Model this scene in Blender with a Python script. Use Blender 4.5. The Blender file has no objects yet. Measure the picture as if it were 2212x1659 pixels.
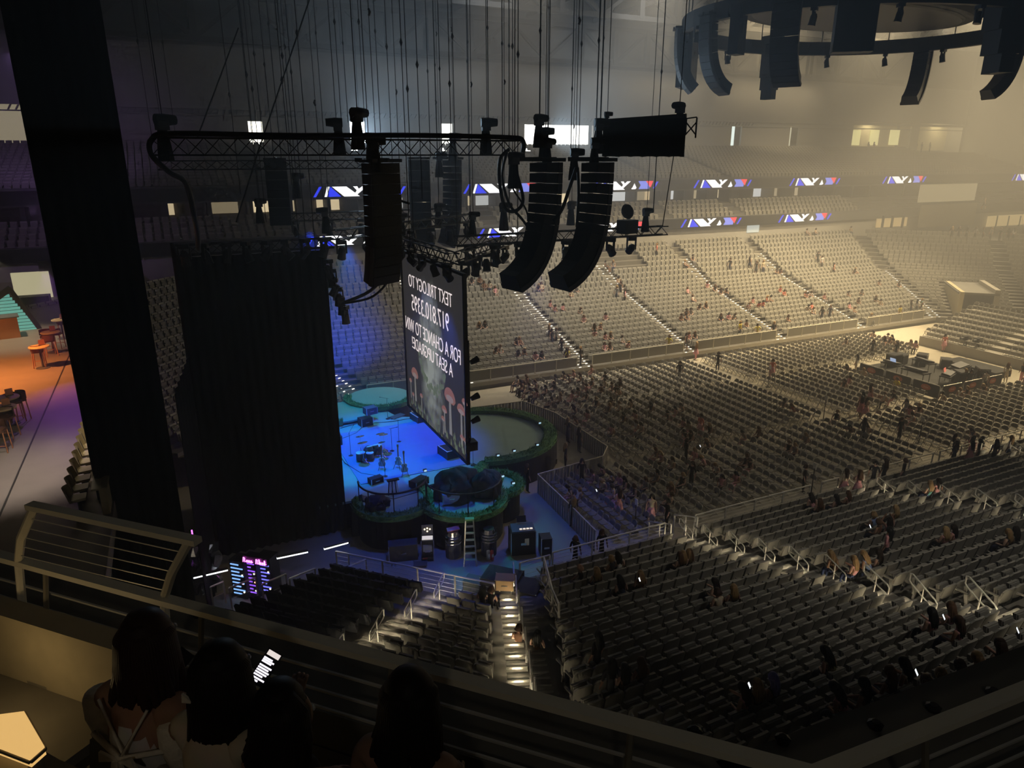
import bpy, bmesh, math, random
from mathutils import Vector, Matrix, noise
random.seed(11)
S = bpy.context.scene
COL = S.collection
R = math.radians
# ------------------------------------------------------------------ camera
CZ = 17.5; YAW = R(25.5); FPX = 1534.0; PITCH = math.atan(494.5/FPX)
cam_d = bpy.data.cameras.new('camera'); cam = bpy.data.objects.new('camera', cam_d); COL.objects.link(cam)
cam_d.sensor_width = 36; cam_d.lens = FPX*36/2212; cam_d.clip_start = .05; cam_d.clip_end = 400
cam.location = (0, 0, CZ); cam.rotation_euler = (R(90)-PITCH, 0, -YAW)
S.camera = cam
# ------------------------------------------------------------------ world, exposure
w = bpy.data.worlds.new('world'); S.world = w; w.use_nodes = True
w.node_tree.nodes['Background'].inputs[0].default_value = (.5, .6, 1, 1)
w.node_tree.nodes['Background'].inputs[1].default_value = .0004
S.view_settings.view_transform = 'Standard'; S.view_settings.look = 'None'
S.view_settings.gamma = 1; S.view_settings.use_curve_mapping = False
S.view_settings.exposure = 0.0
S.cycles.max_bounces = 3; S.cycles.diffuse_bounces = 2; S.cycles.glossy_bounces = 1
S.cycles.transmission_bounces = 3; S.cycles.volume_bounces = 0; S.cycles.transparent_max_bounces = 6
S.cycles.caustics_reflective = False; S.cycles.caustics_refractive = False
S.cycles.sample_clamp_indirect = 4; S.cycles.use_light_tree = True; S.cycles.use_adaptive_sampling = True; S.cycles.adaptive_threshold = .05; S.cycles.adaptive_min_samples = 12
# ------------------------------------------------------------------ large lights: house lights in the roof, added fills last
def lamp(name, kind, loc, power, col, aim=None, size=1.0, angle=60, blend=.6):
    l = bpy.data.lights.new(name, kind); o = bpy.data.objects.new(name, l); COL.objects.link(o)
    o.location = loc; l.energy = power; l.color = col
    if kind == 'SPOT':
        l.spot_size = R(angle); l.spot_blend = blend; l.shadow_soft_size = size
    elif kind == 'AREA':
        l.size = size
    else:
        l.shadow_soft_size = size
    if aim is not None:
        d = Vector(aim)-Vector(loc); o.rotation_euler = d.to_track_quat('-Z', 'Y').to_euler()
    return o
HOUSE = [  # loc, aim, power, cone
    ((120, 42, 35), (84, 48, 10), 210000, 54), ((100, 36, 36), (80, 56, 12), 90000, 60),
    ((78, 50, 36), (70, 56, 2), 180000, 62), ((64, 50, 36), (59, 57, 2), 165000, 62),
    ((74, 36, 36), (55, 37, 0), 150000, 60), ((94, 42, 36), (36, 37, 0), 130000, 32), ((50, 50, 36), (47, 57, 2), 120000, 62),
    ((88, 60, 35), (84, 86, 25), 42000, 46), ((68, 60, 35), (66, 86, 25), 20000, 42),
]
for i, (l, a, p, g) in enumerate(HOUSE): lamp('house_light', 'SPOT', l, p, (1, .78, .45), a, .5, g, .9)
COOL = [((38, 50, 36), (35, 57, 2), 76000, 62), ((26, 50, 36), (24, 58, 3), 34000, 62)]
for l, a, p, g in COOL: lamp('house_light', 'SPOT', l, p, (1, .88, .68), a, .5, g, .9)
COOL = [((50, 60, 35), (49, 86, 25), 11000, 42), ((32, 60, 35), (31, 86, 24), 9000, 42), ((15, 60, 35), (15, 86, 23), 2000, 40)]
for l, a, p, g in COOL: lamp('cool_house_light', 'SPOT', l, p, (.90, .95, 1), a, .5, g, .9)
lamp('house_light', 'SPOT', (24, -1, 35), 10500, (1, .92, .78), (25, 12, 3), .5, 50, .9)  # dim lamp added above the near stand to lift its seats
lamp('fill_lamp_behind', 'SPOT', (-2.5, -5.5, 21.5), 95, (1, .88, .68), (.9, 1.9, 15.2), .3, 62, .9)  # unseen fill added behind the camera to brighten rail and front row
# ------------------------------------------------------------------ projection helper (pixel of the 2212x1659 frame -> world)
SP, CP = math.sin(PITCH), math.cos(PITCH); SA, CA = math.sin(YAW), math.cos(YAW)
def ray(px, py):
    u = (px-1106)/FPX; v = (829.5-py)/FPX; f = CP+SP*v
    return Vector((SA*f+CA*u, CA*f-SA*u, -SP+CP*v))
def at(px, py, X=None, Y=None, Z=None, t=None):
    d = ray(px, py)
    if X is not None: t = X/d.x
    elif Y is not None: t = Y/d.y
    elif Z is not None: t = (Z-CZ)/d.z
    return Vector((d.x*t, d.y*t, CZ+d.z*t))
def proj(p):
    x, y, z = p[0], p[1], p[2]-CZ
    f = SA*x+CA*y; r = CA*x-SA*y
    dep = CP*f-SP*z; up = SP*f+CP*z
    if dep < .05: return (-9999, -9999, dep)
    return (1106+FPX*r/dep, 829.5-FPX*up/dep, dep)
def in_view(p, m=30):
    q = proj(p); return q[2] > 0 and -m < q[0] < 2212+m and -m < q[1] < 1659+m
# ------------------------------------------------------------------ materials
MATS = {}
def mat(name, col, rough=.7, metal=0, var=.12, scale=6, bump=0, emit=None, estr=0, spec=.3):
    if name in MATS: return MATS[name]
    m = bpy.data.materials.new(name); m.use_nodes = True; nt = m.node_tree; N = nt.nodes; L = nt.links
    b = N['Principled BSDF']; b.inputs['Roughness'].default_value = rough; b.inputs['Metallic'].default_value = metal
    b.inputs['Specular IOR Level'].default_value = spec
    tc = N.new('ShaderNodeTexCoord'); nz = N.new('ShaderNodeTexNoise'); nz.inputs['Scale'].default_value = scale
    nz.inputs['Detail'].default_value = 3
    L.new(tc.outputs['Object'], nz.inputs['Vector'])
    mx = N.new('ShaderNodeMix'); mx.data_type = 'RGBA'
    mx.inputs[6].default_value = tuple(c*(1-var) for c in col)+(1,); mx.inputs[7].default_value = tuple(min(1, c*(1+var)) for c in col)+(1,)
    L.new(nz.outputs[0], mx.inputs[0]); L.new(mx.outputs[2], b.inputs['Base Color'])
    if bump:
        bp = N.new('ShaderNodeBump'); bp.inputs['Strength'].default_value = bump; bp.inputs['Distance'].default_value = .02
        L.new(nz.outputs[0], bp.inputs['Height']); L.new(bp.outputs[0], b.inputs['Normal'])
    if emit:
        b.inputs['Emission Color'].default_value = tuple(emit)+(1,); b.inputs['Emission Strength'].default_value = estr
    MATS[name] = m; return m
def emi(name, col, s, cast=False):
    m = mat(name, tuple(c*.3 for c in col), .5, emit=col, estr=s, var=.02); m.cycles.emission_sampling = 'AUTO' if cast else 'NONE'; return m
concrete = mat('concrete', (.34, .32, .28), .85, var=.15, scale=3, bump=.15)
terrace_m = mat('terrace_concrete_shade', (.15, .14, .122), .85, var=.2, scale=3, bump=.15)  # darkened so the gaps between seats read as shadow
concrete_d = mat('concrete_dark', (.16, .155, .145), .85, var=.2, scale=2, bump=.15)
wall_m = mat('painted_wall', (.36, .35, .33), .9, var=.06, scale=.6)
panel_m = mat('fascia_panel', (.10, .10, .10), .6, var=.08)
black = mat('tunnel_shade_black', (.012, .012, .014), .6, var=.2)
cloth_k = mat('black_drape', (.010, .010, .012), .95, var=.25, scale=2)
roof_m = mat('roof_deck', (.16, .15, .13), .9, var=.15, scale=.5)
steel = mat('roof_steel', (.10, .095, .09), .6, metal=.2, var=.1)
alu = mat('aluminium', (.55, .54, .5), .35, metal=.85, var=.08)
rail_m = mat('rail_steel', (.70, .68, .62), .4, metal=.25, var=.06)
rail_p = mat('rail_painted', (.60, .56, .45), .5, var=.05)
rail_t = mat('balcony_rail_lit', (.85, .80, .66), .45, var=.05); rail_d = mat('balcony_post_shade', (.22, .20, .16), .5)  # rail top lightened as if lit, posts darkened as if in shade
seat_m = mat('seat_shell', (.30, .285, .25), .55, var=.08)
seat_p = mat('seat_cushion', (.22, .21, .185), .7, var=.1)
arm_m = mat('armrest_plastic', (.20, .19, .17), .45, var=.1)
fold_m = mat('folding_chair_plastic', (.20, .188, .165), .45, var=.1)
fold_f = mat('folding_chair_frame', (.42, .40, .36), .4, metal=.6, var=.05)
floor_m = mat('arena_floor_boards', (.42, .38, .30), .5, var=.14, scale=1.3)
# ------------------------------------------------------------------ mesh builder
class MB:
    def __init__(s): s.v = []; s.f = []; s.mi = []; s.m = 0
    def poly(s, pts, flip=False):
        n = len(s.v); s.v += [tuple(p) for p in pts]; k = list(range(n, n+len(pts)))
        s.f.append(k[::-1] if flip else k); s.mi.append(s.m)
    def hexa(s, c):
        n = len(s.v); s.v += [tuple(p) for p in c]
        for q in ((0, 3, 2, 1), (4, 5, 6, 7), (0, 1, 5, 4), (1, 2, 6, 5), (2, 3, 7, 6), (3, 0, 4, 7)):
            s.f.append([n+i for i in q]); s.mi.append(s.m)
    def box(s, x0, x1, y0, y1, z0, z1):
        s.hexa([(x0, y0, z0), (x1, y0, z0), (x1, y1, z0), (x0, y1, z0), (x0, y0, z1), (x1, y0, z1), (x1, y1, z1), (x0, y1, z1)])
    def obox(s, M, sx, sy, sz):
        a, b, c = sx/2, sy/2, sz/2
        s.hexa([M @ Vector(p) for p in ((-a, -b, -c), (a, -b, -c), (a, b, -c), (-a, b, -c), (-a, -b, c), (a, -b, c), (a, b, c), (-a, b, c))])
    def bar(s, a, b, w, h=None):
        a = Vector(a); b = Vector(b); d = b-a; L = d.length
        if L < 1e-6: return
        M = Matrix.Translation((a+b)/2) @ d.to_track_quat('Z', 'Y').to_matrix().to_4x4()
        s.obox(M, w, h or w, L)
    def tube(s, pts, r, n=6, cap=True):
        pts = [Vector(p) for p in pts]; rs = r if isinstance(r, (list, tuple)) else [r]*len(pts)
        base = len(s.v); up = Vector((0, 0, 1)); prev = None
        for i, p in enumerate(pts):
            d = (pts[min(i+1, len(pts)-1)]-pts[max(i-1, 0)]).normalized()
            if prev is None:
                a = up if abs(d.z) < .9 else Vector((1, 0, 0)); x = d.cross(a).normalized()
            else:
                x = (prev-d*prev.dot(d)).normalized()
            prev = x; y = d.cross(x)
            for k in range(n):
                an = 2*math.pi*k/n; s.v.append(tuple(p+(x*math.cos(an)+y*math.sin(an))*rs[i]))
        for i in range(len(pts)-1):
            for k in range(n):
                a = base+i*n+k; b = base+i*n+(k+1) % n
                s.f.append([a, b, b+n, a+n]); s.mi.append(s.m)
        if cap:
            s.f.append([base+k for k in range(n)][::-1]); s.mi.append(s.m)
            e = base+(len(pts)-1)*n; s.f.append([e+k for k in range(n)]); s.mi.append(s.m)
    def lathe(s, prof, n=12, M=None):  # prof [(r,z)]
        base = len(s.v); M = M or Matrix()
        for r, z in prof:
            for k in range(n):
                an = 2*math.pi*k/n; s.v.append(tuple(M @ Vector((r*math.cos(an), r*math.sin(an), z))))
        for i in range(len(prof)-1):
            for k in range(n):
                a = base+i*n+k; b = base+i*n+(k+1) % n
                s.f.append([a, b, b+n, a+n]); s.mi.append(s.m)
        s.f.append([base+k for k in range(n)][::-1]); s.mi.append(s.m)
        e = base+(len(prof)-1)*n; s.f.append([e+k for k in range(n)]); s.mi.append(s.m)
    def prism(s, pts, off):
        off = Vector(off); n = len(pts); b = len(s.v)
        s.v += [tuple(Vector(p)) for p in pts]+[tuple(Vector(p)+off) for p in pts]
        s.f.append([b+i for i in range(n)][::-1]); s.f.append([b+n+i for i in range(n)]); s.mi += [s.m, s.m]
        for i in range(n):
            j = (i+1) % n; s.f.append([b+i, b+j, b+n+j, b+n+i]); s.mi.append(s.m)
    def grid(s, fn, nu, nv):
        b = len(s.v)
        for i in range(nu+1):
            for j in range(nv+1): s.v.append(tuple(fn(i/nu, j/nv)))
        for i in range(nu):
            for j in range(nv):
                a = b+i*(nv+1)+j; s.f.append([a, a+nv+1, a+nv+2, a+1]); s.mi.append(s.m)
    def mesh(s, name, mats, smooth=False):
        me = bpy.data.meshes.new(name); me.from_pydata(s.v, [], s.f)
        for m in (mats if isinstance(mats, (list, tuple)) else [mats]): me.materials.append(m)
        me.polygons.foreach_set('material_index', s.mi)
        if smooth: me.polygons.foreach_set('use_smooth', [True]*len(s.f))
        me.update(); return me
    def build(s, name, mats, parent=None, smooth=False, loc=None):
        return link(name, s.mesh(name, mats, smooth), parent, loc)
def link(name, me, parent=None, loc=None, rz=0):
    o = bpy.data.objects.new(name, me); COL.objects.link(o)
    if parent is not None: o.parent = parent
    if loc is not None: o.location = loc
    if rz: o.rotation_euler = (0, 0, rz)
    return o
def tag(o, label=None, cat=None, group=None, kind=None):
    if label: o['label'] = label
    if cat: o['category'] = cat
    if group: o['group'] = group
    if kind: o['kind'] = kind
    return o
def empty(name, loc=(0, 0, 0), rz=0, label=None, cat=None, group=None):
    o = bpy.data.objects.new(name, None); COL.objects.link(o); o.location = loc; o.rotation_euler = (0, 0, rz)
    return tag(o, label, cat, group)
def dup(o, parent=None, loc=None, rz=None):
    c = o.copy(); COL.objects.link(c); c.parent = parent
    if loc is not None: c.location = loc
    if rz is not None: c.rotation_euler = (0, 0, rz)
    for ch in KIDS(o): dup(ch, c)
    return c
def KIDS(o): return list(o.children)
def struct(o, label): return tag(o, label, None, None, 'structure')
ORD = ['zeroth', 'first', 'second', 'third', 'fourth', 'fifth', 'sixth', 'seventh', 'eighth', 'ninth', 'tenth', 'eleventh', 'twelfth', 'thirteenth', 'fourteenth', 'fifteenth', 'sixteenth', 'seventeenth', 'eighteenth', 'nineteenth', 'twentieth']
ORD += ['twenty-'+o for o in ORD[1:10]]+['thirtieth']+['thirty-'+o for o in ORD[1:10]]+['fortieth']+['forty-'+o for o in ORD[1:10]]
# ------------------------------------------------------------------ bowl layout: an octagon of front lines, offset outwards by d
XL, XR, YN, YF = 11.0, 74.6, 22.9, 48.8
T = math.tan(R(22.5)); Q = math.sqrt(.5)
def sec(kind):
    """origin, along, outward, left-end slope, right-end slope, length at d=0"""
    return {'near': (Vector((XL, YN, 0)), Vector((1, 0, 0)), Vector((0, -1, 0)), XR-XL),
            'far': (Vector((XR, YF, 0)), Vector((-1, 0, 0)), Vector((0, 1, 0)), XR-XL),
            'corner_nl': (Vector((XL-9*Q*1.4142, YN+9*Q*1.4142, 0)), Vector((Q, -Q, 0)), Vector((-Q, -Q, 0)), 9*1.4142),
            'corner_fl': (Vector((XL, YF, 0)), Vector((-Q, -Q, 0)), Vector((-Q, Q, 0)), 9*1.4142),
            'corner_fr': (Vector((XR+9, YF-9, 0)), Vector((-Q, Q, 0)), Vector((Q, Q, 0)), 9*1.4142),
            'end_r': (Vector((XR+9, YN+9, 0)), Vector((0, 1, 0)), Vector((1, 0, 0)), YF-YN-18),
            }[kind]
def sp(kind, s, d, z):  # point on a section: s along, d outwards
    o, a, n, L = sec(kind); p = o+a*s+n*d; p.z = z; return p
def sfac(kind, a): return math.atan2(a.y, a.x)
LOW = [(i*.78, .65+.24*i) for i in range(15)]+[(14*.78+.8*i, .65+.24*14+.42*i) for i in range(1, 9)]  # 22 rows: (d, z)
def terrace(name, kind, rows, s0=None, s1=None, label='', base_z=0, mt=concrete, gap=0):
    """stepped slab: rows [(d,z)], last entry closes the last tread"""
    o, a, n, L = sec(kind); m = MB(); g = gap
    prof = []
    d0, z0 = rows[0]; prof.append((d0, base_z))
    for i in range(len(rows)-1):
        prof += [(rows[i][0], rows[i][1]), (rows[i+1][0], rows[i][1])]
    A = []; B = []
    for d, z in prof:
        l = -T*d+g if s0 is None else s0; r = L+T*d-g if s1 is None else s1
        A.append(sp(kind, l, d, z)); B.append(sp(kind, r, d, z))
    b = len(m.v); m.v += [tuple(p) for p in A+B]; k = len(A)
    for i in range(k-1): m.f.append([b+i, b+k+i, b+k+i+1, b+i+1]); m.mi.append(0)
    ob = m.build(name, mt); return struct(ob, label)
def fascia(name, kind, d, z0, z1, th, mt, label, s0=None, s1=None):
    o, a, n, L = sec(kind); m = MB()
    c = []
    for z in (z0, z1):
        for (e, dd) in ((0, d), (1, d), (1, d+th), (0, d+th)):
            s = ((-T*dd if s0 is None else s0) if e == 0 else (L+T*dd if s1 is None else s1))
            c.append(sp(kind, s, dd, z))
    m.hexa(c); return struct(m.build(name, mt), label)
# floor
m = MB(); m.box(-30, 100, -12, 95, -.3, 0); struct(m.build('floor', floor_m), 'pale covered arena floor below the stands')
NAMES = {'near': 'near side stand', 'far': 'far side stand', 'corner_nl': 'corner stand beside the backstage floor', 'corner_fl': 'corner stand behind the stage', 'corner_fr': 'far corner stand with the tunnel', 'end_r': 'end stand opposite the stage'}
NEARROWS = LOW+[(LOW[-1][0]+.8, 0)]
for kd in ('near', 'far', 'corner_fl', 'corner_fr', 'end_r'):
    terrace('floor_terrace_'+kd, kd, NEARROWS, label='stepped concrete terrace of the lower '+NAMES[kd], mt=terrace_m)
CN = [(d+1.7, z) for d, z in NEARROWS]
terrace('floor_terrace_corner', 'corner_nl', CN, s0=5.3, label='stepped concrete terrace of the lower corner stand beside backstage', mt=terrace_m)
# upper levels of the far half
for kd in ('far',):
    nm = NAMES[kd]; se = XR-XL+39
    fascia('wall_concourse_'+kd, kd, 18.3, 7.0, 9.4, .3, wall_m, 'pale wall behind the lower '+nm, s0=-55, s1=se)
    fascia('trim_club_'+kd, kd, 17.9, 9.4, 10.6, .5, panel_m, 'dark fascia below the club seats of the '+nm, s0=-55, s1=se)
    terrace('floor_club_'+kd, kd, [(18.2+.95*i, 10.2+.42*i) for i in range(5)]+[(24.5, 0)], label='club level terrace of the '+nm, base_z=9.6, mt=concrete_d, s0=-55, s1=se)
    fascia('trim_upper_'+kd, kd, 21.3, 13.5, 14.9, .4, panel_m, 'dark fascia below the upper seats of the '+nm, s0=-55, s1=se)
    UP = [(21.5+.92*i, 14.6+.24*i) for i in range(15)]+[(37.2, 0)]
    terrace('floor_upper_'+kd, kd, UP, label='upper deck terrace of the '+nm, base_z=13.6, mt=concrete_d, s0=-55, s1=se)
    fascia('wall_upper_band_'+kd, kd, 37.0, 22.6, 28.2, .3, wall_m, 'pale blank upper wall above the cornice of the '+nm, s0=-55, s1=se)
# the upper wall with openings: far side, built from piers between the openings
def Xat(px, py, Y): return at(px, py, Y=Y).x
WY = YF+37.0
def wall_strip(x0, x1, z0, z1, name='wall_upper_far', lab='pale wall between openings above the far upper deck'):
    m = MB(); m.box(x0, x1, WY, WY+.35, z0, z1); return struct(m.build(name, wall_m), lab)
OPEN = []
for (a, b, t, bt, colr, st) in ((-60, 98, 224, 299, (.95, .82, .55), .42), (538, 569, 262, 306, (1, .95, .80), 5), (757, 790, 262, 320, (.85, .93, 1), 12), (953, 981, 267, 312, (.95, .95, .85), 4), (1133, 1281, 270, 325, (1, .98, .9), 5),
                         (1580, 1602, 273, 322, (.80, .92, .85), 2.2), (1706, 1726, 273, 320, (.85, .80, .55), 1.2), (1842, 1968, 262, 312, None, 0), (1985, 2124, 260, 312, None, 0), (2143, 2260, 258, 312, None, 0)):
    OPEN.append((Xat(a, 290, WY), Xat(b, 290, WY), at((a+b)/2, bt, Y=WY).z, at((a+b)/2, t, Y=WY).z, colr, st))
x = -28.0
for i, (x0, x1, z0, z1, colr, st) in enumerate(OPEN):
    wall_strip(x, x0, 17.0, 22.6)
    wall_strip(x0, x1, z1, 22.6, 'wall_lintel_far', 'lintel over an opening in the far upper wall')
    m = MB(); yb = WY+2.2
    if colr:
        m.box(x0-.6, x1+.6, yb, yb+.1, z0-1, z1+1)
        struct(m.build('window_%d' % (i+1), emi('daylight_%d' % i, colr, st)), 'bright lit doorway number %d along the far upper wall' % (i+1))
    else:
        m.box(x0-.5, x1+.5, yb+1, yb+1.2, z0-1, z1+1)
        struct(m.build('wall_room_%d' % i, mat('room_wall', (.62, .55, .38), .9)), 'beige back wall of open concourse room')
        lp = lamp('concourse_lamp', 'AREA', ((x0+x1)/2, WY+1.5, z1-.1), 240, (1, .85, .5), ((x0+x1)/2, WY+2.4, 0), 2.0)
    x = x1
wall_strip(x, 129, 17.0, 22.6)
for k, (a, b) in enumerate(((1841, 1860), (1878, 1900), (1921, 1944))):
    p = at(a, 300, Y=WY+3.1); q = at(b, 281, Y=WY+3.1); m = MB(); m.box(p.x, q.x, WY+3.05, WY+3.15, p.z-1, q.z)
    struct(m.build('door_%d' % (k+1), emi('yellow_door', (1, .9, .38), 1.1)), 'yellow lit doorway inside the open concourse room, %s from the stage' % ORD[k+1])
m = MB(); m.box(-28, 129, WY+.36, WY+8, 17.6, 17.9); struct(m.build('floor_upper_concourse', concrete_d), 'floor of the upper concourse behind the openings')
# cornice with a row of small brackets
m = MB(); m.box(-28, 129, WY-.35, WY, 22.1, 22.5); m.box(-28, 129, WY-.25, WY, 21.5, 21.62); corn = struct(m.build('trim_1', wall_m), 'moulded cornice along the far upper wall')
cb = MB(); cb.prism([(-.17, -.28, -.22), (.1, -.28, .22), (.25, -.28, .22), (-.02, -.28, -.22)], (0, .28, 0)); cbm = cb.mesh('bracket', wall_m)
for i in range(150): link('bracket', cbm, corn, (-12+i*.62, WY, 21.86))
pc = [sp('corner_fr', 19.9, 17.2, 0), sp('corner_fr', -7.2, 17.2, 0)]
m = MB(); m.prism([(pc[0].x, pc[0].y, 6.9), (pc[1].x, pc[1].y, 6.9), (129, pc[1].y, 6.9), (129, 67.2, 6.9), (pc[0].x, 67.2, 6.9)], (0, 0, .3)); struct(m.build('floor_concourse', concrete_d), 'concourse floor behind the far corner stand')
# roof
m = MB(); m.box(-40, 130, -10, 100, 37, 37.3); struct(m.build('ceiling', roof_m), 'dark roof deck high above the arena')
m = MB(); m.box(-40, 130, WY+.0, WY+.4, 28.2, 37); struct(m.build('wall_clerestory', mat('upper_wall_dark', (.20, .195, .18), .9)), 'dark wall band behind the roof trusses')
m = MB(); m.box(-40, -39.6, -10, 100, 0, 37); struct(m.build('wall_left', wall_m), 'wall at the stage end of the arena')
m = MB(); m.box(129.6, 130, -10, 100, 0, 37); struct(m.build('wall_right', wall_m), 'wall at the far end of the arena')
m = MB(); m.box(-40, 130, -12, -11.6, 0, 37); struct(m.build('wall_near', wall_m), 'wall behind the near stands')
m = MB(); m.box(-40, 130, 100, 100.4, 0, 37); struct(m.build('wall_far', wall_m), 'outer wall behind the far stands')
# ------------------------------------------------------------------ arena seats (local: front is +Y, origin on the tread)
def seat_meshes():
    W = .56; out = {}
    m = MB()   # backrest: gently curved shell with rounded top
    def back(u, v, t):
        x = (u-.5)*W; zt = .88-.10*max(0, abs(u-.5)*2-.55)**2/.2; z = .38+(zt-.38)*v
        y = -.20-(z-.38)*.22-.035*(1-(2*u-1)**2)+t
        return (x, y, z)
    m.grid(lambda u, v: back(u, v, 0), 6, 3); m.grid(lambda u, v: back(1-u, v, .06), 6, 3)
    m.grid(lambda u, v: back(u, 1, .06*v), 6, 1); m.grid(lambda u, v: back(1-u, 0, .06*v), 6, 1)
    m.grid(lambda u, v: back(0, u, .06*(1-v)), 3, 1); m.grid(lambda u, v: back(1, 1-u, .06*(1-v)), 3, 1)
    out['backrest'] = m.mesh('backrest', seat_m)
    m = MB(); a = R(78); M = Matrix.Translation((0, -.045, .56)) @ Matrix.Rotation(a, 4, 'X')
    m.obox(M, .46, .42, .09); m.obox(M @ Matrix.Translation((0, 0, .06)), .40, .36, .04); out['seat_pan'] = m.mesh('seat_pan', seat_p)
    m = MB(); m.obox(Matrix.Translation((-.29, .0, .60)) @ Matrix.Rotation(R(-6), 4, 'X'), .055, .40, .045); m.bar((-.29, -.12, .58), (-.29, -.16, .30), .045, .09)
    out['armrest'] = m.mesh('armrest', arm_m)
    m = MB(); m.bar((-.27, -.14, 0), (-.27, -.18, .42), .05, .08); m.bar((-.27, -.16, .40), (.27, -.16, .40), .05); out['bracket'] = m.mesh('bracket', steel)
    return out
SM = seat_meshes(); SMK = {}
for k, me in SM.items():
    c = me.copy(); c.materials.clear(); c.materials.append(cloth_k); SMK[k] = c  # seats of the dark block take one black material throughout
def seat_low(mb, M, k=False):
    mb.m = 3 if k else 0
    mb.hexa([M @ Vector(p) for p in ((-.26, -.22, .36), (.26, -.22, .36), (.26, -.15, .36), (-.26, -.15, .36), (-.25, -.33, .86), (.25, -.33, .86), (.25, -.27, .86), (-.25, -.27, .86))])
    mb.m = 3 if k else 1
    mb.hexa([M @ Vector(p) for p in ((-.235, -.10, .34), (.235, -.10, .34), (.235, .0, .34), (-.235, .0, .34), (-.225, -.19, .76), (.225, -.19, .76), (.225, -.08, .76), (-.225, -.08, .76))])
    mb.m = 3 if k else 2
    mb.hexa([M @ Vector(p) for p in ((-.32, -.2, .56), (-.275, -.2, .56), (-.275, .16, .56), (-.32, .16, .56), (-.32, -.2, .62), (-.275, -.2, .62), (-.275, .16, .62), (-.32, .16, .62))])
PITCHS = .60
SEATS = []   # (pos, rz, label)
def rowseats(kind, rows, cuts, s_lo, s_hi, blocknames, where, keep=None, pitch=PITCHS, dn=.42, upto=None):
    """cuts: list of s positions of aisles (width 1.25); s_lo/s_hi functions of d"""
    o, a, n, L = sec(kind); f = -n; rz = math.atan2(f.y, f.x)-math.pi/2
    for r, (d, z) in enumerate(rows[:-1]):
        if upto and r >= upto: break
        ed = [s_lo(d)]+[c for cut in cuts for c in (cut-.68, cut+.68)]+[s_hi(d)]
        for b in range(0, len(ed), 2):
            l, h = ed[b], ed[b+1]; k = int((h-l)/pitch)
            if k < 1: continue
            for i in range(k):
                s = (l+h)/2+(i-(k-1)/2)*pitch
                p = sp(kind, s, d+dn, z)
                if keep and not keep(p, r, s): continue
                SEATS.append((p, rz, blocknames[b//2], r+1, i+1, where))
g0 = lambda d: -T*d+.75; 
def gL(kind): return lambda d: sec(kind)[3]+T*d-.75
rowseats('near', NEARROWS, [19.4-XL, 30.4-XL, 41.4-XL], g0, lambda d: 52, ['block right of corner stairs', 'second block from corner stairs', 'third block from corner stairs', 'fourth block from corner stairs'], 'near stand')
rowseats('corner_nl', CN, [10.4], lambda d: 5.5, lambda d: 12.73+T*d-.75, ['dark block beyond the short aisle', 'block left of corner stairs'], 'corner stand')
# far side openings: the two cross-landings and tunnel are kept free
def keep_far(p, r, s): return not (r in (18, 19, 20, 21) and 38 < p.x < 46.5)
rowseats('far', NEARROWS, [XR-63, XR-52, XR-41, XR-30, XR-19.4], g0, gL('far'), ['']*6, 'far', keep_far)
rowseats('corner_fl', NEARROWS, [], g0, gL('corner_fl'), [''], 'far')
def keep_fr(p, r, s): return not (r < 10 and 6.7 < s < 11.7)
rowseats('corner_fr', NEARROWS, [4.2], g0, gL('corner_fr'), ['', ''], 'far', keep_fr)
rowseats('end_r', NEARROWS, [5], g0, gL('end_r'), ['', ''], 'far')
UPR = [(21.7+.92*i, 14.6+.24*i) for i in range(15)]+[(0, 0)]
rowseats('far', UPR, [XR-63, XR-52, XR-41, XR-30, XR-19.4, XR-8], lambda d: -38, lambda d: XR-XL+34, ['']*7, 'far')
pass
CLR = [(18.6+.95*i, 10.2+.42*i) for i in range(4)]+[(0, 0)]
rowseats('far', CLR, [XR-63, XR-52, XR-41, XR-30, XR-19.4], lambda d: -9, lambda d: XR-XL+34, ['']*6, 'far', None, .7)
vis = [s for s in SEATS if in_view(s[0]+Vector((0, 0, .6)), 40)]
vis.sort(key=lambda s: proj(s[0])[2])
NEARSEATS = [s for s in vis if s[5] != 'far']
def hidden_by_deck(p):   # under our own balcony edge
    q = proj(p+Vector((0, 0, .8))); x, y = q[0], q[1]
    return y > (1200+.262*x+25 if x < 1720 else 1655-.41*(x-1720)+25)
NEARSEATS = [s for s in NEARSEATS if not hidden_by_deck(s[0])]
IND = NEARSEATS[:300]; indset = set(id(s) for s in IND)
for (p, rz, blk, r, i, wh) in IND:
    e = empty('arena_seat', p, rz, ('black seat, ' if blk.startswith('dark') else 'grey seat, ')+'%s row up, %s along, %s' % (ORD[r], ORD[i], blk), 'seat', 'upholstered seats of the lower near stands')
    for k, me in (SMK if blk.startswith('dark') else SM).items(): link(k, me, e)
mb = MB(); rest = [s for s in vis if id(s) not in indset and not (s[5] != 'far' and hidden_by_deck(s[0]))]
for (p, rz, bk_, *_) in rest: seat_low(mb, Matrix.Translation(p) @ Matrix.Rotation(rz, 4, 'Z'), bk_.startswith('dark'))
tag(mb.build('arena_seats_rest', [seat_m, seat_p, arm_m, cloth_k]), 'hundreds of smaller grey seats filling the far stands', 'seats', None, 'stuff')
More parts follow.
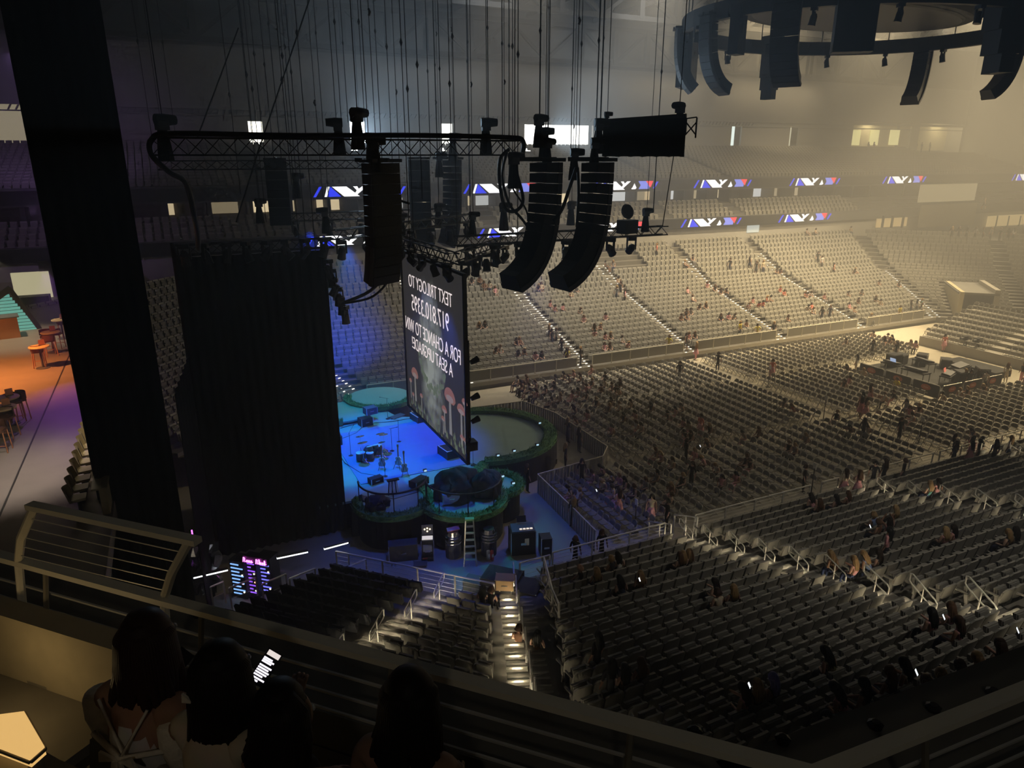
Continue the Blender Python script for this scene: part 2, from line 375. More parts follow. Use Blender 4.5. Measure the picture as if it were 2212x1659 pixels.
# ------------------------------------------------------------------ folding chairs on the floor (local front +Y)
def chair_meshes():
    out = {}
    m = MB()
    pts = []
    for k in range(9):
        an = math.pi*k/8; pts.append((.20*math.cos(an), -.20-.03*math.sin(an), .70+.10*math.sin(an)))
    pts = [(.205, -.17, .56)]+pts+[(-.205, -.17, .56)]
    m.prism(pts, (0, .025, .005)); out['backrest'] = m.mesh('backrest', fold_m)
    m = MB(); m.prism([(-.20, -.16, .43), (.20, -.16, .43), (.20, .16, .445), (.15, .20, .445), (-.15, .20, .445), (-.20, .16, .445)], (0, 0, .03)); out['seat'] = m.mesh('seat', fold_m)
    m = MB(); top = [(.22, .24, 0), (.22, .0, .40), (.22, -.19, .72), (.17, -.22, .80), (.0, -.235, .83), (-.17, -.22, .80), (-.22, -.19, .72), (-.22, .0, .40), (-.22, .24, 0)]
    m.tube(top, .014, 4); m.bar((-.22, .2, .06), (.22, .2, .06), .018); out['front_frame'] = m.mesh('front_frame', fold_f)
    m = MB(); m.tube([(.19, -.26, 0), (.19, .12, .42)], .012, 4); m.bar((-.19, -.22, .05), (.19, -.22, .05), .016); m.tube([(-.19, -.26, 0), (-.19, .12, .42)], .012, 4); out['rear_legs'] = m.mesh('rear_legs', fold_f)
    return out
CM = chair_meshes()
def chair_low(mb, M):
    mb.m = 0
    pts = [M @ Vector(p) for p in ((.2, -.17, .56), (.2, -.2, .72), (.12, -.225, .79), (-.12, -.225, .79), (-.2, -.2, .72), (-.2, -.17, .56))]
    mb.prism(pts, M.to_3x3() @ Vector((0, .03, 0)))
    mb.hexa([M @ Vector(p) for p in ((-.2, -.16, .43), (.2, -.16, .43), (.18, .2, .43), (-.18, .2, .43), (-.2, -.16, .46), (.2, -.16, .46), (.18, .2, .46), (-.18, .2, .46))])
    mb.m = 1
    for s in (-.21, .21):
        mb.bar(M @ Vector((s, .24, 0)), M @ Vector((s, -.19, .74)), .028); mb.bar(M @ Vector((s, -.26, 0)), M @ Vector((s, .1, .42)), .024)
    mb.bar(M @ Vector((-.19, -.225, .81)), M @ Vector((.19, -.225, .81)), .03)
CH = []
def block(name, x0, nr, y0, n, dx=.98, dy=.5):
    for r in range(nr):
        for k in range(n):
            CH.append((Vector((x0+r*dx+random.uniform(-.03, .03), y0+k*dy+random.uniform(-.02, .02), 0)), name, r+1, k+1))
block('near front block', 17.3, 23, 24.95, 13)
block('middle front block', 22.9, 17, 32.3, 17); block('far front block', 22.9, 17, 41.2, 13)
block('near rear block', 41.3, 19, 25.0, 12); block('middle rear block', 41.3, 9, 32.2, 17); block('far rear block', 41.3, 21, 41.2, 13)
CHV = sorted((c for c in CH if in_view(c[0], 20)), key=lambda c: proj(c[0])[2])
OCC = []  # filled by people: (x, y)
RZC = R(90)
fm = MB()
for j, (p, nm, r, k) in enumerate(CHV):
    rz = RZC+random.uniform(-.05, .05)
    if j < 300:
        e = empty('folding_chair', p, rz, 'black folding chair, %s row from stage, %s from near end, %s' % (ORD[r], ORD[k], nm), 'chair', 'folding chairs on the arena floor')
        for q, me in CM.items(): link(q, me, e)
    else: chair_low(fm, Matrix.Translation(p) @ Matrix.Rotation(rz, 4, 'Z'))
tag(fm.build('folding_chairs_rest', [fold_m, fold_f]), 'remaining black folding chairs in long rows toward the mixing desk', 'chairs', None, 'stuff')
# end retractable stand: rows of chairs facing the stage
er = [(64.6+.95*i, .9+.28*i) for i in range(11)]; m = MB()
prof = [(64.2, 0)]
for i in range(8): prof += [(er[i][0]-.4, er[i][1]), (er[i+1][0]-.4, er[i][1])]
for i in range(len(prof)-1):
    (xa, za), (xb, zb) = prof[i], prof[i+1]; m.poly([(xa, 27, za), (xa, 43.2, za), (xb, 43.2, zb), (xb, 27, zb)], True)
struct(m.build('floor_terrace_retractable', concrete), 'low retractable terrace at the end of the floor')
em = MB()
for i in range(8):
    for k in range(32):
        y = 27.3+k*.5
        if 35.6 < y < 37.2: continue
        p = Vector((er[i][0], y, er[i][1]))
        if in_view(p): chair_low(em, Matrix.Translation(p) @ Matrix.Rotation(RZC, 4, 'Z'))
tag(em.build('retractable_chairs', [fold_m, fold_f]), 'rows of chairs on the low end terrace beyond the mixing desk', 'chairs', None, 'stuff')
# ------------------------------------------------------------------ railings
def railing(name, pts, h, label, posts=1.6, cables=5, panel=None, mt=rail_m, group=None, skip=()):
    e = empty(name, pts[0], 0, label, 'railing', group); o = Vector(pts[0])
    P = [Vector(p)-o for p in pts]
    m = MB(); m.tube([p+Vector((0, 0, h)) for p in P], .035, 6); m.build('top_rail', mt, e)
    pm = MB(); pm.box(-.03, .03, -.03, .03, 0, h); pme = pm.mesh('post', mt)
    for i in range(len(P)-1):
        a, b = P[i], P[i+1]; L = (b-a).length; n = max(1, round(L/posts))
        for k in range(n+(1 if i == len(P)-2 else 0)): link('post', pme, e, a.lerp(b, k/n))
        if panel:
            for k in range(n):
                p, q = a.lerp(b, k/n), a.lerp(b, (k+1)/n); d = (q-p).normalized()*.06; nn = Vector((d.y, -d.x, 0)).normalized()*.012
                mm = MB(); lo, hi = Vector((0, 0, .12)), Vector((0, 0, h-.1)); c = [p+d-nn, q-d-nn, q-d+nn, p+d+nn]
                mm.hexa([x+lo for x in c]+[x+hi for x in c]); mm.build('panel', panel, e)
        else:
            for k in range(cables):
                z = Vector((0, 0, h*(k+1)/(cables+1))); mm = MB(); mm.bar(a+z, b+z, .014); mm.build('cable', mt, e)
    return e
glass = mat('rail_panel', (.20, .19, .165), .35, var=.1)
seg = []
far_ais = [15.6, 30, 41, 52, 63]
xs = [XL+.6]+[v for a in (30, 41, 52, 63) for v in (a-.75, a+.75)]+[72.5]
for i in range(0, len(xs), 2):
    railing('front_railing', [(xs[i], YF, .65), (xs[i+1], YF, .65)], .95, 'front guard rail of the far stand, %s span from the stage' % ORD[i//2+1], 1.9, 0, glass, rail_p, 'front railings of the far stand')
nx = [XL+1.4, 14.9, 18.7, 20.2, 28.9, 31.2, 46.0]
for i, (a, b) in enumerate(((XL+1.8, 18.6), (20.3, 27.6), (28.4, 29.6), (31.2, 37.0), (37.6, 47))):
    railing('front_railing', [(a, YN-.02, .65), (b, YN-.02, .65)], 1.0, 'front guard rail of the near stand, %s span from the corner stairs' % ORD[i+1], 1.75, 5, None, rail_m, 'front railings of the near stand')
cr = [sp('corner_nl', s, 1.7, .65) for s in (12.5, 9.2, 6.0, 5.4)]
for i in range(3):
    railing('front_railing', [cr[i], cr[i+1]], 1.0, 'front guard rail of the corner stand, %s span from the lit stairs' % ORD[i+1], 1.7, 4, None, rail_m, 'front railings of the corner stand')
railing('stair_railing', [(12.3, 22.7, .65), (10.6, 18.9, 1.9), (9.9, 17.2, 2.6)], 1.0, 'pale railing climbing beside the corner stairs', 1.4, 3, None, rail_m)
railing('stair_railing', [(11.2, 22.75, .65), (12.6, 22.75, .65)], 1.0, 'pale gate rail at the foot of the corner stairs', 1.3, 4, None, rail_m)
railing('stair_railing', [(18.7, 22.6, .65), (18.7, 24.2, .0)], 1.05, 'pale stepped gate rail where the first aisle meets the floor', .9, 4, None, rail_m); railing('stair_railing', [(20.2, 22.6, .65), (20.2, 24.2, .0)], 1.05, 'second pale gate rail beside the first aisle steps', .9, 4, None, rail_m)
# lips of the stand fronts
for kd, l in (('far', 'pale lip along the front of the far stand'), ('near', 'pale lip along the front of the near stand')):
    fascia('trim_lip_'+kd, kd, -.12, .32, .64, .1, concrete, l)
# ------------------------------------------------------------------ aisle stairs, step lights, handrails
stepglow = emi('step_light', (1, .86, .58), 130.0, True); stepdot = emi('step_light_far', (1, .93, .78), 3.0)
stepdot.cycles.emission_sampling = 'NONE'
loopm = MB()
lp = [(0, -.48, .90), (0, -.40, .95), (0, .40, .95), (0, .48, .90), (0, .48, .66), (0, .40, .62), (0, -.40, .62), (0, -.48, .66), (0, -.48, .90)]
loopm.tube(lp, .024, 6, False); loop_me = loopm.mesh('loop', rail_m)
postm = MB(); postm.tube([(0, 0, 0), (0, 0, .95)], .022, 6); post_me = postm.mesh('post', rail_m)
def handrail(p, rz, tilt, label, group):
    e = empty('aisle_handrail', p, rz, label, 'handrail', group)
    a = link('loop', loop_me, e); a.data = tilted(tilt); link('post', post_me, e)
TL = {}
def tilted(t):
    k = round(t, 3)
    if k not in TL:
        m = MB(); m.tube([(x, y, z-y*k) for x, y, z in lp], .024, 6, False); TL[k] = m.mesh('loop', rail_m)
    return TL[k]
def aisle(kind, s_of_d, rows, label, nm, near, rng, hr_every=2, diag=0, lights=True, lampside=-1):
    o, a, n, L = sec(kind); f = -n
    e = empty('floor_stairs', sp(kind, s_of_d(rows[0][0]), rows[0][0], 0)); struct(e, label); eo = e.location.copy()
    dirv = (sp(kind, s_of_d(10), 10, 0)-sp(kind, s_of_d(0), 0, 0)).normalized(); side = Vector((-dirv.y, dirv.x, 0)); rz = math.atan2(dirv.y, dirv.x)+math.pi/2
    wd = .62; cnt = 0
    for r in rng:
        d, z = rows[r]; dz = rows[r+1][1]-z if r+1 < len(rows)-1 else .24
        for h in range(2):   # the full tread (h=0) and the half step (h=1)
            dd = d+(.0 if h == 0 else .42); zz = z+(0 if h == 0 else dz/2)
            c = sp(kind, s_of_d(dd), dd, zz)-eo
            m = MB(); sd = side*wd; no = [c-sd-dirv*.06, c+sd-dirv*.06, c+sd+dirv*.02, c-sd+dirv*.02]
            if near: m.hexa([p-Vector((0, 0, .025)) for p in no]+[p+Vector((0, 0, .004)) for p in no]); m.build('nosing', concrete, e)
            if h == 1:
                m = MB(); w2 = dirv*.38; sd = side*wd
                lo = [c-sd, c+sd, c+sd+w2, c-sd+w2]
                m.hexa([p-Vector((0, 0, dz/2-.01)) for p in lo]+lo); m.build('step', concrete, e)
            if lights:
                m = MB()
                if near:
                    for q in ((-.30,) if h else (-.30, .28)):
                        p0 = c+side*(q-.10)+dirv*.025+Vector((0, 0, -.045)); p1 = c+side*(q+.10)+dirv*.025+Vector((0, 0, -.045))
                        m.bar(p0-dirv*.055, p1-dirv*.055, .022, .022)
                    m.build('step_light', stepglow, e)
                else:
                    for q in (-.42, .42):
                        p0 = c+side*(q-.10); p1 = c+side*(q+.10); m.bar(p0+Vector((0, 0, .0)), p1+Vector((0, 0, .0)), .05, .05)
                    m.build('step_light', stepdot, e)
        if r % hr_every == 0 and hr_every < 50:
            cnt += 1; c = sp(kind, s_of_d(d+.5), d+.5, z)
            handrail(c, rz, -(rows[min(r+1, 20)][1]-z)/.79, 'looped steel handrail, %s from the front, on the %s' % (ORD[cnt], nm), 'looped handrails on the '+nm)
for k, X0 in enumerate((19.4, 30.4, 41.4)):
    aisle('near', lambda d, X0=X0: X0-XL, NEARROWS, 'lit concrete stairs of the near stand, %s from the corner' % ORD[k+1], '%s near aisle from the corner stairs' % ORD[k+1], True, range(0, 22) if k == 0 else range(0, 12))
aisle('near', lambda d: -T*d-.02, NEARROWS, 'brightly lit corner stairs between two near stands', 'lit corner stairs', True, range(0, 22), 2)
aisle('corner_nl', lambda d: 10.4, CN, 'short lit stairs inside the corner stand', 'corner stand aisle', True, range(0, 16), 3)
for k, X0 in enumerate((63, 52, 41, 30, 19.4)):
    aisle('far', lambda d, X0=X0: XR-X0, NEARROWS, 'far stand stairs with rows of step lights, %s from the far corner' % ORD[k+1], '%s far aisle from the tunnel corner' % ORD[k+1], False, range(0, 20), 2)
aisle('corner_fl', lambda d: -T*d, NEARROWS, 'step-lit corner stairs behind the stage', 'corner aisle behind the stage', False, range(0, 18), 99)
aisle('corner_fr', lambda d: 12.73+T*d, NEARROWS, 'step-lit corner stairs next to the tunnel', 'tunnel corner aisle', False, range(0, 14), 2)
aisle('corner_fr', lambda d: -T*d, NEARROWS, 'step-lit stairs at the end stand corner', 'end stand corner aisle', False, range(0, 16), 99)
# ------------------------------------------------------------------ stage
deck_m = mat('stage_deck', (.30, .46, .40), .5, var=.12, scale=1.5)
rug_m = mat('stage_rug', (.20, .26, .50), .9, var=.12, scale=3)
grass_m = mat('artificial_grass', (.10, .24, .08), .9, var=.5, scale=14)
skirt_m = mat('stage_skirt', (.018, .018, .020), .9)
gear = mat('gear_black', (.025, .025, .028), .45, var=.2); gear2 = mat('gear_grey', (.10, .10, .11), .5); chrome = mat('chrome', (.75, .75, .75), .2, metal=1, var=.03)
brass = mat('cymbal_brass', (.75, .6, .28), .25, metal=1, var=.05); white_m = mat('white_tape', (.8, .8, .76), .6, var=.03)
wood = mat('cardboard', (.45, .30, .16), .85); redm = mat('red_label', (.7, .06, .05), .5); cover = mat('black_cover_cloth', (.03, .032, .045), .9, var=.4, scale=5, bump=.6)
def disc(c, r, n=28, a0=0, a1=2*math.pi):
    return [(c[0]+r*math.cos(a0+(a1-a0)*k/n), c[1]+r*math.sin(a0+(a1-a0)*k/n)) for k in range(n+(a1-a0 < 6.2))]
SZ = 1.5
TC = (15.5, 36.5); TR = 3.7
th = disc(TC, TR, 26, R(-115), R(115))
outline = [(4.6, 31.5), (9.2, 31.4), (11.5, 31.6), (13.2, 32.0)]+th+[(13.2, 41.0), (11.8, 41.8), (10.6, 46.6), (9.4, 46.4), (4.6, 41.8)]
e = empty('stage', (9, 36.5, 0), 0, 'low round-fronted concert stage with green deck', 'stage'); eo = e.location
m = MB(); m.prism([(x-eo.x, y-eo.y, SZ-.12) for x, y in outline], (0, 0, .12)); m.build('deck', deck_m, e)
m = MB(); m.prism([(TC[0]+(x-TC[0])*.985-eo.x if x > 13 else x-eo.x, y*.0+(TC[1]+(y-TC[1])*.985) - eo.y, .01) for x, y in outline], (0, 0, SZ-.14)); m.build('skirt', skirt_m, e)
m = MB(); m.box(7.2-eo.x, 13.3-eo.x, 33.0-eo.y, 40.4-eo.y, SZ+.002, SZ+.03); tag(m.build('stage_rug', rug_m, None, loc=eo), 'large blue rug covering the middle of the stage', 'rug')
def hedge(name, path, wdt, z0, z1, label, seed, closed=False, n_leaf=1500, skirt=True):
    """grass-topped border along a path: base roll and blades (stuff)"""
    rnd = random.Random(seed); e = empty(name, (path[0][0], path[0][1], 0), 0, label, 'hedge'); o = Vector((path[0][0], path[0][1], 0))
    P = [Vector((x, y, 0))-o for x, y in path]
    m = MB(); N = len(P)
    for i in range(N-1):
        def fr(k):
            k = max(0, min(N-1, k)); d = (P[min(k+1, N-1)]-P[max(k-1, 0)]).normalized(); return P[k], Vector((d.y, -d.x, 0))
        (a, na), (b, nb) = fr(i), fr(i+1); h = wdt/2
        def sec4(p, q): return [p-q*h+Vector((0, 0, z0)), p+q*h+Vector((0, 0, z0)), p+q*h*.9+Vector((0, 0, z1)), p-q*h*.9+Vector((0, 0, z1))]
        A, B = sec4(a, na), sec4(b, nb)
        m.hexa([A[0], A[1], B[1], B[0], A[3], A[2], B[2], B[3]])
        if skirt: m.m = 1; m.hexa([Vector((v.x, v.y, .01)) for v in (A[0], A[1], B[1], B[0])]+[A[0], A[1], B[1], B[0]]); m.m = 0
    m.build('turf_base', [grass_m, skirt_m], e)
    g = MB()
    for k in range(n_leaf):
        i = rnd.randrange(N-1); f = rnd.random(); p = P[i].lerp(P[i+1], f); d = (P[i+1]-P[i]).normalized(); nn = Vector((d.y, -d.x, 0))
        q = rnd.uniform(-1.15, 1.15); p = p+nn*q*wdt/2; p.z = z1-.12*max(0, abs(q)-.8)*4+rnd.uniform(-.05, .02)
        L = rnd.uniform(.08, .2); an = rnd.uniform(0, 6.28); t = p+Vector((math.cos(an)*L*.7, math.sin(an)*L*.7, L*rnd.uniform(.2, 1))); s = Vector((-math.sin(an), math.cos(an), 0))*.025
        g.poly([p-s, p+s, t])
    b = g.build('grass_blades', grass_m, e); b['kind'] = 'stuff'
    return e
hedge('hedge_border', disc(TC, TR+.35, 30, R(-112), R(112)), .75, 1.48, 1.72, 'grassy border curving round the thrust of the stage', 1, n_leaf=3000)
hedge('hedge_border', [(13.9, 32.6), (13.2, 31.9), (12.9, 31.2), (13.2, 30.6), (13.9, 30.2)], .6, 1.42, 1.66, 'short grassy border between thrust and side platform', 2, n_leaf=500)
def pod(name, c, r, z, label, seed, hed):
    e = empty(name, (c[0], c[1], 0), 0, label, 'platform'); m = MB(); m.lathe([(r, z-.1), (r, z)], 32); m.build('deck', deck_m, e)
    m = MB(); m.lathe([(r*.97, .01), (r*.97, z-.1)], 32); m.build('skirt', skirt_m, e)
    hedge('hedge_border', disc(c, r-.05, 30, R(hed[0]), R(hed[1])), .5, z-.16, z+.1, 'grassy rim on the '+label, seed, n_leaf=1600, skirt=False)
pod('side_platform', (8.1, 30.2), 1.75, 1.75, 'round stage platform with curved rail and striped stand', 3, (150, 400))
pod('side_platform', (11.2, 28.9), 1.95, 1.75, 'round stage platform carrying the covered instruments', 4, (160, 420))
pod('side_platform', (13.3, 30.0), 1.35, 1.6, 'small round platform nearest the thrust of the stage', 5, (-110, 80))
pod('side_platform', (8.6, 43.6), 1.9, 1.75, 'far round platform of the stage under blue light', 6, (100, 260))
pod('side_platform', (11.6, 45.4), 2.2, 1.75, 'farthest round platform of the stage near the far stand', 7, (150, 330))
def Sx(px, py, z=SZ): return at(px, py, Z=z)
def arc_rail(c, r, a0, a1, z, h, label):
    e = empty('curved_railing', (c[0], c[1], z), 0, label, 'railing'); P = [(x-c[0], y-c[1], h) for x, y in disc(c, r, 16, R(a0), R(a1))]
    m = MB(); m.tube(P, .045, 6); m.build('top_rail', gear, e)
    for k in (0, 4, 8, 12, 16):
        m = MB(); p = P[k]; m.bar((p[0], p[1], 0), p, .04); m.build('post', gear, e)
arc_rail((8.1, 30.2), 1.6, 165, 345, 1.85, 1.0, 'dark curved railing on the platform with striped stand'); arc_rail((11.2, 28.9), 1.8, 165, 345, 1.85, 1.0, 'dark curved railing around the covered instruments')
def mound(c, r, h, z, label, seed):
    rnd = random.Random(seed); m = MB(); ph = [rnd.uniform(0, 6.28) for _ in range(6)]
    def f(u, v):
        an = u*2*math.pi; k = 1-v; rr = r*(1-(v**2.2))*(1+.10*math.sin(3*an+ph[0])+.06*math.sin(7*an+ph[1])*k+.03*math.sin(13*an+ph[2])*k)
        q = Vector((rr*math.cos(an)*1.15, rr*math.sin(an)*.85, h*(v**.55)*(1+.14*math.sin(2*an+ph[3])*k)))
        nv = noise.noise_vector(q*2.2+Vector((seed*7, 0, 0)))*.16+noise.noise_vector(q*5.5)*.07; nv.z *= (1 if v > .05 else 0); return q+nv
    m.grid(f, 48, 16); o = m.build('covered_instrument', cover, None, True, (c[0], c[1], z)); return tag(o, label, 'cover')
p = Sx(972, 1062, 1.85); mound((11.0, 29.2), 1.0, 1.5, 1.85, 'large heap under crumpled black cover beside the screen corner', 1)
mound((12.35, 28.75), .72, 1.25, 1.85, 'smaller heap under black cover on the same platform', 2); mound((7.1, 29.6), .5, .7, 1.85, 'low black cloth heap on the platform edge', 3)
# generic gear builders -------------------------------------------------
def case(px, py, sx, sy, sz, z, rz, label, mt=gear, rim=False, cat='case', name='road_case', knobs=0):
    p = at(px, py, Z=z); e = empty(name, (p.x, p.y, z), R(rz), label, cat)
    m = MB(); m.box(-sx/2, sx/2, -sy/2, sy/2, 0, sz); m.build('body', mt, e)
    m = MB()
    for a in (-1, 1):
        for b in (-1, 1): m.box(a*sx/2-.02, a*sx/2+.02, b*sy/2-.02, b*sy/2+.02, 0, sz+.01)
    m.build('corner_edging', chrome if not rim else gear2, e)
    if rim:
        m = MB(); t = .05
        m.box(-sx/2, sx/2, -sy/2, -sy/2+t, sz, sz+.015); m.box(-sx/2, sx/2, sy/2-t, sy/2, sz, sz+.015); m.box(-sx/2, -sx/2+t, -sy/2+t, sy/2-t, sz, sz+.015); m.box(sx/2-t, sx/2, -sy/2+t, sy/2-t, sz, sz+.015); m.build('white_rim', white_m, e)
    else:
        m = MB(); m.box(-.12, .12, -sy/2-.02, -sy/2, sz*.45, sz*.55); m.build('handle', chrome, e)
    return e
case(905, 908, .7, 1.1, .42, SZ, 8, 'black box with white rim on the rug, farther one', gear, True, 'box', 'riser_box'); case(968, 985, .7, 1.1, .5, SZ, 8, 'black box with white rim on the rug, nearer one', gear, True, 'box', 'riser_box')
case(1120, 1035, .7, .9, .3, .0, 8, 'black box with white rim beside the small platform', gear, True, 'box', 'riser_box'); case(1182, 1000, .8, .8, .3, 0, 8, 'black box with white rim inside the barricade', gear, True, 'box', 'riser_box')
case(790, 918, .75, .6, .5, SZ, 10, 'lower cabinet of the amplifier stack', gear, cat='amplifier', name='amplifier'); 
for k in range(3): case(800, 893, .7, .55, .42, SZ+.43*k, 10, 'dark amplifier in tall stack, %s from the bottom' % ORD[k+1], gear2, cat='amplifier', name='amplifier')
case(727, 960, .6, .6, .55, SZ, 0, 'black monitor speaker at the drape edge', gear, cat='speaker', name='monitor_speaker'); case(812, 1042, .7, .4, .3, SZ, 15, 'low black wedge near the curved railing', gear, cat='speaker', name='monitor_speaker')
case(858, 900, 1.0, .5, .06, SZ, 25, 'flat dark panel lying on the stage', gear2, cat='panel', name='floor_panel')
case(975, 1083, .9, .55, .5, 1.85, -12, 'blue-lit slanted desk on the covered platform', mat('desk_top', (.15, .25, .6), .6), cat='desk', name='keyboard_desk')
case(905, 1048, .9, .5, .35, 1.85, 30, 'dark wedge by the rim of the platform', gear, cat='speaker', name='monitor_speaker')
# drum kit
dc = Sx(800, 985); e = empty('drum_kit', dc, R(200), 'drum kit with brass cymbals on the blue rug', 'drums')
for (x, y, z, r, h, t) in ((0, 0, .3, .30, .42, 90), (-.5, .1, .35, .22, .35, 0), (.35, .5, .3, .21, .32, 0), (-.15, .35, .62, .16, .2, 15), (.2, .3, .62, .16, .2, 15), (.75, .2, .3, .25, .4, 0)):
    m = MB(); M = Matrix.Translation((x, y, z)) @ Matrix.Rotation(R(t), 4, 'X'); m.lathe([(r, -h/2), (r, h/2)], 14, M); d = m.build('drum', gear2, e)
    m = MB(); m.lathe([(r*1.02, h/2-.02), (r*1.02, h/2+.01)], 14, M); m.build('drum_head', white_m, d)
for (x, y, z, r) in ((-.75, .3, 1.15, .26), (.8, .55, 1.2, .28), (-.3, .75, .95, .2), (.45, -.2, 1.25, .24), (-.85, -.15, 1.05, .25)):
    m = MB(); m.lathe([(r, 0), (r*.3, .02), (.03, .05)], 16, Matrix.Translation((x, y, z)) @ Matrix.Rotation(R(12), 4, 'X')); c = m.build('cymbal', brass, e)
    m = MB(); m.tube([(x, y, 0), (x, y, z)], .014, 5)
    for k in range(3): an = k*2.09; m.bar((x, y, .35), (x+.22*math.cos(an), y+.22*math.sin(an), 0), .015)
    m.build('stand', chrome, e)
def micstand(px, py, z, label, boom=True, tilt=60):
    p = at(px, py, Z=z); e = empty('mic_stand', p, random.uniform(0, 6), label, 'stand')
    m = MB(); m.tube([(0, 0, .02), (0, 0, 1.4)], .012, 5); m.build('pole', gear, e)
    m = MB(); m.lathe([(.14, 0), (.14, .03), (.02, .04)], 10); m.build('base', gear, e)
    m = MB(); m.tube([(-.15, 0, 1.33), (.55, 0, 1.62)], .01, 5); m.tube([(.55, 0, 1.62), (.65, 0, 1.66)], .022, 6); m.build('boom', gear, e)
for i, (x, y, z) in enumerate(((847, 975, SZ), (862, 955, SZ), (758, 985, SZ), (832, 1030, SZ), (1022, 1005, SZ), (838, 905, SZ), (1052, 1072, 1.85))):
    micstand(x, y, z, ('black boom microphone stand right of the drum kit', 'tallest boom stand on the rug behind the drums', 'microphone stand by the drape edge', 'microphone stand at the curved railing', 'microphone stand right of the screen corner', 'microphone stand beside the amplifier stack', 'microphone stand behind the covered heaps')[i])
def guitar(px, py, z, label, rz):
    p = at(px, py, Z=z); e = empty('guitar_stand', p, R(rz), label, 'instrument'); m = MB()
    pts = [(.0, .0), (.17, .04), (.20, .2), (.12, .3), (.16, .42), (.09, .5), (-.09, .5), (-.16, .42), (-.12, .3), (-.20, .2), (-.17, .04)]
    m.prism([(x, 0, z_+.15) for x, z_ in pts], (0, .07, 0)); m.build('guitar_body', mat('guitar_lacquer', (.75, .75, .72), .25), e)
    m = MB(); m.box(-.03, .03, .02, .06, .62, 1.2); m.box(-.05, .05, .02, .05, 1.2, 1.36); m.build('neck', wood, e)
    m = MB(); m.bar((0, .1, .6), (.2, .35, 0), .02); m.bar((0, .1, .6), (-.2, .35, 0), .02); m.bar((-.15, -.1, .12), (.15, -.1, .12), .02); m.build('stand', gear, e)
guitar(826, 1012, SZ, 'pale guitar on stand nearest the drum kit', 160); guitar(862, 1010, SZ, 'pale guitar on stand at the rug edge', 140); guitar(874, 1025, SZ, 'white guitar leaning by the curved railing', 170)
p = at(850, 1068, Z=1.85); e = empty('striped_stand', p, 0, 'small black and white striped stand on the platform', 'stand')
for k in range(6):
    m = MB(); m.bar((-.25+.1*k, 0, 0), (-.18+.07*k, 0, .75), .05); m.build('stripe', white_m if k % 2 else gear, e)
m = MB(); m.box(-.28, .3, -.1, .1, .74, .8); m.build('top', gear, e)
# small footlights on the borders
for i, (px, py) in enumerate(((1160, 962), (1110, 975), (1085, 1030), (1108, 1045), (1165, 915), (1075, 985), (918, 1018))):
    p = at(px, py, Z=1.85); e = empty('footlight', p, 0, 'small footlight on the grassy border, %s from the thrust tip' % ORD[i+1], 'light', 'footlights on the stage border')
    m = MB(); m.box(-.09, .09, -.07, .07, 0, .12); m.build('housing', gear, e); m = MB(); m.box(-.07, .07, -.09, -.07, .02, .1); m.build('lens', emi('footlight_lens', (.5, .8, 1), 1.2), e)
# cables snaking on the deck
for i, pts in enumerate((((733, 950), (770, 935), (790, 915), (850, 910), (905, 900)), ((735, 985), (745, 1000), (780, 1022), (830, 1030)), ((870, 1030), (920, 1012), (960, 1018), (985, 1010)), ((735, 925), (770, 915), (800, 900)), ((800, 1065), (850, 1078), (905, 1062)))):
    m = MB(); m.tube([at(x, y, Z=SZ+.03 if i < 4 else 1.88) for x, y in pts], .018, 5); tag(m.build('stage_cable', gear if i != 2 else white_m), 'dark cable run %s across the stage deck' % ('behind the amplifiers', 'round the drum kit', 'in white along the rug edge', 'by the drape', 'on the curved-rail platform')[i] if i != 2 else 'white cable lying along the rug edge', 'cable')
# ------------------------------------------------------------------ hanging screen seen from behind
XS, Y0, Y1, Z0, Z1 = 10.0, 25.18, 33.36, 5.25, 13.2
def screen_mat():
    m = bpy.data.materials.new('screen_image'); m.use_nodes = True; nt = m.node_tree; N = nt.nodes; L = nt.links; b = N['Principled BSDF']
    tc = N.new('ShaderNodeTexCoord'); mp = N.new('ShaderNodeMapping'); mp.inputs['Location'].default_value = (0, -.1, .12); mp.inputs['Scale'].default_value = (1, .42, .20)
    gr = N.new('ShaderNodeTexGradient'); gr.gradient_type = 'SPHERICAL'; nz = N.new('ShaderNodeTexNoise'); nz.inputs['Scale'].default_value = 1.6; nz.inputs['Detail'].default_value = 5
    L.new(tc.outputs['Object'], mp.inputs[0]); L.new(mp.outputs[0], gr.inputs[0]); L.new(tc.outputs['Object'], nz.inputs['Vector'])
    mul = N.new('ShaderNodeMath'); mul.operation = 'MULTIPLY'; L.new(gr.outputs[1], mul.inputs[0]); L.new(nz.outputs[0], mul.inputs[1])
    cr = N.new('ShaderNodeValToRGB'); cr.color_ramp.elements[0].color = (.030, .028, .026, 1); cr.color_ramp.elements[0].position = .12
    cr.color_ramp.elements[1].color = (.27, .29, .26, 1); cr.color_ramp.elements[1].position = .42
    L.new(mul.outputs[0], cr.inputs[0]); L.new(cr.outputs[0], b.inputs['Emission Color']); b.inputs['Emission Strength'].default_value = 1.0; b.inputs['Base Color'].default_value = (.03, .03, .03, 1)
    return m
cy, cz = (Y0+Y1)/2, (Z0+Z1)/2; hw, hh = (Y1-Y0)/2, (Z1-Z0)/2
e = empty('video_screen', (XS, cy, Z0), 0, 'tall hanging video screen with reversed white lettering and mushrooms', 'screen')
m = MB(); m.box(0, .03, -hw+.08, hw-.08, .08, 2*hh-.08); sm = screen_mat(); m2 = MB(); m2.box(0, .03, -hw+.08, hw-.08, -hh+.08, hh-.08); panel = m2.build('image_panel', sm, e, loc=(0, 0, hh))
m = MB(); t = .11
for (a, b, c, d) in ((-hw, hw, 0, t), (-hw, hw, 2*hh-t, 2*hh), (-hw, -hw+t, t, 2*hh-t), (hw-t, hw, t, 2*hh-t)): m.box(-.06, .09, a, b, c, d)
m.build('frame', gear, e)
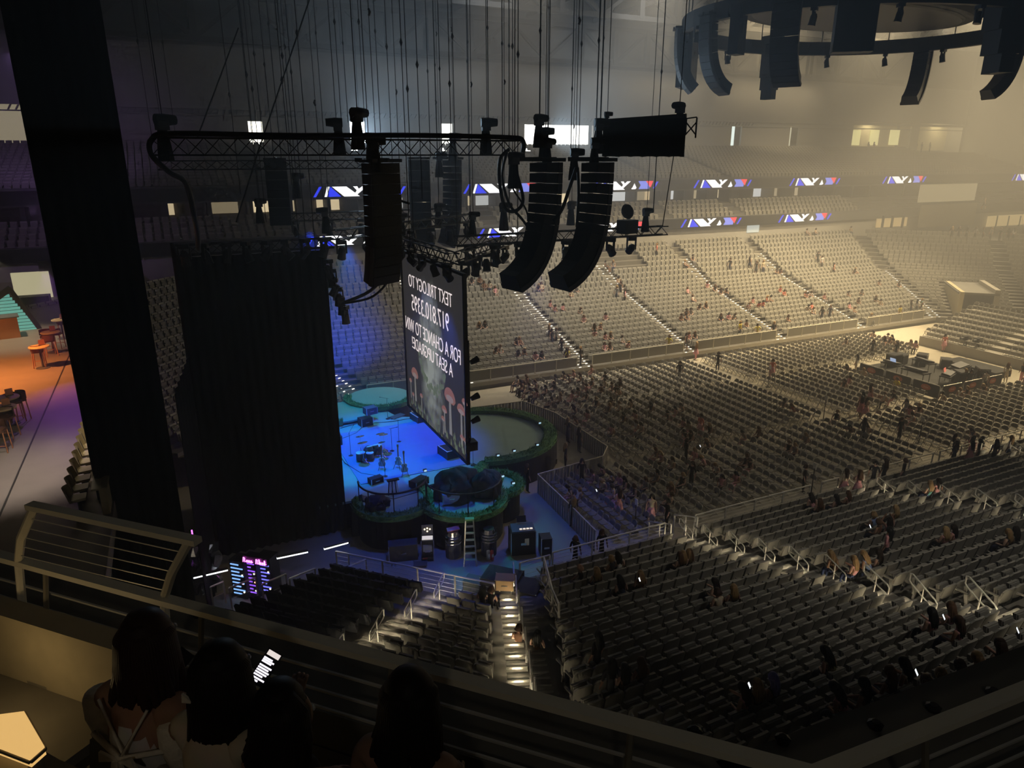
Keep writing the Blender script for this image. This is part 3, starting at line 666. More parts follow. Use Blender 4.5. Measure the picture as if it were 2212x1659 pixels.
ink = emi('screen_lettering', (1, .86, .84), 1.1)
def text_mesh(body, name, size, mt, sx=1.0, bold=.0):
    cu = bpy.data.curves.new(name, 'FONT'); cu.body = body; cu.size = size; cu.align_x = 'CENTER'; cu.align_y = 'CENTER'; cu.extrude = .004; cu.offset = bold
    ob = bpy.data.objects.new(name, cu); COL.objects.link(ob); bpy.context.view_layer.update()
    me = bpy.data.meshes.new_from_object(ob.evaluated_get(bpy.context.evaluated_depsgraph_get())); bpy.data.objects.remove(ob); me.name = name
    me.materials.clear(); me.materials.append(mt)
    for v in me.vertices: v.co.x *= sx
    return me
def serifed(body, h, mt, name, width):
    """condensed display lettering: letters stretched tall, with short serif bars at the stroke ends"""
    me = text_mesh(body, name, h*1.0, mt, 1.0, -.006)
    xs = [v.co.x for v in me.vertices]; wd = max(xs)-min(xs); k = width/wd; ys = [v.co.y for v in me.vertices]; ky = h/(max(ys)-min(ys)); c = (max(ys)+min(ys))/2; cx = (max(xs)+min(xs))/2
    for v in me.vertices: v.co.x = (v.co.x-cx)*k; v.co.y = (v.co.y-c)*ky
    return me
# line centres and widths measured on the panel: v from the top (0..1)
for body, v, wfrac, hfrac, cfrac in (('TEXT TRILOGY TO', .164, .70, .072, .52), ('917.810.3395', .29, .606, .095, .526), ('FOR A CHANCE TO WIN', .438, .892, .078, .518), ('A SEAT UPGRADE!', .54, .667, .072, .52)):
    me = serifed(body, 2*hh*hfrac, ink, 'lettering', 2*hw*wfrac)
    o = link('lettering', me, e, (-.012, hw-2*hw*(1-cfrac) - 0, 2*hh*(1-v))); o.rotation_euler = (R(90), 0, R(90)); o.location.y = -hw+2*hw*cfrac
def flat(name, pts, mt, x=-.008): # pts in panel fractions: a from the near (right) edge 0..1, v from the top
    m = MB(); m.prism([(x, -hw+2*hw*a, 2*hh*(1-v)) for a, v in pts], (-.003, 0, 0)); return m.build(name, mt, e)
cap = emi('mushroom_cap', (.55, .25, .21), .42); capl = emi('mushroom_gill', (.60, .46, .42), .4); stemm = emi('mushroom_stem', (.50, .48, .44), .38)
def mush(a, v, s, tall):
    flat('mushroom_stem', [(a-.012*s, v), (a+.012*s, v), (a+.018*s, v+tall), (a-.018*s, v+tall)], stemm, -.006)
    flat('mushroom_cap', [(a+.075*s*math.cos(t*math.pi/9), v-.055*s*math.sin(t*math.pi/9)+.01) for t in range(0, 10)]+[(a-.05*s, v+.03*s), (a+.05*s, v+.03*s)], cap, -.010)
    flat('mushroom_gill', [(a+.05*s*math.cos(t*math.pi/6), v+.012+.018*s*math.sin(t*math.pi/6)) for t in range(0, 12)], capl, -.014)
for a, v, s, tl in ((.24, .70, 1.1, .22), (.33, .80, .55, .14), (.355, .86, .38, .10), (.08, .72, .75, .2), (.03, .66, .5, .24), (.075, .87, .4, .08), (.03, .87, .36, .08), (.83, .735, .85, .18), (.92, .80, .35, .12), (.72, .84, .35, .11), (.88, .88, .3, .07)): mush(a, v, s, tl)
moss = emi('picture_moss', (.22, .27, .18), .5); rr = random.Random(5)
for k in range(46):
    t = k/45; a = .30+.44*t; v = .52+.22*(1-(2*t-1)**2)**.5+rr.uniform(-.02, .03); s = rr.uniform(.008, .02)
    flat('painted_moss', [(a+s*math.cos(q), v+s*.9*math.sin(q)) for q in (0, 1.2, 2.1, 3.3, 4.2, 5.2)], moss, -.004-.0001*k)
for k in range(40):
    a = rr.uniform(.03, .97); v = rr.uniform(.90, .985); s = rr.uniform(.006, .016)
    flat('painted_leaf', [(a-s, v+.02), (a, v-.02), (a+s, v+.02)], moss, -.004-.0001*k)
# vertical lighting ladder at the outer edge of the screen
e = empty('lighting_tower', at(1016, 968, X=10.6), 0, 'slender black vertical truss with small fixtures beside the screen', 'truss'); top = at(1010, 735, X=10.6); hgt = top.z-e.location.z
m = MB(); m.tube([(0, 0, 0), (0, 0, hgt)], .04, 6); m.build('pole', gear, e); m = MB(); m.box(-.25, .25, -.25, .25, -.05, .35); m.build('base_weight', gear, e)
for z in (.95, 2.0, 3.6):
    m = MB(); m.lathe([(.10, -.18), (.15, .16), (.13, .2)], 8, Matrix.Translation((.25, 0, z+.3)) @ Matrix.Rotation(R(70), 4, 'Y')); m.bar((0, 0, z+.3), (.2, 0, z+.3), .04); m.build('fixture', gear, e)
# ------------------------------------------------------------------ backstage floor gear
case(872, 1205, 1.3, .6, .8, 0, -14, 'long low dark case behind the side platforms', gear2)
e = case(925, 1205, .55, .6, 1.05, 0, -20, 'upright technician workbox with lit open lid', gear, cat='workbox', name='technician_workbox')
m = MB(); m.box(-.24, .24, -.22, .1, 1.06, 1.08); m.build('lit_tray', emi('tray_light', (1, .92, .85), .8), e)
m = MB(); m.obox(Matrix.Translation((0, .26, 1.3)) @ Matrix.Rotation(R(-15), 4, 'X'), .5, .05, .45); m.build('lid', gear2, e)
for k, (x, z) in enumerate(((-.12, 1.35), (.0, 1.4), (.12, 1.35), (0, 1.25))):
    m = MB(); m.lathe([(.035, 0), (.035, .02)], 8, Matrix.Translation((x, .21, z)) @ Matrix.Rotation(R(75), 4, 'X')); m.build('small_lamp', emi('warm_dot', (1, .8, .5), 4), e)
m = MB(); m.box(-.2, .2, -.31, -.30, .5, .85); m.build('label_panel', mat('pale_panel', (.4, .42, .6), .5), e); m = MB(); m.box(-.22, -.02, -.31, -.30, .12, .2); m.build('red_sticker', redm, e)
case(908, 1222, .6, .4, .12, 0, -20, 'flat pedal board on the floor by the workbox', gear2, cat='pedals', name='pedal_board')
def barrel(px, py, label, pink):
    p = at(px, py, Z=0); e = empty('gear_barrel', p, 0, label, 'barrel'); m = MB(); m.lathe([(.36, 0), (.36, 1.0), (.30, 1.1)], 20); m.build('body', gear2, e)
    for z in (.75, .9, 1.05):
        m = MB(); m.lathe([(.375, z-.03), (.385, z), (.375, z+.03)], 20); m.build('hoop', chrome, e)
    m = MB(); m.lathe([(.30, 1.1), (.24, 1.28), (.26, 1.3)], 20); m.build('collar', chrome, e)
    if pink: m = MB(); m.prism([(-.3, -.12, 1.32), (.28, -.16, 1.34), (.32, .1, 1.38), (-.26, .14, 1.36)], (0, 0, .05)); m.build('pink_cloth', mat('pink_cloth', (.85, .25, .35), .8), e)
barrel(980, 1200, 'round metal-hooped barrel with pink cloth on top', True); barrel(1056, 1195, 'round metal-hooped barrel beside the fire extinguishers', False)
p = at(1016, 1212, Z=0); e = empty('step_ladder', p, R(-22), 'tall grey step ladder leaning backstage', 'ladder')
m = MB(); m.bar((-.28, -.45, 0), (-.17, 0, 2.1), .05); m.build('side_rail', alu, e); m = MB(); m.bar((.28, -.45, 0), (.17, 0, 2.1), .05); m.build('side_rail', alu, e)
for s in (-1, 1): m = MB(); m.bar((s*.28, .5, 0), (s*.15, .02, 2.1), .04); m.build('rear_leg', alu, e)
for k in range(1, 7): f = k/7; m = MB(); m.bar((-.28+.11*f, -.45+.45*f, 2.1*f), (.28-.11*f, -.45+.45*f, 2.1*f), .035, .09); m.build('rung', alu, e)
m = MB(); m.box(-.2, .2, -.08, .12, 2.08, 2.16); m.build('top_cap', mat('ladder_cap', (.25, .6, .3), .6), e)
e = case(1128, 1190, 1.15, .75, 1.15, 0, -16, 'large equipment rack with lit console on top', gear, cat='console', name='mixing_console')
m = MB(); m.obox(Matrix.Translation((0, 0, 1.2)) @ Matrix.Rotation(R(12), 4, 'X'), 1.05, .6, .1); m.build('control_surface', gear2, e)
for k in range(4): m = MB(); m.obox(Matrix.Translation((-.1+.16*k, -.18, 1.25)) @ Matrix.Rotation(R(12), 4, 'X'), .12, .08, .02); m.build('lit_button_row', emi('warm_strip', (1, .85, .7) if k < 3 else (1, .4, .1), 1.1), e)
m = MB(); m.obox(Matrix.Translation((.0, .3, 1.5)) @ Matrix.Rotation(R(55), 4, 'X'), .45, .3, .03); m.build('tablet', gear, e)
m = MB(); m.box(.05, .25, -.39, -.38, .5, .85); m.build('paper_notice', white_m, e)
case(1178, 1195, .5, .6, .9, 0, -16, 'dark case with paper taped on its side', gear)
for i, px in enumerate((1055, 1063)):
    p = at(px, 1208, Z=0); e = empty('fire_extinguisher', p, 0, 'fire extinguisher %s by the barrel' % ('with white label' if i == 0 else 'in red'), 'extinguisher'); m = MB(); m.lathe([(.085, 0), (.085, .42), (.03, .5)], 10); m.build('cylinder', redm if i else mat('ext_grey', (.5, .5, .55), .4), e)
    m = MB(); m.box(-.05, .05, -.02, .02, .5, .56); m.build('valve', gear, e); m = MB(); m.box(-.05, .05, -.09, -.08, .15, .3); m.build('label_plate', white_m, e)
case(1085, 1300, 1.5, 1.1, 1.3, 0, -45, 'big open black case below the corner stand', gear); case(1140, 1320, 1.0, 1.1, 1.2, 0, -45, 'black case against the corner stairs', gear)
e = case(1091, 1268, .75, .55, .45, 1.3, -30, 'brown cardboard box on the black case', wood, cat='box', name='cardboard_box'); case(1030, 1278, 1.0, .6, .6, 0, -45, 'grey crate beside the open black case', mat('crate_grey', (.13, .15, .14), .6), cat='crate', name='storage_crate')
e = empty('work_table', at(783, 1150, Z=0), R(-10), 'tall dark covered cart near the drape', 'cart'); m = MB(); m.prism([(-.5, -.3, 0), (.4, -.3, 0), (.5, -.3, 1.5), (.1, -.3, 1.9), (-.4, -.3, 1.7)], (0, .6, 0)); m.build('body', cover, e); m = MB(); m.obox(Matrix.Translation((.35, 0, 1.75)) @ Matrix.Rotation(R(18), 4, 'Y'), .5, .5, .06); m.build('lid', gear2, e)
# barricade around the pit
bar_m = mat('barricade_sheet', (.40, .38, .34), .5, metal=.3, var=.2, scale=4)
BP = [(17.2, 42.3), (20.9, 42.0), (21.8, 38.9), (21.8, 32.6), (20.8, 31.5), (16.3, 30.95), (16.1, 27), (15.9, 24.4)]; bn = 0
for i in range(len(BP)-1):
    a, b = Vector((*BP[i], 0)), Vector((*BP[i+1], 0)); n = max(1, round((b-a).length/1.25))
    for k in range(n):
        bn += 1; p, q = a.lerp(b, k/n), a.lerp(b, (k+1)/n); e = empty('crowd_barrier', p, 0, 'corrugated metal crowd barrier, %s along the stage pit' % ORD[bn], 'barrier', 'crowd barriers around the stage pit'); d = q-p; u = d.normalized(); nn = Vector((u.y, -u.x, 0))
        m = MB(); kk = 10
        for j in range(kk):
            f0, f1 = j/kk, (j+.8)/kk; s = .012 if j % 2 else -.012; A = d*f0+nn*s; B = d*f1+nn*s; m.hexa([A-nn*.01, B-nn*.01, B+nn*.01, A+nn*.01]+[x+Vector((0, 0, 1.1)) for x in (A-nn*.01, B-nn*.01, B+nn*.01, A+nn*.01)])
        o = m.build('sheet', bar_m, e); o['kind'] = 'stuff'
        m = MB(); m.bar(Vector((0, 0, 1.12)), d+Vector((0, 0, 1.12)), .05); m.build('top_rail', rail_p, e); m = MB(); m.bar(u*.03, u*.03+Vector((0, 0, 1.1)), .05); m.build('post', rail_m, e)
# side masking drapes: rippled cloth
def drape(name, p0, p1, z0, z1, label, folds, amp=.10, mt=cloth_k):
    p0, p1 = Vector(p0), Vector(p1); d = p1-p0; u = d.normalized(); nn = Vector((u.y, -u.x, 0)); m = MB(); nu = folds*4
    def f(a, b, t): return p0+d*a+nn*(amp*math.sin(a*folds*2*math.pi)*(1-.35*b)+t)+Vector((0, 0, z0+(z1-z0)*b))
    m.grid(lambda a, b: f(a, b, 0), nu, 5); m.grid(lambda a, b: f(1-a, b, .03), nu, 5)
    m.grid(lambda a, b: f(0, 1-a, .03*b), 5, 1); m.grid(lambda a, b: f(1, a, .03*b), 5, 1)
    return tag(m.build(name, mt, None, True), label, 'drape')
drape('stage_drape', (.1, 31.45, 0), (6.05, 31.45, 0), .05, 13.6, 'huge black side drape masking the stage', 16)
drape('stage_drape', (.2, 31.5, 0), (.1, 37.2, 0), .05, 13.6, 'black rear drape closing the back of the stage', 24)
drape('leg_drape', (-2.75, 21.6, 0), (-.75, 22.0, 0), .05, 36.5, 'tall narrow black drape hanging from the roof', 6, .07)
drape('leg_drape', (-2.75, 23.6, 0), (-2.75, 21.6, 0), .05, 36.5, 'narrow black drape return beside the tall drape', 5, .07)
for l, aim, c, pw, an in (((8.5, 38, 13.0), (9.3, 37.3, 1.5), (.004, .10, 1), 12500, 62), ((9.5, 43.5, 12.5), (10, 44.5, 1.5), (.005, .42, .70), 4800, 66), ((11.5, 33.5, 12.6), (9.6, 30.0, 1.7), (.01, .50, .55), 2800, 60), ((6.5, 35, 12.6), (7.6, 36.5, 1.5), (.0, .55, .45), 3000, 46), ((9, 27, 12.6), (9.8, 26.8, 0), (.03, .11, 1), 1900, 70), ((15, 29, 13), (14.6, 27.5, 0), (.03, .11, 1), 2000, 60), ((8, 46, 13), (9, 56, 3), (.01, .07, 1), 20000, 52)):
    lamp('stage_wash', 'SPOT', l, pw, c, aim, .2, an, .7)
# ------------------------------------------------------------------ rigging
def truss(name, a, b, w, label, brace=.5, mt=gear, parent_parts=True):
    """square truss between a and b (centre lines), chords and zig-zag braces"""
    a, b = Vector(a), Vector(b); e = empty(name, a, 0, label, 'truss'); d = b-a; L = d.length; u = d.normalized(); sd = Vector((u.y, -u.x, 0)).normalized(); up = sd.cross(u).normalized()
    if up.z < 0: up = -up
    off = [sd*i*w/2+up*j*w/2 for i, j in ((-1, -1), (1, -1), (1, 1), (-1, 1))]
    for o in off: m = MB(); m.bar(o, o+d, .05); m.build('chord', mt, e)
    n = max(2, round(L/brace)); bl = MB(); 
    bm = {}
    for f in range(4):
        p, q = off[f], off[(f+1) % 4]; M = []
        for par in (0, 1):
            m = MB(); m.bar(p if par == 0 else q, (q if par == 0 else p)+u*L/n, .028); bm[(f, par)] = m.mesh('brace', mt)
    for f in range(4):
        for k in range(n): link('brace', bm[(f, k % 2)], e, u*(L*k/n))
    return e
truss('lighting_truss', (-.1, 25.0, 17.75), (12.2, 25.0, 17.75), .5, 'long black lighting truss hanging across in front of the stage', .5)
truss('lighting_truss', (0, 33.5, 17.1), (9, 33.5, 17.1), .35, 'fainter second truss hanging behind the long truss', .45)
truss('lighting_truss', (11.5, 30.0, 13.85), (23, 30.0, 13.85), .42, 'low truss with hanging fixtures above the pit', .45)
truss('lighting_truss', (9.6, 25.2, 13.75), (9.6, 34.5, 13.75), .42, 'truss from which the video screen hangs', .45)
truss('lighting_truss', (.2, 31.4, 13.9), (6.4, 31.4, 13.9), .4, 'truss along the top of the side drape', .45)
truss('lighting_truss', (6.4, 31.4, 14.2), (15.5, 37.5, 14.2), .4, 'slanting truss over the stage thrust', .45)
truss('lighting_truss', (6.0, 40.5, 14.3), (15.5, 40.5, 14.3), .4, 'far truss across the middle of the stage', .45)
truss('lighting_truss', (15.5, 33.0, 13.4), (11.0, 28.2, 13.4), .4, 'short slanting truss right of the screen', .45)
# black bundle of cables lying on the long truss and dropping at both ends
def cable(name, pts, r, label, n=6, mt=gear):
    P = [Vector(p) for p in pts]; Q2 = []
    for i in range(len(P)-1):
        p0, p1, p2, p3 = P[max(i-1, 0)], P[i], P[i+1], P[min(i+2, len(P)-1)]
        for k in range(5):
            t = k/5; Q2.append(.5*((2*p1)+(-p0+p2)*t+(2*p0-5*p1+4*p2-p3)*t*t+(-p0+3*p1-3*p2+p3)*t*t*t))
    Q2.append(P[-1]); m = MB(); m.tube([q-P[0] for q in Q2], r, n); o = m.build(name, mt, None, True, P[0]); return tag(o, label, 'cable')
cable('cable_bundle', [(12.3, 24.95, 17.4), (12.35, 24.95, 18.0), (11.6, 25, 18.12), (8, 25, 18.15), (4, 25, 18.1), (.6, 25, 18.12), (-.05, 25, 17.95), (-.12, 25, 17.5), (.3, 25.2, 17.0), (.75, 25.6, 16.6), (.9, 26.5, 15.2), (.95, 29, 14.2)], .09, 'thick black cable bundle lying along the long truss')
P5 = lambda x, y, t=25: at(x, y, t=t)
for i, (pts, r) in enumerate(((((1100, 322), (1080, 345), (1080, 400), (1092, 450), (1115, 455), (1130, 430), (1115, 370)), .06), (((1095, 330), (1085, 380), (1100, 440), (1125, 470), (1140, 490)), .045), (((1245, 362), (1232, 400), (1215, 450), (1195, 478)), .06), (((1248, 362), (1250, 420), (1246, 490)), .05), (((855, 520), (840, 580), (800, 628), (740, 655)), .07), (((858, 530), (848, 590), (806, 640), (738, 656)), .05), (((840, 405), (860, 430), (885, 440)), .05), (((1112, 360), (1105, 400), (1135, 450), (1142, 480)), .03))):
    cable('hanging_cable', [P5(x, y, 24.5 if i not in (4, 5, 6) else 29) for x, y in pts], r, 'black hanging cable ' + ('looping below the truss end', 'curving toward the middle speaker column', 'swagged left of the right speaker column', 'dropping beside the right speaker column', 'swagged from screen to drape edge, upper', 'swagged from screen to drape edge, lower', 'between the wide column and the grey column', 'thin loop beside the middle column')[i])
# line arrays
cab_m = mat('speaker_grille', (.022, .022, .024), .6, var=.3, scale=20); cab_s = mat('speaker_side', (.03, .03, .033), .5)
def line_array(label, top, n, w, h, dp, heading, angs, name='line_array', mt=cab_m, gap=.006, bumper=True, back_taper=.82, tv=.84):
    """cabinets hang in a J: front faces heading; angs list of per-cabinet tilt increments (deg)"""
    e = empty(name, top, R(heading), label, 'speaker array'); y, z, t = 0.0, 0.0, 0.0
    if bumper:
        m = MB(); m.box(-w/2-.03, w/2+.03, -dp*.9, dp*.2, .02, .14); m.bar((0, -dp-.9, .10), (0, dp*.3, .10), .09, .14); m.build('bumper', gear, e)
    m = MB(); f, r = w/2, w/2*back_taper; a = h/2-gap
    m.hexa([(-r, -dp, -a*tv), (r, -dp, -a*tv), (f, 0, -a), (-f, 0, -a), (-r, -dp, a*tv), (r, -dp, a*tv), (f, 0, a), (-f, 0, a)]); body = m.mesh('cabinet', cab_s)
    m = MB(); m.box(-f+.02, f-.02, 0, .015, -a+.015, a-.015); gr = m.mesh('grille', mt)
    sidep = []
    for s in (-1, 1): m = MB(); m.box(s*(f+.012)-.012, s*(f+.012)+.012, -.18, .0, -a, a); sidep.append(m.mesh('rigging_plate', gear2))
    for k in range(n):
        t += R(angs[k] if k < len(angs) else angs[-1])
        # top front edge at (y,z); go down by h along tilted axis
        cyv, czv = y-math.sin(t)*h/2, z-math.cos(t)*h/2
        c = link('cabinet', body, e, (0, cyv, czv)); c.rotation_euler = (-t, 0, 0)
        link('grille', gr, c); [link('rigging_plate', q, c) for q in sidep]
        y, z = y-math.sin(t)*h, z-math.cos(t)*h
    return e
J = [0, 1, 1, 1.5, 2, 3, 4, 5, 6, 7, 8, 9, 9, 9]
line_array('middle black curved column of speakers over the pit', P5(1192, 350), 14, 1.15, .36, .62, -78, J)
line_array('right black curved column of speakers over the pit', P5(1304, 350), 14, 1.15, .36, .62, -84, J)
line_array('wide black speaker column hanging at the side of the stage', P5(832, 352, 25.5), 12, 1.45, .37, .60, -150, [0, .3, .3, .3, .5, .5, .5, 1, 1.5, 2, 3, 4], tv=.97)
line_array('grey straight speaker column far behind the stage', at(905, 345, t=40), 8, 1.15, .58, .7, 170, [0], back_taper=.95)
line_array('hazy curved speaker column at the far side', at(985, 345, t=42), 14, 1.2, .37, .65, -80, [0, .3, .3, .3, .5, .5, 1, 1, 1.5, 2, 3, 4, 5, 6])
line_array('dark straight column of bass speakers above the drape', at(594, 348, t=33), 7, .95, .42, .8, 170, [0], back_taper=.98)
# hoists with chain bags and chains to the roof
def hoist(px, py, t, label, s=1.0, flip=False, bag=True, top=36.9):
    p = at(px, py, t=t); e = empty('chain_hoist', p, R(random.uniform(-25, 25))+(math.pi if flip else 0), label, 'hoist', 'chain hoists in the rigging')
    m = MB(); m.tube([(-.18*s, 0, .1*s), (.05*s, 0, .1*s), (.32*s, 0, .1*s)], [.13*s, .14*s, .11*s], 8); m.build('motor', gear, e)
    m = MB(); m.box(-.16*s, .1*s, -.12*s, .12*s, -.14*s, .1*s); m.build('gearbox', gear2, e)
    if bag: m = MB(); m.lathe([(.20*s, -.85*s), (.17*s, -.5*s), (.12*s, -.14*s), (.10*s, -.05*s)], 8, Matrix.Translation((-.04*s, 0, 0))); m.build('chain_bag', cloth_k, e)
    m = MB(); m.bar((0, 0, .15*s), (0, 0, top-p.z), .022); m.build('chain', gear, e)
    hk = min(top-p.z, 4+3*random.random()); m = MB(); m.tube([(0, 0, hk), (.05, 0, hk+.12), (.0, 0, hk+.22)], .04, 5); m.build('hook', gear, e)
for i, (x, y, t, s, fl) in enumerate(((352, 268, 21.5, 1.25, 0), (727, 272, 24, 1.1, 1), (772, 252, 24, 1.25, 0), (1052, 272, 26, 1.2, 0), (1166, 262, 24, 1.0, 0), (1178, 290, 25, 1.0, 0), (1184, 312, 25, .95, 0), (1112, 345, 24, 1.1, 0), (1243, 335, 25, 1.0, 0), (1296, 272, 25, 1.1, 0), (1287, 312, 25, 1.0, 0), (812, 312, 25, 1.1, 0), (796, 300, 25, .9, 1), (1312, 250, 25.5, .6, 0), (1468, 235, 25, 1.0, 1), (980, 300, 40, 1.4, 0), (950, 340, 41, 1.3, 0), (1022, 468, 33, 1.0, 0), (1397, 460, 36, 1.1, 0), (948, 450, 38, 1.2, 0), (1235, 445, 42, 1.3, 0), (640, 385, 34, 1.1, 0), (700, 460, 30, 1.0, 1), (560, 440, 32, 1.0, 0), (868, 470, 35, 1.0, 0), (1090, 450, 36, 1.3, 0))):
    hoist(x, y, t, 'black chain hoist with cloth bag, '+('at the tall drape end of the long truss', 'left of the wide speaker column', 'topmost above the wide speaker column', 'near the right end of the long truss', 'topmost over the middle speaker column', 'second over the middle speaker column', 'third over the middle speaker column', 'beside the cable loop', 'left of the right speaker column', 'between right column and black panel', 'below the panel-side hoist', 'on the wide speaker column', 'just above the wide speaker column', 'small, on the black panel corner', 'at the outer end of the black panel', 'over the hazy far column', 'left of the hazy far column', 'behind the screen truss', 'on the low truss over the pit', 'over the far stage truss', 'far behind the right column', 'right of the dark bass column', 'at the drape truss corner', 'over the side drape', 'behind the wide column', 'left behind the middle column')[i], s, fl)
# black panel hung right of the arrays
a, b = at(1303, 300, t=25.5), at(1480, 298, t=24.2)
e = empty('masking_panel', a, 0, 'black rectangular cloth panel hanging right of the speaker columns', 'panel'); d = b-a; d.z = 0; u = d.normalized(); nn = Vector((u.y, -u.x, 0))
m = MB(); zt, zb = .55, -.60
m.grid(lambda s, v: d*s+nn*(.05*math.sin(s*17)*v)+Vector((0, 0, zt+.12*s-(zt-zb+.12*s)*v-.02*math.sin(s*40)*v)), 24, 4); m.grid(lambda s, v: d*(1-s)+nn*(.06+.05*math.sin((1-s)*17)*v)+Vector((0, 0, zt+.12*(1-s)-(zt-zb+.12*(1-s))*v)), 24, 4); m.build('cloth', cloth_k, e)
m = MB(); m.bar(Vector((0, 0, zt+.05))+nn*.03, d+Vector((0, 0, zt+.17))+nn*.03, .12); m.build('top_bar', gear, e)
m = MB()
for s1, s2 in (((0, .1), (.35, .5)), ((0, .5), (.35, .1)), ((0, .1), (0, .6)), ((.35, .0), (.35, .65)), ((0, .62), (.35, .66))): m.bar(d+u*s1[0]+Vector((0, 0, s1[1])), d+u*s2[0]+Vector((0, 0, s2[1])), .04)
m.build('end_frame', gear, e)
# plain rigging lines from the roof
rr = random.Random(4); k = 0
LINES = [(655, 140, 620), (668, 170, 600), (683, 95, 560), (713, 90, 470), (841, 95, 640), (858, 120, 560), (885, 110, 520), (893, 200, 500), (912, 150, 430), (930, 160, 340), (948, 150, 420), (955, 155, 340), (975, 185, 330), (988, 100, 540), (1015, 145, 470), (1018, 110, 530), (1086, 110, 460), (1100, 115, 480), (1107, 110, 330), (1118, 135, 560), (1233, 195, 320), (1250, 105, 330), (1288, 95, 255), (1298, 90, 255), (1411, 165, 460), (562, 170, 440), (575, 200, 480), (585, 130, 470), (600, 150, 430), (615, 70, 420), (630, 180, 400), (640, 110, 380), (520, 210, 420), (345, 80, 250), (380, 100, 300), (330, 100, 310), (740, 60, 300), (790, 60, 300), (752, 100, 265), (1055, 70, 265), (1165, 75, 250), (1182, 30, 250)]
for x, y0, y1 in LINES:
    t = rr.choice((26, 30, 34, 38, 42)); p = at(x, y1, t=t); k += 1
    m = MB(); r = .014 if t < 33 else .020
    m.bar((0, 0, 0), (0, 0, 36.9-p.z), r*1.6); hk = at(x, y0, t=t).z-p.z; m.lathe([(.02, hk-.12), (.06, hk), (.02, hk+.12)], 6)
    tag(m.build('rigging_line', gear, None, loc=p), 'thin black rigging line from the roof, %s from the wide drape side' % ORD[1+sorted(LINES).index((x, y0, y1))], 'cable', 'vertical rigging lines')
for pts, lb in ((((668, 0), (560, 320), (510, 480)), 'long slanting wire crossing the truss toward the drape'), (((515, 60), (425, 300)), 'thin slanting wire left of the long truss'), (((1455, 338), (1431, 490)), 'slanting wire down to the low truss end')):
    t0 = 24; P = [at(x, y, t=t0+(8 if 'low' in lb else 0)) for x, y in pts]; m = MB()
    for i in range(len(P)-1): m.bar(P[i]-P[0], P[i+1]-P[0], .035)
    tag(m.build('guy_wire', gear, None, loc=P[0]), lb, 'cable')
# moving-head fixtures
def fixture(p, label, s=1.0, rz=0, tilt=30, group='stage lighting fixtures', up=False):
    e = empty('stage_light', p, rz, label, 'light', group)
    m = MB(); m.box(-.17*s, .17*s, -.13*s, .13*s, -.14*s, 0); m.build('base', gear, e)
    m = MB(); m.box(-.20*s, -.16*s, -.05*s, .05*s, -.5*s, -.1*s); m.box(.16*s, .20*s, -.05*s, .05*s, -.5*s, -.1*s); m.build('yoke', gear, e)
    m = MB(); m.lathe([(.09*s, -.22*s), (.15*s, -.1*s), (.15*s, .12*s), (.17*s, .26*s)], 9, Matrix.Translation((0, 0, -.45*s)) @ Matrix.Rotation(R(180-tilt), 4, 'X')); m.build('head', gear, e)
fx = []
for k in range(8): fx.append((Vector((12.2+1.25*k, 30.0, 13.6)), 'under the low truss over the pit, %s from the stage' % ORD[k+1], 1.25))
for k in range(7): fx.append((Vector((6.8+1.35*k, 31.6+.9*k, 13.95)), 'on the slanting stage truss, %s from the drape' % ORD[k+1], 1.15))
for k in range(6): fx.append((Vector((9.6, 26+1.5*k, 13.5)), 'above the video screen, %s from its near edge' % ORD[k+1], 1.0))
for k in range(8): fx.append((Vector((.5+.78*k, 31.2, 14.15)), 'along the top of the side drape, %s from the back' % ORD[k+1], 1.2))
for k in range(6): fx.append((Vector((6.3+1.8*k, 40.5, 14.1)), 'on the far stage truss, %s from the back' % ORD[k+1], 1.2))
for k in range(5): fx.append((Vector((15.2-.95*k, 32.7-1.02*k, 13.15)), 'on the short slanting truss, %s from the thrust' % ORD[k+1], 1.2))
for k in range(6): fx.append((Vector((6.1+.12*k, 31.4, 13.2-.42*k)), 'stacked down the drape corner, %s from the top' % ORD[k+1], 1.15))
for i, (p, l, s) in enumerate(fx): fixture(p, 'black stage light '+l, s, rr.uniform(0, 6.28), rr.uniform(-50, 60))
for i, (px, py, sx, lb) in enumerate(((1355, 470, .9, 'black fan box standing on the low truss'),)):
    p = at(px, py+25, t=35); e = empty('haze_fan', p, .2, lb, 'fan'); m = MB(); m.box(-.45, .45, -.3, .3, -.2, .45); m.build('body', gear, e); m = MB(); m.lathe([(.33, -.1), (.38, 0), (.33, .1)], 14, Matrix.Translation((-.05, 0, .85)) @ Matrix.Rotation(R(70), 4, 'X')); m.build('fan_housing', gear, e)
# lit lamp heads that glow through the haze
star = emi('lamp_glare', (.85, .94, 1), 60)
for (px, py, t, lb) in ((778, 290, 60, 'brilliant white lamp glaring beside the wide speaker hoist'), (1183, 300, 58, 'brilliant white lamp glaring behind the middle hoists')):
    p = at(px, py, t=t); e = empty('work_lamp', p, 0, lb, 'light'); m = MB(); m.lathe([(.12, 0), (.16, .2)], 10, Matrix.Rotation(R(100), 4, 'X')); m.build('housing', gear, e); m = MB(); m.lathe([(.13, -.03), (.13, 0)], 10, Matrix.Rotation(R(100), 4, 'X')); m.build('lens', star, e); m = MB(); m.bar((0, 0, .1), (0, 0, 36.9-p.z), .05); m.build('suspension_rod', gear, e)
    lamp('work_lamp_beam', 'SPOT', p-Vector((0, .3, 0)), 5000, (.55, .78, 1), (p.x+2, p.y-30, p.z+7), .15, 76, .9)
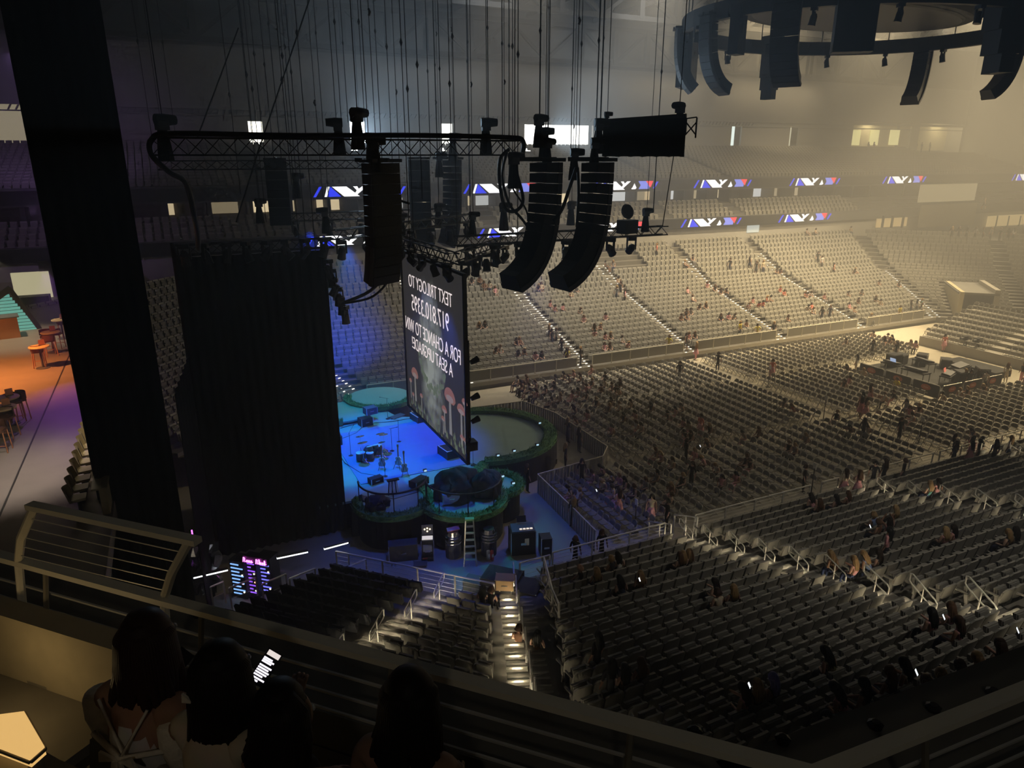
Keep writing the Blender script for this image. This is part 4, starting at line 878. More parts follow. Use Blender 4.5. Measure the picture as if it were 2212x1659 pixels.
# ------------------------------------------------------------------ centre scoreboard and its ring of speakers
SC = Vector((42.5, 36.6, 0))
sb = empty('centre_scoreboard', SC+Vector((0, 0, 26)), 0, 'huge dark scoreboard hanging over the middle of the floor', 'scoreboard')
def ell(rx, ry, z, n=40): return [(rx*math.cos(2*math.pi*k/n), ry*math.sin(2*math.pi*k/n), z) for k in range(n)]
def loft(rings, name, mt, parent, caps=True):
    m = MB(); n = len(rings[0]); b = 0
    for r in rings: m.v += r
    for i in range(len(rings)-1):
        for k in range(n): m.f.append([i*n+k, i*n+(k+1) % n, (i+1)*n+(k+1) % n, (i+1)*n+k]); m.mi.append(0)
    if caps: m.f.append(list(range(n))[::-1]); m.mi.append(0); m.f.append([(len(rings)-1)*n+k for k in range(n)]); m.mi.append(0)
    return m.build(name, mt, parent)
sbm = mat('scoreboard_black', (.016, .016, .016), .6)
loft([ell(9.0, 5.0, .0), ell(9.7, 5.6, .35), ell(9.8, 5.7, .9), ell(9.8, 5.7, 6.5)], 'body', sbm, sb); loft([ell(8.4, 4.5, -.02), ell(8.2, 4.3, -.1)], 'underside_screen', gear, sb)
ringm = mat('speaker_ring', (.05, .048, .045), .6)
rg = empty('speaker_ring', SC+Vector((0, 0, 25)), 0, 'dark oval ring truss around the scoreboard carrying speakers', 'ring truss')
n = 56; RX, RY = 11.5, 9.6
for k in range(n):
    a0, a1 = 2*math.pi*k/n, 2*math.pi*(k+1)/n; m = MB(); c = []
    for z in (0, .95):
        for (a, s) in ((a0, 1), (a1, 1), (a1, 1.04), (a0, 1.04)): c.append((RX*s*math.cos(a), RY*s*math.sin(a), z))
    m.hexa(c); m.build('ring_segment', ringm, rg)
for k in range(14):
    a = 2*math.pi*(k+.3)/14; m = MB(); m.bar((RX*1.02*math.cos(a), RY*1.02*math.sin(a), .9), (RX*1.02*math.cos(a), RY*1.02*math.sin(a), 11.9), .05); m.build('suspension_cable', gear, rg)
for k in range(16):
    a = 2*math.pi*(k+.5)/16; fixture(SC+Vector((RX*1.02*math.cos(a), RY*1.02*math.sin(a), 25)), 'small moving light under the scoreboard ring, %s round it' % ORD[k+1], 1.25, a, 10, 'lights under the scoreboard ring')
C9 = [0, 1, 2, 3, 4, 5, 6, 7, 8, 9, 10, 10]
def ringpt(deg, z=25.3, f=1.07): a = R(deg); return SC+Vector((RX*f*math.cos(a), RY*f*math.sin(a), z))
for deg, nn_, wd_, lb in ((178, 12, .95, 'leftmost thin curved speaker column on the ring'), (207, 11, 1.5, 'large curved speaker column on the near left of the ring'), (150, 10, 1.4, 'hazy curved speaker column behind the near left one'), (20, 11, 1.3, 'curved speaker column at the far end of the ring'), (340, 11, 1.3, 'curved speaker column at the outer end of the ring')):
    line_array(lb, ringpt(deg), nn_, wd_, .42, .7, deg-90, C9, 'ring_line_array')
def stack(p, rz, lb, s=1.0):
    e = empty('hanging_speaker_stack', p, rz, lb, 'speaker')
    for (w0, z0, z1) in ((1.7, -.25, .35), (1.3, -2.6, -.25), (1.0, -3.5, -2.6), (.6, -4.2, -3.5)):
        m = MB(); m.box(-w0/2*s, w0/2*s, -.5*s, .5*s, z0*s, z1*s); m.build('cabinet', sbm, e)
stack(ringpt(80, 25.9, 1.0), R(8), 'stepped speaker stack hanging at the far side of the ring'); stack(ringpt(272, 27.5, .98), R(-20), 'huge dark stepped speaker stack on the near side of the ring', 1.35)
e = empty('flat_speaker', ringpt(190, 25, 1.02), R(20), 'flat dark speaker box hanging at the left of the ring', 'speaker'); m = MB(); m.box(-.45, .45, -.3, .3, -2.0, .6); m.build('cabinet', sbm, e)
e = empty('flat_speaker', ringpt(225, 25.3, 1.02), R(-40), 'wide black speaker box under the near left of the ring', 'speaker'); m = MB(); m.box(-1.0, 1.0, -.5, .5, -2.6, .4); m.build('cabinet', sbm, e)
e = empty('flat_speaker', ringpt(133, 25.3, 1.02), R(40), 'square hazy speaker box under the far left of the ring', 'speaker'); m = MB(); m.box(-1.1, 1.1, -.5, .5, -3.3, .4); m.build('cabinet', sbm, e)
# ------------------------------------------------------------------ roof steel: long trusses, beams and catwalk along the far wall
m_ = 0
for (y, z0, z1, lb) in ((84.6, 28.4, 33.0, 'deep roof truss standing on the far wall'), (72, 31.5, 35.5, 'roof truss above the far upper deck')):
    e = empty('roof_truss', (-20, y, z0), 0, lb, 'truss')
    m = MB(); m.box(0, 130, -.25, .25, 0, .5); m.build('bottom_chord', steel, e); m = MB(); m.box(0, 130, -.25, .25, z1-z0-.5, z1-z0); m.build('top_chord', steel, e)
    h = z1-z0; dm = MB(); dm.bar((0, 0, .25), (5, 0, h-.25), .35); da = dm.mesh('diagonal', steel); dm = MB(); dm.bar((5, 0, .25), (0, 0, h-.25), .35); db = dm.mesh('diagonal', steel); vm = MB(); vm.box(-.3, .3, -.3, .3, .2, h-.2); ve = vm.mesh('vertical', steel)
    for k in range(26): link('vertical', ve, e, (5*k, 0, 0)); link('diagonal', da if k % 2 else db, e, (5*k, 0, 0))
for k in range(14):   # rafters running across the hall
    x = -14+9.5*k; e = empty('roof_rafter', (x, 30, 33.5), 0, 'steel roof rafter crossing the hall, %s from the stage end' % ORD[k+1], 'rafter', 'roof rafters'); m = MB(); m.box(-.2, .2, 0, 56, 0, .45); m.build('bottom_chord', steel, e); m = MB(); m.box(-.2, .2, 0, 56, 2.6, 3.0); m.build('top_chord', steel, e)
    for j in range(14):
        m = MB(); m.bar((0, 4*j, .2 if j % 2 else 2.8), (0, 4*j+4, 2.8 if j % 2 else .2), .2); m.build('web', steel, e)
e = empty('catwalk', (-20, 64, 33.0), 0, 'steel catwalk with rails under the roof', 'catwalk'); m = MB(); m.box(0, 130, -.7, .7, 0, .12); m.build('deck', steel, e)
for s in (-.7, .7):
    for z in (.55, 1.1): m = MB(); m.box(0, 130, s-.03, s+.03, z-.03, z+.03); m.build('rail', steel, e)
for k in range(9):
    e = empty('ceiling_light', (14+11*k, 66, 33.2), 0, 'roof floodlight over the far stand, %s from the stage' % ORD[k+1], 'light', 'roof floodlights'); m = MB(); m.lathe([(.5, -.5), (.25, 0), (.1, .2)], 12); m.build('shade', steel, e); m = MB(); m.lathe([(.45, -.48), (.45, -.46)], 12); m.build('lamp', emi('flood_lamp', (1, .85, .5), 6), e); lamp('roof_glow', 'POINT', (14+11*k, 65, 32.2), (140, 170, 210, 300, 400, 520, 580, 640, 640)[k], (1, .86, .6) if k > 2 else (.8, .9, 1), None, .4)
# ------------------------------------------------------------------ LED ribbon boards
led_w, led_b, led_r, led_k = emi('led_white', (1, 1, 1), 1.9), emi('led_blue', (.03, .05, .9), 1.7), emi('led_red', (.95, .05, .07), 1.8), emi('led_light_blue', (.25, .30, .98), 1.4)
led_d = mat('led_off', (.02, .02, .022), .5)
def ribbon(kind, d, z0, z1, s0, s1, marks, label, first):
    o, a, n, L = sec(kind); e = empty('ribbon_board', sp(kind, s0, d, z0), 0, label, 'LED board'); eo = e.location.copy(); h = z1-z0
    m = MB(); A = [sp(kind, s, dd, z)-eo for z in (z0, z1) for s, dd in ((s0, d), (s1, d), (s1, d+.15), (s0, d+.15))]; m.hexa(A); m.build('housing', led_d, e)
    for sm_ in marks:   # graphic 6.2 m wide read from the hall, right side = smaller s on the far side
        def pl(pts, mt, nm, dd=.012):
            m = MB(); m.prism([sp(kind, sm_-x*1.38, d-dd, z0+h*(.08+.84*z))-eo for x, z in pts], n*.008); m.build(nm, mt, e)
        pl([(0, 0), (.18, 0), (.62, 1), (.44, 1)], led_b, 'slash'); pl([(.75, 0), (.92, 0), (1.15, 1), (.98, 1)], led_w, 'white_edge'); pl([(.95, 0), (1.9, 0), (1.2, 1)], led_b, 'blue_wedge')
        pl([(1.3, 1), (2.3, 1), (3.2, 0), (2.1, 0)], led_w, 'white_band'); pl([(2.75, 1), (3.05, 1), (3.15, .75), (3.4, 1), (3.75, 1), (2.95, .1), (2.85, .3), (3.0, .6)], led_w, 'white_letter')
        pl([(3.85, .05)]+[(4.1+.25*math.cos(t), .22+.2*math.sin(t)) for t in (3.3, 4.2, 5.2, 6.2)]+[(4.12, .75)], led_w, 'white_drop')
        pl([(4.55, .05), (5.6, .05), (5.75, 1), (4.5, 1), (4.75, .5)], led_k, 'flag_blue'); pl([(5.25, 1), (6.0, 1), (5.75, .2)], led_r, 'flag_red', .02)
        pl([(6.0, .1), (6.18, .1), (6.55, .9), (6.35, .9)], led_b, 'slash')
    return e
def s_at(px, py, Y): return XR-at(px, py, Y=Y).x
RY1 = YF+21.25; RY2 = YF+17.85
ribbon('far', 21.2, 13.65, 14.75, -52, 98, [s_at(x, 395, RY1) for x in (674, 1000, 1278, 1498, 1705, 1905, 2183)], 'upper LED ribbon board along the far stand', 0)
ribbon('far', 17.8, 9.5, 10.55, 1.5, 98, [s_at(x, 480, RY2) for x in (1250, 1470, 1680, 1030, 655)], 'lower LED ribbon board below the club seats', 0)
# ------------------------------------------------------------------ suites behind the club seats
SY = YF+23.4; rs = random.Random(8); wins = [(352, 372, 1.0), (455, 515, .35), (540, 600, 1.4), (605, 640, .8), (690, 740, 1.2), (820, 850, 1.6), (862, 880, 1.2), (925, 950, 2.2), (1005, 1030, 1.1), (1042, 1090, .9), (1205, 1245, 1.7), (1300, 1330, .8), (1340, 1375, 1.2), (1395, 1430, .5), (1412, 1440, .9), (1470, 1498, 1.3), (1520, 1545, .7), (1572, 1600, 1.1), (1625, 1665, 1.2), (1682, 1700, .6), (1730, 1745, .8), (1798, 1815, .5)]
m = MB(); m.box(-25, 112, SY+2.2, SY+2.4, 11.6, 13.7); struct(m.build('wall_suites', mat('suite_wall', (.16, .14, .12), .8)), 'back wall of the suite level')
for i, (a, b, st) in enumerate(wins):
    p, q = at(a, 420, Y=SY), at(b, 420, Y=SY); c = (1, .80, .48) if (i % 3 or a < 700) else (.95, .97, .95)
    m = MB(); m.box(p.x, q.x, SY+1.8, SY+1.9, 12.25, 13.55); struct(m.build('window_suite', emi('suite_glow_%d' % i, c, st*.8)), 'lit suite interior, %s along the suite level from the stage' % ORD[i+1])
for k in range(34):
    x = -18+3.6*k; m = MB(); m.box(x, x+.35, SY-.2, SY+2.2, 11.6, 13.7); struct(m.build('wall_suite_divider', panel_m), 'dividing wall between two suites')
def lit_panel(px0, py0, px1, py1, Y, col, st, label, name='window_portal'):
    p, q = at(px0, py1, Y=Y), at(px1, py0, Y=Y); m = MB(); m.box(p.x, q.x, Y, Y+.08, p.z, q.z); return struct(m.build(name, emi('portal_%s' % abs(hash(label)) , col, st)), label)
lit_panel(1613, 473, 1642, 503, YF+18.25, (.90, 1, .95), .75, 'pale lit doorway at the top of the far stand')
lit_panel(1338, 487, 1370, 503, YF+18.25, (.95, 1, .97), .7, 'pale lit doorway behind the right speaker column')
me = text_mesh('109', 'section_number', .75, mat('sign_grey', (.5, .5, .47), .7)); p = at(1594, 481, Y=YF+18.2); o = link('section_sign', me, None, p); o.rotation_euler = (R(90), 0, 0); tag(o, 'pale section number 109 painted on the wall', 'sign')
# the corner portal, rooms and tunnel
o_, a_, n_, L_ = sec('corner_fr')
def crn(s, d, z): return sp('corner_fr', s, d, z)
def cbox(name, s0, s1, d0, d1, z0, z1, mt, label):
    m = MB(); m.hexa([crn(s, d, z) for z in (z0, z1) for s, d in ((s0, d0), (s1, d0), (s1, d1), (s0, d1))]); return struct(m.build(name, mt), label)
def pbox(x0, y0, x1, y1, Y, mt, name, label):
    p, q = at(x0, y1, Y=Y), at(x1, y0, Y=Y); m = MB(); m.box(p.x, q.x, Y, Y+.2, p.z, q.z); return struct(m.build(name, mt), label)
pbox(1984, 396, 2112, 438, YF+20.6, emi('portal_wall_glow', (.85, .70, .40), .40), 'wall_portal_back', 'pale back wall of the wide corner portal, glowing as if lit'); pbox(1984, 438, 2112, 492, YF+17.4, mat('portal_fascia', (.40, .36, .28), .8), 'wall_portal_front', 'pale blank wall under the corner portal')  # portal back wall glows in place of lamps shining on it
pbox(1892, 462, 1962, 492, YF+18.2, emi('bar_glow', (1, .70, .30), .55), 'window_bar', 'warm lit bar front at the far corner'); pbox(2132, 462, 2230, 490, YF+17.6, emi('bar_glow2', (1, .72, .32), .6), 'window_bar_second', 'second warm lit bar beyond the portal'); pbox(2140, 492, 2212, 506, YF+16.6, emi('bar_blue', (.3, .45, 1), .45), 'window_bar_screens', 'row of small blue lights at the far bar')
for i, px in enumerate((1905, 1925, 1948, 2150, 2175, 2200)): pbox(px, 466, px+7, 492, YF+17.5, gear, 'wall_bar_post', 'dark post in front of a lit bar')
# corner tunnel: black block for the mouth's shade, lit cheek coloured paler
cbox('door_tunnel_shade', 7.6, 10.5, .2, 5.5, .3, 3.3, black, 'black block for the shade inside the far corner tunnel'); cbox('wall_tunnel_head', 7.1, 11.0, .1, 7.5, 3.3, 3.5, concrete_d, 'concrete lintel over the tunnel mouth'); cbox('wall_tunnel_cheek', 10.5, 10.9, -.4, 7.0, 0, 3.6, mat('tunnel_cheek_lit', (.42, .37, .25), .8), 'concrete cheek of the tunnel coloured pale as if lit')
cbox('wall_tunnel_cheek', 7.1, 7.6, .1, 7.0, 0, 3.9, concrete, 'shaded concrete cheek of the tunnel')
# ------------------------------------------------------------------ people
def attr_mat(name, prop, rough=.85):
    m = bpy.data.materials.new(name); m.use_nodes = True; nt = m.node_tree; b = nt.nodes['Principled BSDF']; b.inputs['Roughness'].default_value = rough; b.inputs['Specular IOR Level'].default_value = .15
    a = nt.nodes.new('ShaderNodeAttribute'); a.attribute_type = 'OBJECT'; a.attribute_name = prop
    nz = nt.nodes.new('ShaderNodeTexNoise'); nz.inputs['Scale'].default_value = 9; mx = nt.nodes.new('ShaderNodeMix'); mx.data_type = 'RGBA'; mx.blend_type = 'MULTIPLY'; mx.inputs[0].default_value = .35
    tc = nt.nodes.new('ShaderNodeTexCoord'); nt.links.new(tc.outputs['Object'], nz.inputs['Vector'])
    nt.links.new(a.outputs['Color'], mx.inputs[6]); nt.links.new(nz.outputs[1], mx.inputs[7]); nt.links.new(mx.outputs[2], b.inputs['Base Color']); return m
M_SKIN, M_TOP, M_LEG, M_HAIR, M_SHOE = attr_mat('skin', 'skin_tone', .6), attr_mat('top_cloth', 'top_tone'), attr_mat('leg_cloth', 'leg_tone'), attr_mat('hair', 'hair_tone', .55), mat('shoe', (.05, .05, .05), .6)
PM = [M_SKIN, M_TOP, M_LEG, M_HAIR, M_SHOE]
def skin_body(name, J, E, sub=1):
    """J {joint: (pos, radius)}, E [(a, b, material index)] -> one continuous skinned surface"""
    names = list(J); idx = {n: i for i, n in enumerate(names)}
    me = bpy.data.meshes.new(name+'_skeleton'); me.from_pydata([J[n][0] for n in names], [(idx[a], idx[b]) for a, b, _ in E], []); ob = bpy.data.objects.new(name, me); COL.objects.link(ob)
    md = ob.modifiers.new('skin', 'SKIN'); md.use_smooth_shade = True
    if not me.skin_vertices: bpy.context.view_layer.objects.active = ob; ob.select_set(True); bpy.ops.object.modifier_remove(modifier='skin'); bpy.ops.object.modifier_add(type='SKIN')
    for n in names:
        r = J[n][1]; sv = me.skin_vertices[0].data[idx[n]]; sv.radius = r if isinstance(r, tuple) else (r, r); sv.use_root = (n == 'hip')
    if sub: s = ob.modifiers.new('sub', 'SUBSURF'); s.levels = s.render_levels = sub
    bpy.context.view_layer.update(); out = bpy.data.meshes.new_from_object(ob.evaluated_get(bpy.context.evaluated_depsgraph_get())); bpy.data.objects.remove(ob); out.name = name
    out.materials.clear()
    for m in PM: out.materials.append(m)
    seg = [(Vector(J[a][0]), Vector(J[b][0]), mi) for a, b, mi in E]
    for p in out.polygons:
        c = p.center; best = 9; mi = 0
        for a, b, m_ in seg:
            d = b-a; t = max(0, min(1, (c-a).dot(d)/max(d.length_squared, 1e-9))); q = (c-(a+d*t)).length
            if q < best: best, mi = q, m_
        p.material_index = mi; p.use_smooth = True
    return out
def seated(lean=8, arm='lap', dress=False, bare=True):
    a = R(lean); sy = lambda y, z: (y*math.cos(a)+(z-.52)*math.sin(a), .52+(z-.52)*math.cos(a)-y*math.sin(a))
    def t(x, y, z): Y, Z = sy(y, z); return (x, Y, Z)
    J = {'hip': ((0, -.05, .52), (.13, .11)), 'waist': (t(0, -.05, .72), (.115, .09)), 'chest': (t(0, -.04, .90), (.13, .10)), 'neckb': (t(0, -.03, 1.03), .06), 'neck': (t(0, -.01, 1.10), .05), 'head': (t(0, .01, 1.19), (.078, .09)), 'crown': (t(0, 0, 1.27), (.06, .07)), 'nose': (t(0, .105, 1.18), .018)}
    E = [('hip', 'waist', 1), ('waist', 'chest', 1), ('chest', 'neckb', 1), ('neckb', 'neck', 0), ('neck', 'head', 0), ('head', 'crown', 3), ('head', 'nose', 0)]
    for s, n in ((-1, 'l'), (1, 'r')):
        J['sh'+n] = (t(s*.17, -.04, .985), .06)
        if arm == 'lap' or (arm == 'phone' and s < 0): el, ha = t(s*.24, .02, .74), (s*.10, .28, .66)
        elif arm == 'up': el, ha = t(s*.27, .1, 1.1), t(s*.12, .12, 1.32)
        else: el, ha = t(s*.23, .06, .76), t(s*.10, .32, .92)
        J['el'+n] = (el, .042); J['ha'+n] = (ha, .035); fv = Vector(ha)-Vector(el); fv.normalize(); J['fi'+n] = (tuple(Vector(ha)+fv*.11), .022)
        J['kn'+n] = ((s*.10, .40, .53), .065); J['an'+n] = ((s*.11, .44, .10), .045); J['to'+n] = ((s*.11, .58, .04), .035)
        E += [('chest', 'sh'+n, 1), ('sh'+n, 'el'+n, 0 if bare else 1), ('el'+n, 'ha'+n, 0), ('ha'+n, 'fi'+n, 0), ('hip', 'kn'+n, 2), ('kn'+n, 'an'+n, 0 if dress else 2), ('an'+n, 'to'+n, 4)]
    return J, E
def standing(walk=0, arm='down', dress=False, bare=True):
    J = {'hip': ((0, 0, .92), (.13, .10)), 'waist': ((0, 0, 1.08), (.11, .085)), 'chest': ((0, 0, 1.28), (.135, .10)), 'neckb': ((0, 0, 1.43), .06), 'neck': ((0, .01, 1.49), .05), 'head': ((0, .02, 1.58), (.078, .09)), 'crown': ((0, .01, 1.66), (.06, .07)), 'nose': ((0, .115, 1.57), .018)}
    E = [('hip', 'waist', 1), ('waist', 'chest', 1), ('chest', 'neckb', 1), ('neckb', 'neck', 0), ('neck', 'head', 0), ('head', 'crown', 3), ('head', 'nose', 0)]
    for s, n in ((-1, 'l'), (1, 'r')):
        J['sh'+n] = ((s*.18, 0, 1.37), .06)
        if arm == 'hips': el, ha = (s*.34, -.02, 1.14), (s*.17, .08, .98)
        elif arm == 'up' and s > 0: el, ha = (s*.3, .1, 1.5), (s*.2, .14, 1.75)
        elif arm == 'front': el, ha = (s*.24, .05, 1.12), (s*.08, .28, 1.16)
        else: el, ha = (s*.24, -.02, 1.10), (s*.25, .06, .86)
        J['el'+n] = (el, .042); J['ha'+n] = (ha, .034); fv = (Vector(ha)-Vector(el)).normalized(); J['fi'+n] = (tuple(Vector(ha)+fv*.12), .022)
        w = s*walk; J['kn'+n] = ((s*.09, w*.16, .50), .062 if not dress else .062); J['an'+n] = ((s*.09, w*.22-abs(walk)*.05, .09), .043); J['to'+n] = ((s*.10, w*.22+.14, .035), .035)
        E += [('chest', 'sh'+n, 1), ('sh'+n, 'el'+n, 0 if bare else 1), ('el'+n, 'ha'+n, 0), ('ha'+n, 'fi'+n, 0), ('hip', 'kn'+n, 2), ('kn'+n, 'an'+n, 0 if dress else 2), ('an'+n, 'to'+n, 4)]
    return J, E
PROTO = {}
for k, a in {'sit': (seated(),), 'sit_lean': (seated(28),), 'sit_phone': (seated(14, 'phone'),), 'sit_back': (seated(-8, 'lap', True),), 'sit_up': (seated(0, 'up'),), 'sit_sleeve': (seated(6, 'lap', False, False),)}.items(): PROTO[k] = skin_body('person', *a[0])
for k, a in {'stand': (standing(0, 'down', False, False),), 'stand_hips': (standing(0, 'hips', False, False),), 'walk': (standing(1, 'down', True),), 'stand_front': (standing(.3, 'front', True),), 'stand_up': (standing(0, 'up'),)}.items(): PROTO[k] = skin_body('person', *a[0])
# hair and skirts as parts
def hair_mesh(cz, cy, length, seed, n=26):
    rnd = random.Random(seed); m = MB(); m.lathe([(.03, .125), (.075, .105), (.103, .05), (.108, 0), (.10, -.05), (.085, -.085)], 12, Matrix.Translation((0, cy-.025, cz)))
    for k in range(n):
        an = R(200+140*k/(n-1)) if length > .1 else R(180+180*k/(n-1)); x, y = .095*math.cos(an), .095*math.sin(an)*.95; L = length*rnd.uniform(.8, 1.1)
        m.tube([(x*.8, cy-.03+y*.8, cz+.06), (x*1.12, cy-.03+y*1.1, cz-.03), (x*1.3+rnd.uniform(-.02, .02), cy-.05+y*1.15, cz-.05-L*.5), (x*1.1, cy-.06+y*1.1, cz-.05-L)], [.03, .034, .03, .01], 5)
    return m.mesh('hair', M_HAIR, True)
HAIR = {('sit', 0): hair_mesh(1.21, .01, .05, 1), ('sit', 1): hair_mesh(1.21, .01, .34, 2), ('stand', 0): hair_mesh(1.60, .02, .05, 3), ('stand', 1): hair_mesh(1.60, .02, .36, 4)}
def lean_hair(me, lean):
    c = me.copy(); a = R(lean)
    for v in c.vertices: y, z = v.co.y, v.co.z; v.co.y, v.co.z = y*math.cos(a)+(z-.52)*math.sin(a), .52+(z-.52)*math.cos(a)-y*math.sin(a)
    return c
LEANS = {'sit': 8, 'sit_lean': 28, 'sit_phone': 14, 'sit_back': -8, 'sit_up': 0, 'sit_sleeve': 6}
HM = {}
for k, l in LEANS.items():
    for h in (0, 1): HM[(k, h)] = lean_hair(HAIR[('sit', h)], l)
for k in ('stand', 'stand_hips', 'walk', 'stand_front', 'stand_up'):
    for h in (0, 1): HM[(k, h)] = HAIR[('stand', h)]
m = MB(); m.lathe([(.12, 1.02), (.16, .92), (.23, .66), (.25, .56)], 14); skirt_me = m.mesh('skirt', M_LEG, True)
TONES = {'black': (.012, .012, .014), 'dark': (.04, .04, .05), 'white': (.75, .72, .68), 'pink': (.80, .38, .42), 'coral': (.85, .25, .18), 'red': (.6, .05, .04), 'yellow': (.75, .62, .08), 'grey': (.28, .27, .27), 'blue': (.22, .30, .55), 'navy': (.03, .04, .10), 'cream': (.70, .60, .45), 'olive': (.20, .18, .08), 'teal': (.08, .22, .22), 'brown': (.20, .10, .06)}
SK = [(.52, .30, .21), (.60, .38, .28), (.36, .20, .13), (.55, .34, .26)]; HR = [(.02, .013, .01), (.05, .025, .015), (.12, .06, .03), (.35, .22, .10), (.015, .015, .015)]
PEOPLE = []
def person(pose, p, rz, top, leg, where, long=None, hair=None, seed=None, skirt=False, s=1.0, group=None):
    r = random.Random(seed if seed is not None else int(p[0]*131+p[1]*977)); o = link('person', PROTO[pose], None, p, rz); o.scale = (s, s, s)
    sk, hr = r.choice(SK), hair or r.choice(HR); L = long if long is not None else r.random() < .75
    h = link('hair', HM[(pose, 1 if L else 0)], o); parts = [o, h]
    if skirt and pose not in LEANS: parts.append(link('skirt', skirt_me, o))
    for q in parts: q['skin_tone'] = sk; q['top_tone'] = TONES[top]; q['leg_tone'] = TONES[leg]; q['hair_tone'] = hr
    PEOPLE.append((o, pose, top, where, 'long hair' if L else 'short hair')); tag(o, None, 'person', group); return o
def far_row(px, py, dz):
    best = None
    for r, (d, z) in enumerate(NEARROWS[:-1]):
        p = at(px, py, Y=YF+d+.42); e = abs(p.z-(z+dz))
        if best is None or e < best[0]: best = (e, r, p, z)
    e, r, p, z = best; return Vector((p.x, YF+NEARROWS[r][0]+.42, z)), r
def near_row(px, py, dz):
    best = None
    for r, (d, z) in enumerate(NEARROWS[:-1]):
        p = at(px, py, Y=YN-d-.42); e = abs(p.z-(z+dz))
        if best is None or e < best[0]: best = (e, r, p, z)
    e, r, p, z = best; return Vector((p.x, YN-NEARROWS[r][0]-.42, z)), r
ra = random.Random(21)
SITS = ['sit', 'sit_lean', 'sit_phone', 'sit_back', 'sit_sleeve', 'sit']
TOPS = ['black', 'dark', 'pink', 'grey', 'white', 'black', 'brown', 'pink', 'dark', 'navy', 'cream', 'black']
ORDX = lambda n: ORD[min(n, len(ORD)-1)]
def aisle_no(x): return sum(1 for a in (19.4, 30, 41, 52, 63) if x > a)
FARNAMES = ['behind the stage', 'far block behind screen', 'far block left of middle', 'middle far block', 'far block right of middle', 'far block by the corner']
zA = lambda x, y: (1400+x/6.144, 560+y/6.144); zD = lambda x, y: (1000+x/6.144, 560+y/6.144); z6 = lambda x, y: (1700+x/4.32, 420+y/4.32)
z2 = lambda x, y: (1200+x/5.267, 860+y/5.267); z3 = lambda x, y: (1560+x/5.267, 860+y/5.267); z5 = lambda x, y: (1760+x/4.878, 640+y/4.878); z8 = lambda x, y: (1560+x/4.88, 1160+y/4.88); z9 = lambda x, y: (1400+x/2.68, 1040+y/2.68); z7 = lambda x, y: (1160+x/4.607, 1140+y/4.607)
far_pts = [zA(*q) for q in ((530, 410), (600, 510), (660, 640), (760, 620), (500, 720), (560, 700), (430, 790), (510, 800), (880, 420), (960, 420), (1030, 420), (780, 360), (1320, 600), (1380, 570), (1450, 620), (1510, 610), (1560, 540), (1620, 520), (1740, 440), (1800, 450), (2080, 500), (2150, 480), (2110, 650), (2170, 660), (580, 30), (500, 40), (960, 790), (1060, 790), (1120, 770), (1290, 900), (1690, 180), (1740, 170), (1840, 830), (610, 1040), (530, 1060))]
far_pts += [zD(*q) for q in ((1150, 640), (1210, 650), (1320, 630), (1540, 680), (1600, 790), (1660, 780), (1890, 780), (1740, 910), (1810, 900), (1740, 1010), (1880, 1060), (1950, 1050), (2100, 1100), (2170, 1110), (1880, 1200), (1940, 1200), (700, 1110), (760, 1110), (410, 1240), (490, 1230), (720, 1280), (800, 1280), (960, 1320), (1040, 1320), (210, 890), (290, 870), (990, 380), (1040, 400), (1430, 480), (1500, 440), (2060, 300), (2110, 280), (1900, 80), (1990, 70), (110, 320), (220, 310), (280, 330), (350, 380), (430, 420))]
far_pts += [z6(*q) for q in ((200, 280), (270, 280), (590, 320), (850, 820), (1040, 840), (640, 740), (620, 730), (160, 960), (210, 940), (340, 980), (560, 940), (690, 920), (820, 1000), (870, 1000), (200, 1070), (240, 1080), (580, 1070), (620, 1070), (660, 1010), (780, 1140), (1190, 740))]
used = set()
for i, (x, y) in enumerate(far_pts):
    p, r = far_row(x, y, .75); key = (r, round(p.x/.6))
    if key in used: continue
    used.add(key); top = ra.choice(TOPS) if not (zA(1300, 0)[0] < x < zA(2200, 0)[0] and 620 < y < 680) else ra.choice(('pink', 'coral', 'white', 'red'))
    person(ra.choice(SITS), p+Vector((0, -.05, 0)), math.pi+ra.uniform(-.5, .5), top, ra.choice(('dark', 'navy', 'grey')), 'seated %s, %s row' % (FARNAMES[aisle_no(p.x)], ORD[r+1]), group='people seated in the far stand')
for q, top, pose in ((zD(1240, 980), 'grey', 'stand'), (zD(1180, 1020), 'dark', 'walk'), (zD(1310, 1120), 'black', 'stand'), (zD(1150, 960), 'dark', 'walk'), (zD(1370, 1290), 'dark', 'stand'), (zD(2090, 350), 'dark', 'walk'), (zD(2150, 480), 'pink', 'stand'), (zD(2040, 430), 'grey', 'stand'), (z6(440, 680), 'coral', 'walk'), (z6(330, 600), 'white', 'stand'), (z6(290, 580), 'dark', 'stand'), (z6(330, 1090), 'black', 'stand'), (z6(400, 1110), 'navy', 'stand'), (z6(1160, 1040), 'dark', 'stand'), (z6(1215, 1040), 'white', 'stand'), (z6(1255, 1040), 'teal', 'stand'), (zA(1090, 30), 'dark', 'stand'), (zA(1350, 40), 'dark', 'walk'), (zA(1440, 80), 'dark', 'walk'), (zA(1530, 80), 'cream', 'stand'), (zA(1220, 930), 'yellow', 'stand'), (z6(1040, 1180), 'yellow', 'stand'), (z6(1250, 1120), 'white', 'stand'), (zA(270, 1190), 'yellow', 'stand_hips'), (zA(1440, 1040), 'yellow', 'stand_hips'), (zD(1390, 1400), 'yellow', 'stand_hips'), (zD(1560, 1380), 'dark', 'stand'), (zA(500, 1170), 'dark', 'walk'), (zA(1660, 1000), 'dark', 'stand'), ((1419, 534), 'coral', 'stand')):
    p, r = far_row(q[0], q[1], 1.05); person(pose, p, math.pi+ra.uniform(-1.5, 1.5), top, ra.choice(('dark', 'black', 'navy')), 'standing on far stairs, %s row up' % ORD[r+1], group='people standing in the far stand')
